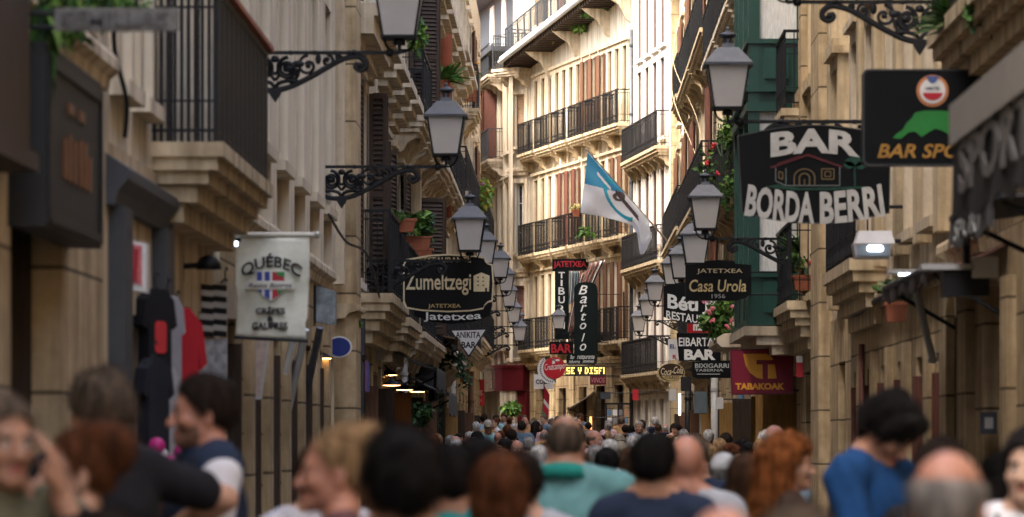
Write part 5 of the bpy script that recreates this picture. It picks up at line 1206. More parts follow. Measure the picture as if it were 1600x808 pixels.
for j in range(n + 1):
    for i in range(n + 1):
        u, v = i / n, j / n; x, y = flag_px(u, v); d = 95.5 + 3.6 * u * 0.62 + 0.07 * math.sin(u * 11 + v * 4) * (0.25 + v) + 0.03 * math.sin(v * 13 - u * 5)
        vs.append(P(x, y, d) - base)
fl_w, fl_b, fl_r, fl_d = frosted("flag_white", (0.80, 0.84, 0.92), 0.4), frosted("flag_blue", (0.06, 0.40, 0.68), 0.4), M("flag_ring", (0.03, 0.36, 0.55), 0.8, var=0.06), M("flag_emblem", (0.10, 0.08, 0.10), 0.8, var=0.2)
m = MB()
for j in range(n):
    for i in range(n):
        x, y = flag_px((i + 0.5) / n, (j + 0.5) / n)
        X, Y = (x - 740) * 3.108, (y - 240) * 3.108
        mi = 0
        if Y < 150 + (X - 555) * 0.26 and X < 770 and Y < 190: mi = 1
        dx, dy = X - 722, Y - 225; ca, sa_ = 0.62, 0.78; a_, b_ = dx*ca + dy*sa_, -dx*sa_ + dy*ca
        e = (a_ / 128) ** 2 + (b_ / 62) ** 2
        if 0.62 < e < 1.0 and X < 770: mi = 2
        if abs((Y - 95) - (X - 600) * 1.17) < 9 and 600 < X < 665: mi = 0
        if abs((Y - 190) - (X - 695) * 1.2) < 13 and 690 < X < 800: mi = 3
        if ((X - 706) / 30) ** 2 + ((Y - 208) / 24) ** 2 < 1 and ((X - 706) / 13) ** 2 + ((Y - 210) / 10) ** 2 > 1: mi = 3
        m.f.append([j*(n+1)+i, j*(n+1)+i+1, (j+1)*(n+1)+i+1, (j+1)*(n+1)+i]); m.m.append(mi)
m.v = [tuple(p) for p in vs]
o = m.build("flag_cloth", [fl_w, fl_b, fl_r, fl_d], t, True); so = o.modifiers.new("thick", 'SOLIDIFY'); so.thickness = 0.004
def cloth(label, pts_top, pts_bot, d, mats, nst, sag, name="striped_cloth"):
    q0 = P(*pts_top[0], d); n1, n2 = 40, 16; m = MB()
    for j in range(n2 + 1):
        for i in range(n1 + 1):
            u, v = i / n1, j / n2
            x = (pts_top[0][0] + (pts_top[1][0] - pts_top[0][0]) * u) * (1 - v) + (pts_bot[0][0] + (pts_bot[1][0] - pts_bot[0][0]) * u) * v + sag * math.sin(math.pi * v) * 8
            y = (pts_top[0][1] + (pts_top[1][1] - pts_top[0][1]) * u) * (1 - v) + (pts_bot[0][1] + (pts_bot[1][1] - pts_bot[0][1]) * u) * v
            m.v.append(tuple(P(x, y, d + 0.10 * math.sin(u * 22) + 0.5 * v * 0.3) - q0))
    for j in range(n2):
        for i in range(n1): m.f.append([j*(n1+1)+i, j*(n1+1)+i+1, (j+1)*(n1+1)+i+1, (j+1)*(n1+1)+i]); m.m.append((i * nst // n1) % len(mats))
    o = m.build(name, mats, None, True, q0); so = o.modifiers.new("thick", 'SOLIDIFY'); so.thickness = 0.006
    return tag(o, label, "cloth")
sw, sr, sb = M("stripe_white", (0.62, 0.58, 0.54), 0.85), M("stripe_rust", (0.30, 0.12, 0.09), 0.85), M("stripe_blue", (0.22, 0.33, 0.38), 0.85)
cloth("rust and white striped sunshade cloth slanting across the corner house balcony", ((922, 412), (946, 406)), ((892, 512), (906, 520)), 113.8, [sw, sr, sw], 9, -0.6)
cloth("rust striped cloth bunched beside the italic lettered board", ((908, 428), (922, 420)), ((886, 518), (896, 522)), 114.6, [sr, sw], 6, -0.3)
cloth("pale blue striped cloth hanging behind the vertical boards", ((890, 424), (906, 424)), ((888, 476), (902, 470)), 115.6, [sb, sw], 6, 0.1)
# small basque style flag at far door
q = P(846, 628, 112); t = thing("small_flag", "small red white and green flag drooping by a far doorway", "flag", q)
m = MB(); m.tube([(0, 0, -1.0), (0.08, 0, 0.55)], 0.012, 6); m.build("flagpole", iron, t); m = MB(); m.ext([(0.07, 0.5), (0.24, 0.2), (0.2, -0.6), (0.02, -0.5)], -0.01, 0.01); m.build("flag_cloth", M("flag_red", (0.42, 0.02, 0.04), 0.8), t)
m = MB(); m.ext([(0.07, 0.1), (0.22, -0.1), (0.21, -0.22), (0.06, -0.02)], -0.014, 0.014); m.build("white_band", ink_white, t); m = MB(); m.ext([(0.03, -0.25), (0.12, -0.35), (0.12, -0.55), (0.02, -0.45)], -0.014, 0.014); m.build("green_band", M("flag_green", (0.02, 0.2, 0.08), 0.8), t)

# ================================================================== PLANTS
def leaves(n, rx, ry, rz, size, seed, droop=0.0, spiky=False, clump=5):
    rnd = random.Random(seed); m = MB(); cs = [(rnd.uniform(-1, 1)*rx*0.75, rnd.uniform(-1, 1)*ry*0.75, rnd.uniform(-0.8, 1)*rz*0.75) for _ in range(clump)]
    for i in range(n):
        c = cs[i % clump]; a, b_ = rnd.uniform(0, 6.28), rnd.uniform(-1, 1); rr = rnd.random() ** 0.5 * 0.5
        p = Vector((c[0] + rx*rr*math.cos(a)*math.sqrt(1-b_*b_), c[1] + ry*rr*math.sin(a)*math.sqrt(1-b_*b_), c[2] + rz*rr*b_))
        if spiky: p = Vector((rnd.uniform(-.04, .04), rnd.uniform(-.04, .04), 0))
        d = Vector((rnd.uniform(-1, 1), rnd.uniform(-1, 1), rnd.uniform(0.1, 1.3) if spiky else rnd.uniform(-1, 0.8) - droop)).normalized()
        s_ = size * rnd.uniform(0.6, 1.3); w = s_ * (0.05 if spiky else rnd.uniform(0.22, 0.34)); sd = d.cross(Vector((rnd.uniform(-1, 1), rnd.uniform(-1, 1), 0.3))).normalized() * w
        up = sd.cross(d).normalized() * s_ * 0.08; mid = p + d * s_ * 0.5 + (Vector((0, 0, -0.12 * s_)) if spiky else Vector((0, 0, 0))); e = p + d * s_ + Vector((0, 0, -0.3 * s_ if spiky else -0.12 * s_))
        m.add([p, mid + sd + up, e, mid - sd + up, mid], [(0, 1, 4), (1, 2, 4), (2, 3, 4), (3, 0, 4)], rnd.choice((0, 0, 1, 2)))
    return m
def pot(m, w, d_, h): m.frustum(-h, w*0.42, d_*0.42, -0.03, w*0.5, d_*0.5); m.frustum(-0.0299, w*0.54, d_*0.54, 0.0, w*0.54, d_*0.54)
def plant(label, px, py, d, rx, rz, n, size, name="potted_plant", ry=None, potw=None, flowers=None, nf=0, spiky=False, mats=None, seed=None, droop=0.0, n_stem=3, pot_h=0.2, group=None):
    seed = seed or int(px * 7 + py); q = P(px, py, d); t = thing(name, label, "plant", q, 0, group); ry = ry or rx
    leaves(n, rx, ry, rz, size, seed, droop, spiky).build("foliage", mats or [leaf, leaf_l, leaf_d], t)
    rnd = random.Random(seed + 1); m = MB()
    if not spiky:
        for i in range(n_stem): m.tube([(rnd.uniform(-.3, .3)*rx, 0, -rz), (rnd.uniform(-.5, .5)*rx, rnd.uniform(-.5, .5)*ry, 0), (rnd.uniform(-.7, .7)*rx, rnd.uniform(-.7, .7)*ry, rz*0.6)], 0.008, 4)
        m.build("stems", leaf_d, t)
    if flowers:
        for i in range(nf):
            m = MB(); c = (rnd.uniform(-1, 1)*rx, rnd.uniform(-1, 0.3)*ry, rnd.uniform(-0.8, 1)*rz)
            for k in range(5): m.ball((c[0] + rnd.uniform(-.03, .03), c[1] + rnd.uniform(-.03, .03), c[2] + rnd.uniform(-.03, .03)), rnd.uniform(0.015, 0.03), 6, 4)
            m.build("flower", flowers, t)
    if potw:
        m = MB(); pot(m, potw, potw if potw < 0.35 else 0.22, pot_h); m.build("pot", terracotta, t, loc=(0, 0, -rz if not spiky else 0))
    return t
plant("green leaves trailing around the grey plaque at top left", 135, 20, 17.6, 0.32, 0.15, 420, 0.075, "trailing_plant", droop=0.5)
plant("long leaf shoot hanging at the far top left edge", 62, 50, 17.2, 0.05, 0.2, 40, 0.16, "trailing_plant", droop=1.2)
plant("green climber on the rail above the large left lantern", 648, 50, 56, 0.14, 0.42, 220, 0.12, "climbing_plant", mats=[leaf, leaf_l, leaf_l])
plant("spiky yucca in a pot on the left balcony", 690, 126, 68, 0.3, 0.3, 90, 0.52, "yucca_plant", spiky=True, mats=[leaf, leaf_l, leaf], potw=0.3, pot_h=0.3)
plant("terracotta window box hung on the rail, highest of three, with dry stems", 624, 336, 49.4, 0.18, 0.05, 40, 0.1, "window_box", potw=0.42, pot_h=0.17)
plant("middle terracotta window box with feathery grass on the left rail", 648, 352, 54, 0.22, 0.16, 170, 0.16, "window_box", potw=0.46, pot_h=0.2)
plant("lowest terracotta window box just above the notched board", 656, 376, 57, 0.16, 0.12, 60, 0.12, "window_box", potw=0.38, pot_h=0.14)
plant("bright green yellow and violet flowering plant over the left row", 748, 305, 96, 0.3, 0.45, 300, 0.16, "flowering_plant", flowers=M("petal_violet", (0.3, 0.07, 0.32), 0.6), nf=14, mats=[leaf_l, leaf_l, M("leaf_yellow", (0.34, 0.27, 0.04), 0.6, var=0.2)])
plant("dark bushy plant at shop door under the warm lamps", 636, 648, 58, 0.36, 0.2, 420, 0.13, "shop_plant", mats=[leaf_d, leaf_d, leaf], potw=0.4, pot_h=0.9)
plant("bright fern hanging by the wine red shopfront", 795, 640, 121, 0.26, 0.26, 300, 0.22, "hanging_fern", mats=[leaf, leaf_l, leaf], droop=0.3, potw=0.3)
plant("geranium plants trailing over the right hand rail behind the big lantern", 1130, 245, 60, 0.32, 0.55, 320, 0.11, "geranium", flowers=petal_red, nf=4)
plant("leafy creeper below the geraniums beside the green bay", 1142, 305, 58, 0.22, 0.35, 220, 0.10, "creeper", flowers=petal_red, nf=4, mats=[leaf, leaf_d, leaf_l])
plant("bushy shrub with pink flowers on the stone canopy", 1137, 497, 57.4, 0.34, 0.33, 620, 0.13, "flowering_shrub", flowers=petal_pink, nf=9, mats=[leaf, leaf_l, leaf])
plant("strap leaved plant in a red pot on the balcony before the green bay", 1256, 398, 47.3, 0.2, 0.2, 90, 0.42, "potted_plant", spiky=True, mats=[leaf_d, leaf, leaf], potw=0.26)
plant("red geranium in terracotta pot behind the ornate bracket", 1258, 410, 46.8, 0.2, 0.16, 110, 0.09, "geranium", flowers=petal_red, nf=7, potw=0.3, pot_h=0.18)
plant("soft grassy plants hanging from the balcony at top right", 1505, 40, 27.2, 0.2, 0.26, 420, 0.34, "balcony_plant", spiky=True, mats=[leaf, leaf_d, M("leaf_grey", (0.14, 0.18, 0.08), 0.7, var=0.3)])
plant("round leaved plant at the top right corner balcony", 1560, 15, 25.5, 0.2, 0.2, 420, 0.07, "balcony_plant")
plant("hanging basket with small grey green leaves at right", 1400, 452, 30.6, 0.16, 0.10, 140, 0.08, "hanging_basket", mats=[M("leaf_grey", (0.14, 0.18, 0.08), 0.7), leaf_d, leaf], potw=0.17, pot_h=0.16)
plant("small leafy sprig on the ledge of the quoin pillar", 552, 503, 42.2, 0.06, 0.05, 40, 0.09, "sprig", mats=[leaf_l, leaf, leaf_l])
plant("long row of green plants spilling over the attic gallery, right end", 945, 12, 115.0, 0.75, 0.22, 600, 0.2, "gallery_plant", mats=[leaf, leaf_l, leaf_l], group="plants on the attic gallery")
plant("green plant spilling over the middle of the attic gallery", 905, 38, 117.6, 0.4, 0.25, 300, 0.2, "gallery_plant", mats=[leaf, leaf_l, leaf_l], group="plants on the attic gallery")
plant("yellowish plant at left end of the attic gallery", 880, 52, 120.2, 0.35, 0.2, 200, 0.2, "gallery_plant", mats=[leaf_l, leaf, M("leaf_yellow", (0.34, 0.27, 0.04), 0.6)], group="plants on the attic gallery")
plant("narrow ivy climbing the white house balcony rail", 1003, 228, 110.2, 0.12, 0.42, 160, 0.12, "ivy", mats=[leaf_l, leaf, leaf_d])
plant("white pot of yellow flowers on the corner house rail", 900, 324, 116.6, 0.16, 0.08, 50, 0.1, "flower_pot", flowers=M("petal_yellow", (0.6, 0.5, 0.2), 0.6), nf=9, potw=0.22)
plant("low green plant behind the corner house rail", 916, 362, 114.8, 0.3, 0.14, 110, 0.14, "balcony_plant", mats=[leaf, leaf_l, leaf])
plant("potted plant with orange fruit on the small square balcony", 738, 112, 96, 0.18, 0.32, 150, 0.12, "potted_plant", potw=0.34, flowers=M("petal_orange", (0.6, 0.3, 0.05), 0.6), nf=5, pot_h=0.42)

# ================================================================== SMALL THINGS BY THE SHOPS
q = P(396, 575, 30.5); t = thing("menu_board", "leaning pale menu board under the white banner", "menu board", q)
m = MB(); m.ext([(-0.10, -0.24), (0.06, -0.24), (0.12, 0.24), (-0.04, 0.24)], 0, 0.03); m.build("board", M("menu_paper", (0.45, 0.36, 0.30), 0.6, var=0.3, scale=9), t)
m = MB(); m.ring([(-0.11, -0.25), (0.065, -0.25), (0.13, 0.25), (-0.045, 0.25)], [(-0.09, -0.23), (0.05, -0.23), (0.11, 0.23), (-0.03, 0.23)], -0.01, 0.02); m.build("frame", pvc_grey, t)
for i, (px, lab) in enumerate(((322, "black and white striped scarf hung left of the cream jacket"), (343, "second striped scarf hung nearer the white banner"))):
    q = P(px, 480, 26.2 + i * 0.5); t = thing("striped_scarf", lab, "scarf", q, 0, "scarves hung by the cream wall"); m = MB()
    for k in range(9): m.add([(-0.05, 0.005*math.sin(k), 0.16 - k*0.04), (0.05, 0.005*math.cos(k), 0.15 - k*0.04), (0.05, 0.005*math.cos(k+1), 0.11 - k*0.04), (-0.05, 0.005*math.sin(k+1), 0.12 - k*0.04)], [(0, 1, 2, 3)], k % 2)
    o = m.build("fabric", [M("scarf_black", (0.015, 0.015, 0.015), 0.9), M("scarf_white", (0.5, 0.5, 0.48), 0.9)], t); so = o.modifiers.new("thick", 'SOLIDIFY'); so.thickness = 0.01
    m = MB(); m.box(-0.05, 0.05, 0.012, 0.03, -0.62, -0.22); m.build("silver_fringe", M("silver_cloth", (0.4, 0.42, 0.45), 0.5, var=0.4, scale=20), t)
q = P(272, 700, 21.0); t = thing("toy_basket", "basket heaped with magenta and white toys between the man in black and the vested man", "toys", (q.x, q.y, 0))
m = MB(); m.lathe([(0.16, 0.0), (0.18, 0.9), (0.2, 1.35), (0.21, 1.38), (0.17, 1.36)], n=14); m.build("basket", brown_wood, t)
rnd = random.Random(5)
for k in range(22): m = MB(); m.ball((rnd.uniform(-.15, .15), rnd.uniform(-.12, .12), 1.40 + rnd.uniform(0, .20)), rnd.uniform(0.025, 0.05), 10, 7); m.build("toy", [M("toy_magenta", (0.42, 0.02, 0.17), 0.5), M("toy_white", (0.6, 0.55, 0.58), 0.5), M("toy_orange", (0.5, 0.12, 0.03), 0.5), M("toy_magenta", (0.42, 0.02, 0.17))][k % 4], t, True)
q = P(705, 578, 68); t = thing("garland", "dark leafy garland arching over a doorway left of the triangular sign", "garland", q)
arc = cr([(-0.28, 0, -1.0), (-0.28, 0, -0.2), (-0.2, 0, 0.12), (0, 0, 0.22), (0.18, 0, 0.12), (0.24, 0, -0.25)], 6); m = MB(); m.tube(arc, 0.03, 6); m.build("hoop", iron, t)
m = MB(); rnd = random.Random(8)
for k in range(420):
    c = arc[rnd.randrange(len(arc))]; v_ = Vector((rnd.gauss(0, .06), rnd.gauss(0, .06), rnd.gauss(0, .06))); d_ = Vector((rnd.uniform(-1, 1), rnd.uniform(-1, 1), rnd.uniform(-1, 1))).normalized() * 0.09; s_ = d_.orthogonal().normalized() * 0.025
    a_ = Vector(c) + v_; m.add([a_, a_ + d_*0.5 + s_, a_ + d_, a_ + d_*0.5 - s_], [(0, 1, 2, 3)], 0)
m.build("foliage", leaf_d, t)
q = P(966, 655, 106); t = thing("postcard_rack", "tall postcard rack with rows of small prints outside the pale shop", "rack", (q.x, q.y, ground(106)))
m = MB(); m.box(-0.35, -0.31, 0, 0.04, 0, 2.0); m.box(0.31, 0.35, 0, 0.04, 0, 2.0); m.box(-0.02, 0.02, 0, 0.04, 0, 2.0); m.box(-0.35, 0.35, 0.0, 0.3, 1.95, 2.0); m.build("frame", iron, t)
for j in range(6):
    for i in range(4): m = MB(); m.box(-0.30 + i*0.15 + (0.02 if i > 1 else 0), -0.18 + i*0.15, -0.02, 0.0, 0.55 + j*0.22, 0.71 + j*0.22); m.build("postcard", [white_plastic, M("card_blue", (0.1, 0.18, 0.3)), M("card_warm", (0.4, 0.22, 0.14)), M("card_grey", (0.2, 0.2, 0.22))][(i * 3 + j) % 4], t)

# pipes, plates and boxes that clutter the lower walls
for lab, x, d, z0, z1, mt, r in (("thin dark pipe on the wall between the blue oval and the white strip banner", -2.42, 46.2, 0, 3.1, iron, 0.04), ("pale pipe beside the dark awnings on the left", -2.36, 57.0, 0, 3.0, pvc_grey, 0.05), ("dark wide downpipe right of the lit dish lamps", -2.3, 68.3, 0, 3.2, iron, 0.09), ("black pipe by the garland doorway", -2.3, 71.5, 0, 3.2, black_panel, 0.11), ("pale pipe far down the left wall", -2.36, 82.2, 0, 3.2, pvc_grey, 0.06), ("brown pipe near the red poster", -2.34, 97.5, 0, 3.4, brown_wood, 0.08),
    ("honey coloured pipe right under the maroon sign", 2.98, 53.4, 0, 2.9, gold_wood, 0.07), ("dark pipe behind the maroon sign", 2.96, 56.8, 0, 2.9, black_panel, 0.09), ("blue painted pipe on the right wall left of the maroon sign", 2.96, 64.0, 0, 2.6, M("pipe_blue", (0.05, 0.10, 0.16), 0.6, var=0.4), 0.06), ("pale pipe under the cabinet on the right wall", 2.94, 74.6, 0, 3.0, pvc_grey, 0.07), ("dark pipe by the pale shop wall", 2.94, 90.4, 0, 3.1, iron, 0.08), ("dark red narrow pipe on the near right wall", 3.0, 38.6, 0, 2.6, red_wood, 0.03)):
    pipe(lab, x, d, z0, z1, mt, r)
def plate(lab, px, py, d, w, h, mt, side, lit=None):
    q = P(px, py, d); t = thing("wall_plate", lab, "plate", q); m = MB(); m.ext(rrect(-w/2, -h/2, w/2, h/2, 0.02, 2), 0, 0.05); m.build("panel", mt, t)
    m = MB(); wx = XL if side == 'L' else XR; m.tube([(0, 0.03, h/2 - 0.03), (wx - q.x, 0.03, h/2 - 0.03)], 0.012, 5); m.build("arm", iron, t)
for a in (("grey hanging panel above the dark awning", 590, 548, 50.5, 0.18, 0.24, pvc_grey, 'L'), ("dark hanging panel right of the lit lamps", 663, 590, 63, 0.3, 0.42, M("plate_dark", (0.03, 0.03, 0.033), 0.6), 'L'), ("small white box panel right of the garland", 712, 560, 75, 0.1, 0.3, white_plastic, 'L'), ("ochre hanging panel left of the red poster", 722, 588, 92, 0.36, 0.3, M("plate_ochre", (0.3, 0.15, 0.04), 0.6, var=0.4, scale=9), 'L'),
    ("small lit strip panel on the right wall under the tavern board", 1062, 632, 86, 0.05, 0.5, emis("warm_strip", (1.0, 0.75, 0.45), 0.9), 'R'), ("dark box panel left of the blue grey cabinet", 1072, 600, 80, 0.22, 0.3, M("plate_black", (0.015, 0.015, 0.017), 0.6), 'R'), ("white tilted panel on the right wall", 1124, 630, 66, 0.14, 0.2, white_plastic, 'R'), ("small red box high beside the pale shop wall", 993, 617, 105, 0.16, 0.3, ink_red, 'R'), ("silver bracket box by the postcard rack", 946, 618, 108, 0.3, 0.2, iron_grey, 'R'), ("small amber lit panel in the far shop doorways", 923, 663, 112, 0.06, 0.45, emis("amber_strip", (1.0, 0.3, 0.06), 0.9), 'R')): plate(*a)
q = P(1560, 668, 24.5); t = thing("doorbell_box", "small grey square doorbell box on the stone right of the bowing man", "box", P(1545, 661, 27.6)); m = MB(); m.box(-0.06, 0.06, 0, 0.05, -0.08, 0.08); m.build("box", iron_grey, t); m = MB(); m.box(-0.03, 0.03, -0.012, 0, -0.04, 0.04); m.build("button_plate", pvc_grey, t)
# ================================================================== PEOPLE
# Each body is one continuous surface: tapered limbs, torso, neck, head with a face and five fingered hands blended as a
# distance field and meshed; hair and clothes are their own meshes on top of it.
def rotz(a): return np.array([[math.cos(a), -math.sin(a), 0], [math.sin(a), math.cos(a), 0], [0, 0, 1.0]])
def rotx(a): return np.array([[1.0, 0, 0], [0, math.cos(a), -math.sin(a)], [0, math.sin(a), math.cos(a)]])
def roty(a): return np.array([[math.cos(a), 0, math.sin(a)], [0, 1.0, 0], [-math.sin(a), 0, math.cos(a)]])
class Field:
    def __init__(s, xs, ys, zs):
        s.x, s.y, s.z = [np.asarray(a, np.float32) for a in (xs, ys, zs)]
        s.D = np.full((len(xs), len(ys), len(zs)), 1.0, np.float32)
    def sub(s, lo, hi, pad):
        sl = []
        for ax, a, b in zip((s.x, s.y, s.z), lo, hi): sl.append(slice(int(np.searchsorted(ax, a - pad)), int(np.searchsorted(ax, b + pad))))
        return tuple(sl), s.x[sl[0]][:, None, None], s.y[sl[1]][None, :, None], s.z[sl[2]][None, None, :]
    def merge(s, sl, d, k):
        a = s.D[sl]
        if a.size == 0: return
        if k <= 0: s.D[sl] = np.minimum(a, d); return
        h = np.clip(0.5 + 0.5 * (a - d) / k, 0, 1); s.D[sl] = a * (1 - h) + d * h - k * h * (1 - h)
    def cone(s, a, b, ra, rb, k=0.03):
        a, b = np.asarray(a, float), np.asarray(b, float); r = max(ra, rb)
        sl, X, Y, Z = s.sub(np.minimum(a, b) - r, np.maximum(a, b) + r, 0.05 + k); ab = b - a; L2 = float(ab @ ab) + 1e-12
        px, py, pz = X - a[0], Y - a[1], Z - a[2]; h = np.clip((px * ab[0] + py * ab[1] + pz * ab[2]) / L2, 0, 1)
        d = np.sqrt((px - ab[0]*h)**2 + (py - ab[1]*h)**2 + (pz - ab[2]*h)**2) - (ra + (rb - ra) * h); s.merge(sl, d, k)
    def ell(s, c, r, k=0.03, rot=None, carve=False):
        c = np.asarray(c, float); R_ = max(r); sl, X, Y, Z = s.sub(c - R_, c + R_, 0.05 + k)
        px, py, pz = X - c[0], Y - c[1], Z - c[2]
        if rot is not None:
            q = [px * rot[0, i] + py * rot[1, i] + pz * rot[2, i] for i in range(3)]; px, py, pz = q
        k0 = np.sqrt((px/r[0])**2 + (py/r[1])**2 + (pz/r[2])**2) + 1e-6; k1 = np.sqrt((px/r[0]**2)**2 + (py/r[1]**2)**2 + (pz/r[2]**2)**2) + 1e-6
        d = k0 * (k0 - 1) / k1
        if carve:
            a = s.D[sl]; b = -d; h = np.clip(0.5 - 0.5 * (a - b) / k, 0, 1); s.D[sl] = a * (1 - h) + b * h + k * h * (1 - h)
        else: s.merge(sl, d, k)
    def mesh(s):
        D = s.D; xs, ys, zs = s.x, s.y, s.z; ins = D < 0
        nx, ny, nz = D.shape
        c = [ins[i:nx-1+i, j:ny-1+j, k:nz-1+k] for i in (0, 1) for j in (0, 1) for k in (0, 1)]
        cnt = sum(a.astype(np.int8) for a in c); act = (cnt > 0) & (cnt < 8)
        ci, cj, ck = np.nonzero(act); idx = -np.ones(act.shape, np.int64); idx[ci, cj, ck] = np.arange(len(ci))
        acc = np.zeros((len(ci), 3)); num = np.zeros(len(ci)); off = [(i, j, k) for i in (0, 1) for j in (0, 1) for k in (0, 1)]
        for A in range(8):
            for B in range(A + 1, 8):
                da = np.abs(np.array(off[A]) - np.array(off[B]))
                if da.sum() != 1: continue
                va = D[ci+off[A][0], cj+off[A][1], ck+off[A][2]]; vb = D[ci+off[B][0], cj+off[B][1], ck+off[B][2]]
                m = (va < 0) != (vb < 0); t = np.where(m, va / (va - vb + 1e-12), 0)[:, None]
                pa = np.stack([xs[ci+off[A][0]], ys[cj+off[A][1]], zs[ck+off[A][2]]], 1); pb = np.stack([xs[ci+off[B][0]], ys[cj+off[B][1]], zs[ck+off[B][2]]], 1)
                acc += np.where(m[:, None], pa + (pb - pa) * t, 0); num += m
        V = acc / num[:, None]; F = []
        for ax in range(3):
            a = [slice(None)] * 3; b = [slice(None)] * 3; a[ax] = slice(0, -1); b[ax] = slice(1, None)
            ch = ins[tuple(a)] != ins[tuple(b)]; i, j, k = np.nonzero(ch); p = [i, j, k]; o1, o2 = (ax + 1) % 3, (ax + 2) % 3
            ok = (p[o1] > 0) & (p[o2] > 0) & (p[o1] < D.shape[o1] - 1) & (p[o2] < D.shape[o2] - 1); p = [q[ok] for q in p]; up = ins[tuple(p)]
            def cell(d1, d2):
                q = [v.copy() for v in p]; q[o1] = q[o1] + d1; q[o2] = q[o2] + d2; return idx[tuple(q)]
            Q = np.stack([cell(-1, -1), cell(0, -1), cell(0, 0), cell(-1, 0)], 1); Q[~up] = Q[~up][:, ::-1]; F.append(Q)
        return V, np.concatenate(F)
def to_obj(name, V, F, mats, parent, mi=None):
    me = bpy.data.meshes.new(name); me.vertices.add(len(V)); me.vertices.foreach_set("co", V.astype(np.float32).ravel())
    me.loops.add(F.size); me.loops.foreach_set("vertex_index", F.astype(np.int32).ravel())
    me.polygons.add(len(F)); me.polygons.foreach_set("loop_start", np.arange(0, F.size, 4, dtype=np.int32)); me.polygons.foreach_set("loop_total", np.full(len(F), 4, np.int32))
    for m in mats: me.materials.append(m)
    if mi is not None: me.polygons.foreach_set("material_index", mi.astype(np.int32))
    me.polygons.foreach_set("use_smooth", np.ones(len(F), bool)); me.update(calc_edges=True); me.validate()
    return link(name, me, parent)
def axis(parts):
    out = []
    for a, b, st in parts: out += list(np.arange(a, b - 1e-6, st))
    out.append(parts[-1][1]); return np.array(out)
def wob(x, y, z, f, seed):
    r = np.random.RandomState(seed); o = 0
    for i in range(4):
        a = r.normal(size=3); a /= np.linalg.norm(a); b = r.normal(size=3); b /= np.linalg.norm(b); g = f * (0.7 + 0.5 * i); p = r.uniform(0, 6.28, 2)
        o = o + np.sin((x*a[0] + y*a[1] + z*a[2]) * g + p[0]) * np.sin((x*b[0] + y*b[1] + z*b[2]) * g * 0.8 + p[1]) / (1 + 0.35 * i)
    return o * 0.5
def skinm(k):
    c = {'fair': (0.44, 0.25, 0.175), 'tan': (0.32, 0.165, 0.105), 'ruddy': (0.38, 0.18, 0.125), 'pale': (0.50, 0.33, 0.25)}[k]
    return M("skin_" + k, c, 0.5, var=0.13, scale=22, bump=0.08, bscale=150, spec=0.4)
def hairm(k):
    c = {'black': (0.008, 0.007, 0.007), 'dark': (0.018, 0.012, 0.009), 'brown': (0.05, 0.026, 0.014), 'greybrown': (0.10, 0.075, 0.055), 'auburn': (0.085, 0.030, 0.012), 'red': (0.22, 0.075, 0.022), 'blond': (0.26, 0.165, 0.085), 'grey': (0.22, 0.21, 0.20), 'white': (0.42, 0.41, 0.39)}[k]
    return M("hair_" + k, c, 0.8, var=0.7, scale=34, bump=0.6, bscale=90, spec=0.12, stretch=(1.0, 1.0, 0.18))
def clothm(name, c, var=0.1): return M("cloth_" + name, c, 0.9, var=var, scale=14, bump=0.25, bscale=220, spec=0.15)
lipm = M("lips", (0.30, 0.10, 0.085), 0.45, var=0.1); eyew = M("eye_white", (0.6, 0.57, 0.54), 0.25, var=0); irism = M("iris", (0.03, 0.02, 0.015), 0.2, var=0)
def stubm(): return M("stubble", (0.16, 0.085, 0.06), 0.7, var=0.3, scale=90)
PIV = np.array([0, 0.000, 1.512])

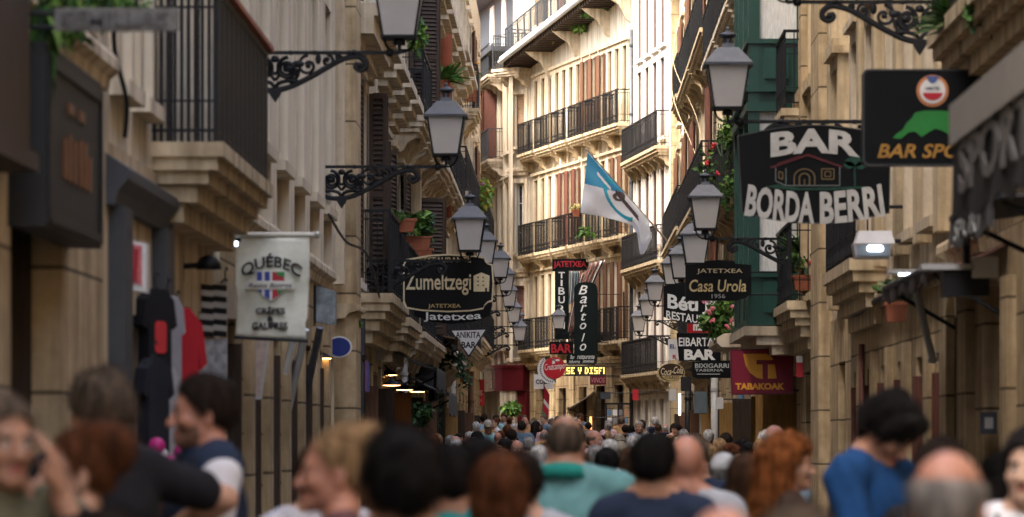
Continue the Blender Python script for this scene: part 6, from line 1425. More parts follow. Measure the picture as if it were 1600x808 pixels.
def hair_sdf(style, x, y, z, seed):
    def ell(c, r):
        a, b, d = x - c[0], y - c[1], z - c[2]; k0 = np.sqrt((a/r[0])**2 + (b/r[1])**2 + (d/r[2])**2) + 1e-6
        k1 = np.sqrt((a/r[0]**2)**2 + (b/r[1]**2)**2 + (d/r[2]**2)**2) + 1e-6; return k0 * (k0 - 1) / k1
    def con(a, b, ra, rb):
        a, b = np.array(a), np.array(b); ab = b - a; h = np.clip(((x-a[0])*ab[0] + (y-a[1])*ab[1] + (z-a[2])*ab[2]) / (ab @ ab), 0, 1)
        return np.sqrt((x-a[0]-ab[0]*h)**2 + (y-a[1]-ab[1]*h)**2 + (z-a[2]-ab[2]*h)**2) - (ra + (rb-ra)*h)
    t = {'short': 0.010, 'messy': 0.020, 'crop': 0.004, 'ring': 0.005, 'bun': 0.003, 'bob': 0.018, 'long': 0.016, 'curly': 0.026, 'cap': 0.008, 'thick': 0.016}[style]
    d = ell((0, 0.014, 0.126), (0.077 + t, 0.096 + t, 0.096 + t))
    am, fr = {'short': (0.006, 70), 'messy': (0.012, 90), 'crop': (0.001, 60), 'ring': (0.003, 70), 'bun': (0.006, 80), 'bob': (0.008, 60), 'long': (0.008, 55), 'curly': (0.012, 120), 'cap': (0.004, 60), 'thick': (0.009, 75)}[style]
    g = np.interp(y, [-0.13, -0.09, -0.065, -0.04, -0.012, 0.0, 0.02, 0.05, 0.1], [0.188, 0.178, 0.165, 0.125, 0.105, 0.09, 0.075, 0.03, 0.018])
    if style in ('messy', 'thick'): g = g - (0.05 if style == 'messy' else 0.022) * np.clip((0.02 - y) / 0.06, 0, 1)
    d = np.maximum(d, (g - z) * 0.75)
    if style == 'bun': d = np.maximum(d, (np.interp(y, [-0.12, -0.07, -0.05, -0.02, 0.0, 0.03], [0.25, 0.205, 0.168, 0.118, 0.1, 0.05]) - z) * 0.7)
    if style == 'messy': d = np.minimum(d, ell((0, -0.055, 0.19), (0.062, 0.055, 0.034)))
    if style == 'ring': d = np.maximum(d, z - 0.150 - 0.12 * np.clip(y, -1, 0.1))
    if style == 'bun':
        d = np.minimum(d, ell((0, 0.092, 0.175), (0.070, 0.062, 0.066))); d = np.minimum(d, ell((0.0, 0.055, 0.205), (0.062, 0.06, 0.04)))
    if style in ('bob', 'long', 'curly'):
        q = ell((0, 0.042, 0.065), (0.098, 0.075, 0.125)) if style == 'bob' else np.minimum(con((0, 0.05, 0.1), (0, 0.09, -0.13 if style == 'long' else -0.20), 0.092, 0.075 if style == 'long' else 0.10), np.minimum(con((0.072, 0.02, 0.11), (0.09, 0.03, -0.10), 0.03, 0.04), con((-0.072, 0.02, 0.11), (-0.09, 0.03, -0.10), 0.03, 0.04)))
        q = np.maximum(q, -(y + 0.030)); d = np.minimum(d, q)
    d = d - am * wob(x, y, z * (0.35 if style in ('long', 'bob', 'bun') else 0.7), fr, seed) - (0.006 * wob(x, y, z, 260, seed + 3) if style == 'curly' else 0) - (0.004 * wob(x, y, z * 0.3, 230, seed + 5) if style in ('messy', 'bun', 'short', 'thick', 'bob', 'long') else 0)
    return d

def figure(root, seed=1, female=False, skin='fair', hair='short', hcol='dark', head=(0, 0), top='tee', topm=None, topm2=None, sleeve='short', trousers=None, arms=None, stub=False, fine=True, cap=None, bare=False, stout=1.0, broad=1.0):
    sw = (0.165 if female else 0.19) * (0.72 + 0.28 * stout) * broad
    Rh = rotz(R(head[0])) @ rotx(R(head[1])) @ (roty(R(head[2])) if len(head) > 2 else np.eye(3)); hp = lambda p: PIV + Rh @ np.array(p, float)
    arms = dict(arms or {})
    for s_, nm in ((-1, 'R'), (1, 'L')):
        arms.setdefault(nm, ((s_ * (sw + 0.055), 0.03, 1.12), (s_ * (sw + 0.062), -0.05, 0.88)))
    allp = np.array([p for v in arms.values() for p in v[:2]]); xm = max(0.36, np.abs(allp[:, 0]).max() + 0.2); ym = min(-0.26, allp[:, 1].min() - 0.2); yM = max(0.25, allp[:, 1].max() + 0.2)
    if fine: ax = axis([(-xm, -0.14, 0.012), (-0.14, 0.14, 0.0062), (0.14, xm, 0.012)]); ay = axis([(ym, -0.13, 0.012), (-0.13, 0.13, 0.0062), (0.13, yM, 0.012)]); az = axis([(-0.03, 0.68, 0.04), (0.68, 0.94, 0.012), (0.94, 1.2, 0.03), (1.2, 1.42, 0.012), (1.42, 1.84, 0.0062)])
    else: ax = axis([(-xm, xm, 0.013)]); ay = axis([(ym, yM, 0.013)]); az = axis([(-0.03, 0.68, 0.05), (0.68, 0.94, 0.016), (0.94, 1.3, 0.03), (1.3, 1.84, 0.012)])
    def torso(B, g, k=0.05):
        B.ell((0, 0.0, 0.95), ((0.165 + 0.012*female) * stout + g, 0.115 * stout + g, 0.14), k); B.ell((0, 0.0, 1.09), ((0.15 - 0.02*female) * stout + g, 0.10 * stout + g, 0.17), k); B.ell((0, 0.004, 1.27), ((0.172 - 0.018*female) * stout + g, 0.112 * stout + g, 0.19), k)
        if female:
            for s_ in (-1, 1): B.ell((s_ * 0.07, -0.09, 1.25), (0.058 + g, 0.055 + g, 0.06), 0.03)
        B.cone((-sw + 0.03, 0.012, 1.412), (sw - 0.03, 0.012, 1.412), 0.058 + g, 0.058 + g, k)
        for s_ in (-1, 1): B.cone((s_ * (sw - 0.04), 0.016, 1.432), (s_ * 0.03, 0.022, 1.51 if g == 0 else 1.49), 0.045 + g, 0.045 + g * 0.5, 0.04)
    B = Field(ax, ay, az); torso(B, 0)
    B.cone((0, 0.018, 1.42), tuple(hp((0, 0.012, 0.06))), 0.058 - 0.008*female, 0.054 - 0.007*female, 0.03)
    for s_, nm in ((-1, 'R'), (1, 'L')):
        e, w = np.array(arms[nm][0], float), np.array(arms[nm][1], float); sh = np.array((s_ * sw, 0.012, 1.402))
        ft = 1 - 0.15 * female
        B.cone(sh, e, 0.054 * ft, 0.042 * ft, 0.03); B.cone(e, e + (w - e) * 0.35, 0.042 * ft, 0.043 * ft, 0.02); B.cone(e + (w - e) * 0.35, w, 0.043 * ft, 0.028 * ft, 0.02)
        # hand: palm, four fingers of different lengths, thumb
        d = (w - e) / np.linalg.norm(w - e); d = np.array(arms[nm][2], float) if len(arms[nm]) > 2 else d; d = d / np.linalg.norm(d)
        n = np.array(arms[nm][3], float) if len(arms[nm]) > 3 else np.array((-s_ * 1.0, 0, 0)); n = n - d * (n @ d); n /= np.linalg.norm(n)
        u = np.cross(d, n) * (s_); 
        if len(arms[nm]) <= 3 and u[1] > 0: u = -u
        hs = 0.92 if female else 1.0
        for q, (o, ln) in enumerate(((0.032, 0.072), (0.011, 0.083), (-0.011, 0.077), (-0.031, 0.058))):
            kn = w + d * (0.088 - 0.006 * abs(q - 1)) * hs + u * o * hs; B.cone(w + u * o * 0.5 + d * 0.012, kn, 0.0165, 0.0125, 0.012)
            m1 = kn + (d * 0.96 + n * 0.22) * ln * 0.48 * hs; m2 = m1 + (d * 0.80 + n * 0.58) * ln * 0.56 * hs
            B.cone(kn, m1, 0.0105, 0.0095, 0.004); B.cone(m1, m2, 0.0095, 0.0080, 0.004)
        t1 = w + d * 0.025 + u * 0.024; t2 = w + d * 0.060 + u * 0.052 + n * 0.012; t3 = w + d * 0.088 + u * 0.058 + n * 0.022
        B.cone(t1, t2, 0.015, 0.0115, 0.01); B.cone(t2, t3, 0.011, 0.0092, 0.004)
        hx = 0.09
        B.cone((s_ * hx, 0, 0.90), (s_ * 0.098, -0.012, 0.50), 0.088, 0.056, 0.04); B.cone((s_ * 0.098, -0.012, 0.50), (s_ * 0.1, 0.022, 0.09), 0.056, 0.036, 0.02); B.ell((s_ * 0.1, 0.024, 0.34), (0.052, 0.058, 0.11), 0.03)
        B.cone((s_ * 0.1, 0.03, 0.055), (s_ * 0.115, -0.15, 0.03), 0.045, 0.03, 0.02)
    # head
    E = lambda c, r, k=0.02, carve=False: B.ell(hp(c), r, k, Rh, carve)
    Cn = lambda a, b, ra, rb, k=0.015: B.cone(hp(a), hp(b), ra, rb, k)
    E((0, 0.014, 0.126), (0.075, 0.095, 0.094), 0.02); E((0, -0.028, 0.078), (0.058, 0.060, 0.085), 0.03)
    for s_ in (-1, 1):
        Cn((s_ * 0.050, 0.004, 0.045), (s_ * 0.016, -0.070, 0.006), 0.022, 0.018, 0.03)
        E((s_ * 0.042, -0.058, 0.068), (0.024, 0.024, 0.022), 0.025)
    E((0, -0.078, 0.006), (0.019, 0.017, 0.016), 0.02)
    Cn((-0.034, -0.076, 0.113), (0.034, -0.076, 0.113), 0.012, 0.012, 0.02)
    for s_ in (-1, 1): E((s_ * 0.031, -0.096, 0.094), (0.019, 0.015, 0.010), 0.012, True)
    Cn((0, -0.084, 0.104), (0, -0.110, 0.064), 0.0085, 0.0125, 0.014)
    for s_ in (-1, 1): E((s_ * 0.012, -0.098, 0.059), (0.0085, 0.010, 0.008), 0.008)
    E((0, -0.089, 0.036), (0.021, 0.010, 0.0065), 0.008); E((0, -0.088, 0.026), (0.017, 0.010, 0.0065), 0.006)
    for s_ in (-1, 1):
        E((s_ * 0.031, -0.0755, 0.0945), (0.0135, 0.0125, 0.0105), 0.003)
        B.ell(hp((s_ * 0.078, 0.012, 0.083)), (0.009, 0.019, 0.032), 0.008, Rh); E((s_ * 0.086, 0.004, 0.085), (0.006, 0.008, 0.016), 0.004, True)
    V, F = B.mesh(); C = (V[F].mean(1) - PIV) @ Rh; mi = np.zeros(len(F), int)
    ax_ = np.abs(C[:, 0])
    if stub: mi[(C[:, 1] < 0.0) & (C[:, 2] < 0.052) & (C[:, 2] > -0.03) & (C[:, 1] < -0.02 - (C[:, 2] - 0.05) * 0.0)] = 5
    mi[(ax_ < 0.021) & (C[:, 2] < 0.0425) & (C[:, 2] > 0.020) & (C[:, 1] < -0.085)] = 1
    ed = np.sqrt((ax_ - 0.031)**2 + ((C[:, 2] - 0.0945) * 1.5)**2)
    mi[(ed < 0.0125) & (C[:, 1] < -0.07)] = 2; mi[(ed < 0.0058) & (C[:, 1] < -0.07)] = 3
    mi[(ax_ > 0.012) & (ax_ < 0.048) & (np.abs(C[:, 2] - 0.117 + (ax_ - 0.03)**2 * 6) < 0.0048) & (C[:, 1] < -0.05)] = 4
    hm = hairm(hcol)
    to_obj("body", V, F, [skinm(skin), lipm, eyew, irism, hm if hair != 'none' else hairm('brown'), stubm()], root, mi)
    # hair
    top_z = 1.75
    if hair and hair != 'none':
        st = 0.0062 if fine else 0.011
        H_ = Field(axis([(-0.17, 0.17, st)]), axis([(-0.27, 0.24, st)]), axis([(1.53 - (0.36 if hair in ('long', 'curly') else 0.10), 1.84, st)]))
        X, Y, Z = H_.x[:, None, None], H_.y[None, :, None], H_.z[None, None, :]
        l = [(X - PIV[0]) * Rh[0, i] + (Y - PIV[1]) * Rh[1, i] + (Z - PIV[2]) * Rh[2, i] for i in range(3)]
        H_.D[:] = hair_sdf(hair, l[0], l[1], l[2], seed); V2, F2 = H_.mesh()
        if len(F2):
            ns = {'crop': 900, 'ring': 1500, 'curly': 9000}.get(hair, 4200) if fine else 350
            VV, FF = strands(V2, F2, ns, seed, Rh, {'crop': 0.008, 'ring': 0.018, 'short': 0.028, 'messy': 0.045, 'curly': 0.055}.get(hair, 0.042), 0.012 if hair == 'curly' else 0)
            FF = FF + len(V2); V2 = np.concatenate([V2, VV]); F2 = np.concatenate([F2, FF])
        if len(F2): to_obj("hair", V2, F2, [hm], root); top_z = max(top_z, np.percentile(V2[:, 2], 99.7)) if hair not in ('ring',) else 1.735
    if hair in ('none', 'ring') or abs(head[1]) > 10: top_z = max(V[:, 2].max(), np.percentile(V2[:, 2], 99.7) if hair not in ('none',) else 0)
    if cap is not None:
        Cc = Field(axis([(-0.13, 0.13, 0.008)]), axis([(-0.24, 0.16, 0.008)]), axis([(1.56, 1.82, 0.007)])); X, Y, Z = Cc.x[:, None, None], Cc.y[None, :, None], Cc.z[None, None, :]
        l = [(X - PIV[0]) * Rh[0, i] + (Y - PIV[1]) * Rh[1, i] + (Z - PIV[2]) * Rh[2, i] for i in range(3)]
        a = np.sqrt((l[0]/0.092)**2 + ((l[1]-0.014)/0.112)**2 + ((l[2]-0.13)/0.105)**2); d = (a - 1) * 0.1; d = np.maximum(d, 0.128 - l[2])
        br = np.sqrt((l[0]/0.075)**2 + ((l[1]+0.10)/0.09)**2 + ((l[2]-0.132 - 0.15*(l[1]+0.1)*0)/0.012)**2); d = np.minimum(d, (br - 1) * 0.012); Cc.D[:] = d
        V3, F3 = Cc.mesh(); to_obj("cap", V3, F3, [cap], root); top_z = max(top_z, V3[:, 2].max())
    # clothes
    def garment(name, mat, g, sl, neck, hem=0.86, collar=False, k=0.05, foldamp=0.006):
        G = Field(axis([(-xm, xm, 0.011)]), axis([(ym, yM, 0.011)]), axis([(0.80, 1.25, 0.022), (1.25, 1.60, 0.009)])) if fine else Field(axis([(-xm, xm, 0.016)]), axis([(ym, yM, 0.016)]), axis([(0.80, 1.25, 0.03), (1.25, 1.60, 0.014)]))
        torso(G, g, k)
        for s_, nm in ((-1, 'R'), (1, 'L')):
            e, w = np.array(arms[nm][0], float), np.array(arms[nm][1], float); sh = np.array((s_ * sw, 0.012, 1.402))
            if sl == 'short': G.cone(sh, sh + (e - sh) * 0.66, 0.064 + g * 0.6, 0.058 + g * 0.6, 0.03)
            elif sl == 'long': G.cone(sh, e, 0.062 + g * 0.6, 0.05 + g, 0.03); G.cone(e, e + (w - e) * 0.86, 0.05 + g, 0.036 + g, 0.02)
        X, Y, Z = G.x[:, None, None], G.y[None, :, None], G.z[None, None, :]
        G.D -= foldamp * wob(X, Y * 1.0, Z * 0.6, 34, seed + 7)
        G.D[:] = np.maximum(G.D, hem - Z)
        nk = np.sqrt(X**2 + ((Y - 0.0) * 0.92)**2) - 0.0; G.D[:] = np.maximum(G.D, np.minimum(Z - (neck + 0.12 * (Y + 0.0)), 0.088 - nk * 1.0))
        if collar:
            G.cone((0, 0.022, 1.42), (0, 0.006, 1.492), 0.088, 0.070, 0.02)
            G.D[:] = np.maximum(G.D, np.minimum(Z - 1.505 - 0.25 * Y, 0.11 - nk))
        V4, F4 = G.mesh(); return to_obj(name, V4, F4, [mat], root)
    tm = topm or clothm("dark", (0.02, 0.02, 0.024))
    if top == 'tee': garment("shirt", tm, 0.012, sleeve, 1.474)
    elif top == 'shirt': garment("shirt", tm, 0.016, sleeve, 1.474, collar=True, foldamp=0.012)
    elif top == 'polo':
        garment("shirt", tm, 0.018, sleeve, 1.474, foldamp=0.010)
        m = MB(); m.lathe([(0.104, -0.040), (0.092, 0.0), (0.080, 0.018), (0.074, 0.012), (0.078, -0.02)], (0, 0, 0), 24); c = m.build("collar", topm2 or tm, root, True); c.location = (0, 0.020, 1.492); c.rotation_euler = (R(14), 0, 0); c.scale = (1.15, 1.08, 1.1)
    elif top == 'vest':
        garment("shirt", topm2, 0.010, sleeve, 1.46); garment("vest", tm, 0.026, 'none', 1.474, collar=True)
    elif top == 'tank': garment("shirt", tm, 0.010, 'none', 1.385)
    t = trousers or clothm("jeans", (0.03, 0.04, 0.075))
    T_ = Field(axis([(-0.26, 0.26, 0.016)]), axis([(-0.2, 0.2, 0.016)]), axis([(0.06, 1.06, 0.025)]))
    T_.ell((0, 0.0, 0.95), ((0.175 + 0.012*female) * stout, 0.125 * stout, 0.15), 0.04)
    for s_ in (-1, 1): T_.cone((s_ * 0.09, 0, 0.90), (s_ * 0.098, -0.012, 0.50), 0.100, 0.072, 0.03); T_.cone((s_ * 0.098, -0.012, 0.50), (s_ * 0.1, 0.022, 0.11), 0.072, 0.062, 0.02)
    T_.D[:] = np.maximum(T_.D, np.maximum(0.10 - T_.z, T_.z - 1.0)[None, None, :])
    V5, F5 = T_.mesh(); to_obj("trousers", V5, F5, [t], root)
    for s_ in (-1, 1):
        m = MB(); m.ball((s_ * 0.108, -0.055, 0.045), (0.055, 0.145, 0.05), 12, 8); m.build("shoe", clothm("shoe", (0.03, 0.025, 0.022)), root, True)
    return top_z, hp((0, 0, 0.11))

def strands(V, F, n, seed, Rh, L, curl=0.0):
    "fine loose hairs lying along the hair surface"
    r = np.random.RandomState(seed); f = F[r.randint(0, len(F), n)]; a, b, c, d = [V[f[:, i]] for i in range(4)]
    u, v = r.rand(n, 1), r.rand(n, 1); p = (a * (1-u) + b * u) * (1-v) + (d * (1-u) + c * u) * v
    nn = np.cross(c - a, d - b); nn /= np.linalg.norm(nn, axis=1, keepdims=True) + 1e-9
    fl = (Rh @ np.array((0, 0.55, -0.85)))[None] + r.normal(0, 0.38, (n, 3)); t = fl - nn * (fl * nn).sum(1, keepdims=True); t /= np.linalg.norm(t, axis=1, keepdims=True) + 1e-9
    sd = np.cross(nn, t); ln = L * r.uniform(0.5, 1.4, (n, 1)); S = 5 if curl else 3; vs = []; lift = r.uniform(0.002, 0.009, (n, 1)) * (1.6 if curl else 1.0); w = r.uniform(0.0008, 0.0016, (n, 1)); ph = r.uniform(0, 6.28, (n, 1))
    for i in range(S):
        k = i / (S - 1); q = p - nn * 0.002 + t * ln * k + nn * (lift * k * 1.6 - ln * 0.12 * k * k) + (sd * np.sin(ph + k * 9) + nn * np.cos(ph + k * 9)) * curl * k
        vs += [q - sd * w * (1 - 0.6 * k), q + sd * w * (1 - 0.6 * k)]
    VV = np.stack(vs, 1).reshape(-1, 3); base = (np.arange(n) * 2 * S)[:, None]
    FF = np.concatenate([base + np.array([2*i, 2*i+1, 2*i+3, 2*i+2])[None] for i in range(S - 1)])
    return VV, FF
def put(label, px, py, d, yaw, group=None, **kw):
    root = thing("person", label, "person", (0, 0, 0), R(yaw), group)
    tz, hc = figure(root, **kw)
    q = P(px, py, d); gz = ground(d); s_ = (q.z - gz) / tz
    hx = rotz(R(yaw)) @ (np.array([hc[0], hc[1], 0]) * s_)
    root.location = (q.x - hx[0], d - hx[1], gz); root.scale = (s_, s_, s_)
    root["head_px"] = px; del root["head_px"]
    return root

navy = clothm("navy", (0.018, 0.028, 0.055)); teal = clothm("teal", (0.12, 0.265, 0.275), 0.08); tealg = clothm("teal_collar", (0.02, 0.22, 0.19)); blue = clothm("blue", (0.010, 0.048, 0.15), 0.2)
blackc = clothm("black", (0.012, 0.012, 0.015)); whitec = clothm("white", (0.62, 0.63, 0.68), 0.05); greyc = clothm("grey", (0.30, 0.32, 0.36)); olive = clothm("olive", (0.10, 0.095, 0.06))
pinkc = clothm("pink", (0.52, 0.36, 0.38)); paleb = clothm("pale_blue", (0.30, 0.42, 0.52)); slatec = clothm("slate_blue", (0.11, 0.17, 0.24)); tanc = clothm("tan", (0.36, 0.22, 0.10)); cyanc = clothm("cyan", (0.22, 0.44, 0.48))
def stripes(name, c1, c2, sc):
    if name in _mats: return _mats[name]
    m = M(name, c1, 0.9, var=0); nt = m.node_tree; b = nt.nodes["Principled BSDF"]
    tc = nt.nodes.new("ShaderNodeTexCoord"); w = nt.nodes.new("ShaderNodeTexWave"); w.bands_direction = 'X'; w.inputs["Scale"].default_value = sc
    r = nt.nodes.new("ShaderNodeValToRGB"); r.color_ramp.elements[0].position = 0.45; r.color_ramp.elements[1].position = 0.55; r.color_ramp.elements[0].color = (*c1, 1); r.color_ramp.elements[1].color = (*c2, 1)
    nt.links.new(tc.outputs["Object"], w.inputs[0]); nt.links.new(w.outputs["Fac"], r.inputs[0]); nt.links.new(r.outputs[0], b.inputs["Base Color"]); return m
# -- the near crowd, named by what each wears and where they stand
p1 = put("man at far left edge holding his hand and wristwatch against his cheek", -2, 605, 9.6, 38, seed=1, skin='tan', hair='short', hcol='greybrown', top='shirt', topm=olive, sleeve='short', arms={'L': ((0.23, -0.20, 1.21), (0.105, -0.115, 1.475), (-0.10, 0.06, 1.0), (-0.75, 0.62, 0.0))})
m = MB(); a = [(0.137 + 0.034*math.cos(t*math.pi/8), -0.125 + 0.034*math.sin(t*math.pi/8), 1.43 + 0.012*math.cos(t*math.pi/8)) for t in range(16)]; m.tube(a, 0.011, 6, closed=True); m.build("watch", blackc, p1)
put("tall man in a black t shirt seen from behind with his elbow out, at left", 155, 570, 13.0, -142, seed=2, skin='fair', hair='thick', hcol='greybrown', top='tee', topm=blackc, head=(12, 4), arms={'R': ((-0.43, 0.05, 1.33), (-0.36, -0.17, 1.22))}, stout=1.1)
p3 = put("woman in profile with reddish brown hair pinned up, navy top and an earring", 120, 655, 10.4, -80, seed=3, female=True, skin='fair', hair='bun', hcol='auburn', top='tee', topm=navy, head=(0, -2))
m = MB(); m.tube([(0.082 + 0*t, 0.012 + 0.010*math.cos(t*math.pi/5), 1.565 + 0.014*math.sin(t*math.pi/5)) for t in range(10)], 0.0025, 5, closed=True); m.build("earring", M("silver", (0.6, 0.6, 0.6), 0.25, 1.0), p3)
put("smiling bearded man in profile wearing a navy vest over a white t shirt", 316, 578, 13.6, -72, seed=4, skin='ruddy', hair='short', hcol='dark', stub=True, top='vest', topm=navy, topm2=whitec, head=(-8, 2), arms={'L': ((0.26, -0.04, 1.12), (0.22, -0.25, 1.0)), 'R': ((-0.25, -0.05, 1.12), (-0.18, -0.27, 1.02))})
put("fair haired woman in profile with a loose bun, nearest the middle bottom", 524, 655, 10.6, -86, seed=5, female=True, skin='ruddy', hair='bun', hcol='blond', top='tank', topm=clothm("dusky", (0.10, 0.05, 0.05)), head=(0, 0))
put("dark haired person seen from behind right beside the fair haired woman", 627, 660, 8.5, 178, seed=6, skin='tan', hair='thick', hcol='black', top='shirt', topm=stripes("striped_collar_cloth", (0.03, 0.03, 0.035), (0.30, 0.28, 0.30), 8), head=(6, 0))
put("person in thin striped white shirt mostly hidden behind the fair haired woman", 497, 694, 13.5, 176, seed=7, skin='fair', hair='short', hcol='brown', top='shirt', topm=stripes("fine_stripes", (0.62, 0.62, 0.66), (0.34, 0.34, 0.40), 40))
put("black haired person in a white and teal top behind the dark head", 706, 690, 12.6, 172, seed=8, skin='tan', hair='short', hcol='black', top='vest', topm=clothm("teal_pack", (0.02, 0.20, 0.21)), topm2=whitec)
put("person with full black hair between the teal topped one and the updo", 748, 680, 15.0, 185, seed=9, skin='tan', hair='thick', hcol='black', top='tee', topm=whitec)
put("woman with wavy brown hair and a dark top left of the teal polo", 781, 702, 11.6, 176, seed=10, female=True, skin='tan', hair='bob', hcol='auburn', top='tee', topm=clothm("midnight", (0.012, 0.016, 0.035)))
put("dark headed person with a grey hood just behind the wavy brown hair", 812, 702, 14.0, 168, seed=11, skin='fair', hair='thick', hcol='dark', top='shirt', topm=greyc)
put("broad man in a teal polo shirt with green collar walking away in the centre", 884, 650, 16.6, 172, seed=12, skin='tan', hair='ring', hcol='greybrown', top='polo', topm=teal, topm2=tealg, stout=1.38, broad=1.2, head=(4, 16))
put("black haired man in a navy t shirt walking away right of the teal polo", 1022, 671, 14.6, 174, seed=13, skin='tan', hair='short', hcol='black', top='tee', topm=navy, head=(-4, 0), stout=1.06)
put("bald man in a grey t shirt walking away beside the navy t shirt", 1072, 681, 15.6, 170, seed=14, skin='ruddy', hair='none', top='tee', topm=greyc, stout=1.1, head=(10, 0))
put("person in a pale grey baseball cap and navy jacket", 1131, 706, 21.5, 172, seed=15, skin='fair', hair='cap', hcol='grey', top='shirt', topm=navy, cap=clothm("cap_grey", (0.50, 0.52, 0.54)), sleeve='long')
put("woman with smooth brown bob seen from behind next to the grey cap", 1168, 706, 16.5, 162, seed=16, female=True, skin='fair', hair='bob', hcol='brown', top='tee', topm=clothm("dusty_rose", (0.30, 0.20, 0.19)))
put("woman with long curly red hair and a bare shoulder facing right", 1234, 673, 16.3, 98, seed=17, female=True, skin='fair', hair='curly', hcol='red', top='tank', topm=clothm("brown_top", (0.05, 0.03, 0.025)), head=(-6, 0))
put("man in a bright blue shirt bowing his black haired head", 1393, 604, 14.6, 58, seed=18, skin='tan', hair='messy', hcol='black', top='shirt', topm=blue, sleeve='long', head=(-4, 44), arms={'L': ((0.25, -0.12, 1.13), (0.10, -0.30, 1.12)), 'R': ((-0.26, -0.1, 1.12), (-0.12, -0.30, 1.10))}, stout=1.15, broad=1.08)
put("dark brown haired person turned away behind the grey fringed bald man", 1468, 681, 14.0, 205, seed=19, skin='tan', hair='thick', hcol='dark', top='tee', topm=blackc)
put("balding man with a grey fringe of hair in the bottom right foreground", 1484, 706, 7.6, 158, seed=20, skin='ruddy', hair='ring', hcol='grey', top='shirt', topm=clothm("dim_grey", (0.16, 0.15, 0.15)), stout=1.05)
p17 = put("black haired woman in a white top with a dark bag strap at right edge", 1611, 664, 12.0, -24, seed=21, female=True, skin='pale', hair='long', hcol='black', top='tee', topm=whitec)
m = MB(); m.tube([(-0.10, -0.05, 1.455), (-0.075, -0.125, 1.36), (-0.02, -0.165, 1.22), (0.05, -0.135, 1.05), (0.14, -0.11, 0.95)], 0.010, 6); m.build("bag_strap", blackc, p17)
put("person with bushy dark curls far right behind the bald man", 1567, 705, 17.0, 180, seed=22, skin='tan', hair='curly', hcol='black', top='tee', topm=clothm("plum", (0.07, 0.05, 0.08)))
put("very near person with dull brown hair cut off by the bottom edge", 1245, 779, 7.2, 176, seed=23, skin='tan', hair='thick', hcol='greybrown', top='tee', topm=pinkc)
put("very near bald person in pink at bottom edge left of the brown haired one", 1128, 792, 7.0, 184, seed=24, skin='ruddy', hair='none', top='tee', topm=pinkc)
put("very near dark haired person peeking up at the bottom left edge", 168, 788, 6.8, 180, seed=25, skin='tan', hair='short', hcol='dark', top='tee', topm=blackc)

# -- the middle and far crowd: a few builds, copied with their parts, in other clothes
protos = []
PT = [dict(seed=31, hair='short', hcol='dark', skin='tan', top='shirt', topm=slatec), dict(seed=32, hair='bob', hcol='brown', skin='fair', female=True, top='tee', topm=whitec), dict(seed=33, hair='ring', hcol='grey', skin='ruddy', top='polo', topm=paleb), dict(seed=34, hair='short', hcol='grey', skin='fair', top='shirt', topm=cyanc),
      dict(seed=35, hair='bun', hcol='auburn', skin='fair', female=True, top='tank', topm=blackc), dict(seed=36, hair='cap', hcol='grey', skin='tan', top='tee', topm=tanc, cap=clothm("cap_khaki", (0.24, 0.21, 0.15))), dict(seed=37, hair='thick', hcol='black', skin='tan', top='tee', topm=blackc), dict(seed=38, hair='long', hcol='dark', skin='fair', female=True, top='tee', topm=pinkc),
      dict(seed=39, hair='none', skin='ruddy', top='tee', topm=greyc)]
used = set()
def crowd(k, label, px, py, d, yaw, topm=None, hcol=None, group="people in the crowd down the street"):
    if len(label.split()) > 16: label = label.replace("grey brown", "greyish").replace(" of the packed crowd", " of the crowd").replace("person with pinned up", "person with pinned")
    kw = PT[k]; H = P(px, py, d).z - ground(d); 
    while len(protos) <= k: protos.append(None)
    if protos[k] is None:
        r = thing("person", label, "person", (0, 0, 0), 0, group); r["tz"] = figure(r, fine=False, **kw)[0]; protos[k] = (r, r["tz"]); del r["tz"]; o = r
    else: o = copy_tree(protos[k][0])
    relabel(o, label, group); s_ = H / protos[k][1]; q = P(px, py, d); o.location = (q.x, d, ground(d)); o.scale = (s_, s_, s_); o.rotation_euler = (0, 0, R(yaw))
    for ch in o.children:
        mt = None
        if topm and ch.name.split('.')[0] in ("shirt", "collar"): mt = topm
        if hcol and ch.name.split('.')[0] == "hair": mt = hairm(hcol)
        if mt:
            ch.material_slots[0].link = 'OBJECT'; ch.material_slots[0].material = mt
    used.add((q.x, d)); return o
crowd(0, "man in a light blue shirt standing highest up the street by the wine red shop", 756, 646, 92, 180, paleb)
crowd(4, "woman in white with pinned reddish hair next to the highest standing man", 773, 652, 91, -60, whitec)
crowd(5, "man in a pale cap and cyan shirt below the highest standing man", 763, 659, 80, 5, cyanc)
crowd(6, "dark haired person in the crowd just under the pale cap", 745, 673, 58, -30, slatec)
crowd(8, "bald brown head in the crowd right of the pale cap", 778, 676, 72, 170, tanc)
crowd(0, "man in a pale patterned shirt seen from behind left of the slate blue shirt", 800, 670, 66, 178, paleb, 'dark')
sb_ = crowd(0, "man in slate blue with a dark shoulder strap across his back", 815, 657, 77, 182, slatec)
m = MB(); m.tube([(0.14, 0.09, 1.45), (0.03, 0.155, 1.30), (-0.10, 0.16, 1.10), (-0.16, 0.12, 0.98)], 0.014, 6); m.build("bag_strap", blackc, sb_)
crowd(7, "person in a pink shirt turned sideways by the slate blue one", 838, 657, 82, 140, pinkc, 'dark')
crowd(2, "balding man in dark sunglasses facing the camera in the far crowd", 808, 688, 47, 2, greyc)
crowd(3, "grey haired head right of the balding man in sunglasses", 826, 682, 54, 175, slatec)
crowd(6, "dark head in profile left of the balding man in sunglasses", 788, 684, 48, -70, blackc)
crowd(3, "white haired person close behind the teal polo's left shoulder", 843, 694, 30, 160, greyc, 'white')
crowd(2, "ruddy balding head peeking out left of the teal polo's head", 850, 672, 68, 200, tanc)
crowd(0, "man in a tan shirt in the far crowd right of the teal polo", 907, 674, 64, 175, tanc)
crowd(5, "flat capped man by the book stand in the far crowd", 968, 677, 60, 10, blackc)
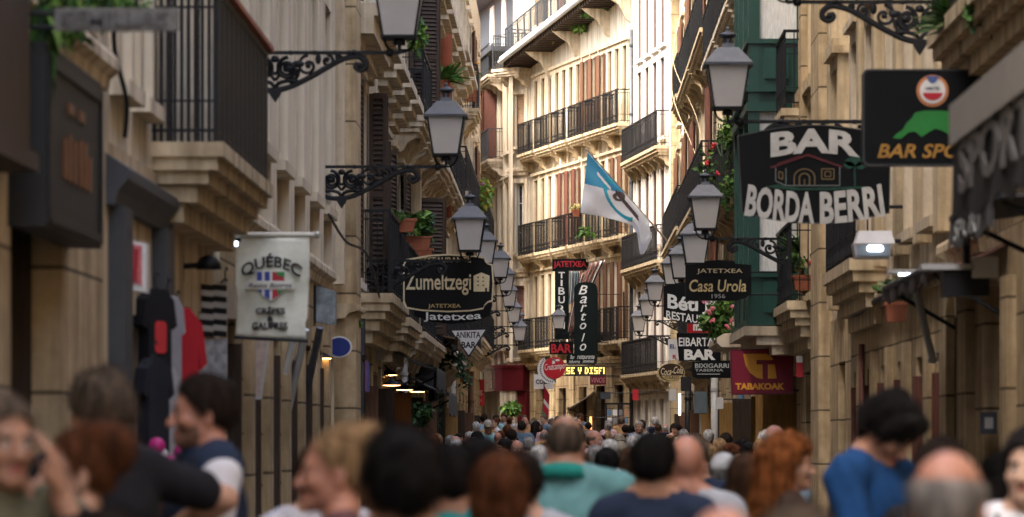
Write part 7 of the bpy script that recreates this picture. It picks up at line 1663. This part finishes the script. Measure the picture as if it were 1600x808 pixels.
crowd(5, "man in a khaki cap in the crowd left of the navy t shirt", 968, 688, 38, 178, greyc)
crowd(6, "dark haired person in black low in the crowd left of the navy t shirt", 948, 698, 27, 178, blackc)
crowd(3, "grey haired person between the teal polo and the dark head", 930, 694, 33, 176, pinkc, 'grey')
crowd(7, "dark haired woman in pale pink to the left of the navy t shirt", 985, 697, 30, 165, pinkc, 'brown')
crowd(1, "brown haired woman in cream just above the grey baseball cap", 1108, 694, 36, 190, pinkc, 'blond')
crowd(6, "dark head above the grey baseball cap's left side", 1090, 698, 30, 170, blackc)
crowd(4, "auburn head with pinned hair right of the grey baseball cap", 1150, 692, 42, 100, slatec)
crowd(7, "long haired person at the wall above the brown bob", 1160, 685, 55, 150, blackc, 'black')
rnd = random.Random(11)
HW = ['dark', 'black', 'brown', 'grey', 'auburn', 'greybrown', 'blond', 'white']
TW = [(slatec, "slate blue"), (whitec, "white"), (paleb, "pale blue"), (greyc, "grey"), (blackc, "black"), (tanc, "tan"), (pinkc, "pink"), (navy, "navy"), (olive, "olive"), (cyanc, "cyan")]
KW = {0: "short", 1: "bobbed", 2: "thinning", 3: "trim", 4: "pinned up", 6: "thick", 7: "long"}
made = 0; tries = 0; seen = set()
while made < 112 and tries < 9000:
    tries += 1
    d = rnd.choice((rnd.uniform(19, 45), rnd.uniform(40, 112))); x = rnd.uniform(-2.0, 2.5)
    if d > 100: x = rnd.uniform(-1.9, 0.6)
    px = VX + x * FPX / d
    if not (640 < px < 1215): continue
    if any(abs(x - a) < 0.46 and abs(d - b_) < 0.6 for a, b_ in used): continue
    if any(abs(px - (VX + a * FPX / b_)) < 5 and b_ > d for a, b_ in used): continue
    k = rnd.choice((0, 0, 1, 2, 3, 4, 6, 6, 7)); hc = rnd.choice(HW if k != 2 else ['grey', 'white', 'greybrown', 'dark']); tm, tw = rnd.choice(TW)
    if (k, hc, tw) in seen: continue
    seen.add((k, hc, tw))
    H = rnd.uniform(1.52, 1.76) if k not in (1, 4, 7) else rnd.uniform(1.48, 1.66)
    py = VY - (H + ground(d) - CAMZ) * FPX / d
    side = "left side" if px < 800 else ("middle" if px < 950 else "right side"); dist = "near" if d < 32 else ("middle of" if d < 65 else "far")
    hn = {'greybrown': "grey brown"}.get(hc, hc)
    crowd(k, f"person with {KW[k]} {hn} hair in {tw}, {side} of the {'distant' if d > 65 else 'packed' if d > 32 else 'nearer'} crowd", px, py, d, 180 + rnd.uniform(-35, 35) if rnd.random() < 0.75 else rnd.uniform(-60, 60), tm, hc)
    made += 1
# every builder proto above is itself one of the people in the picture
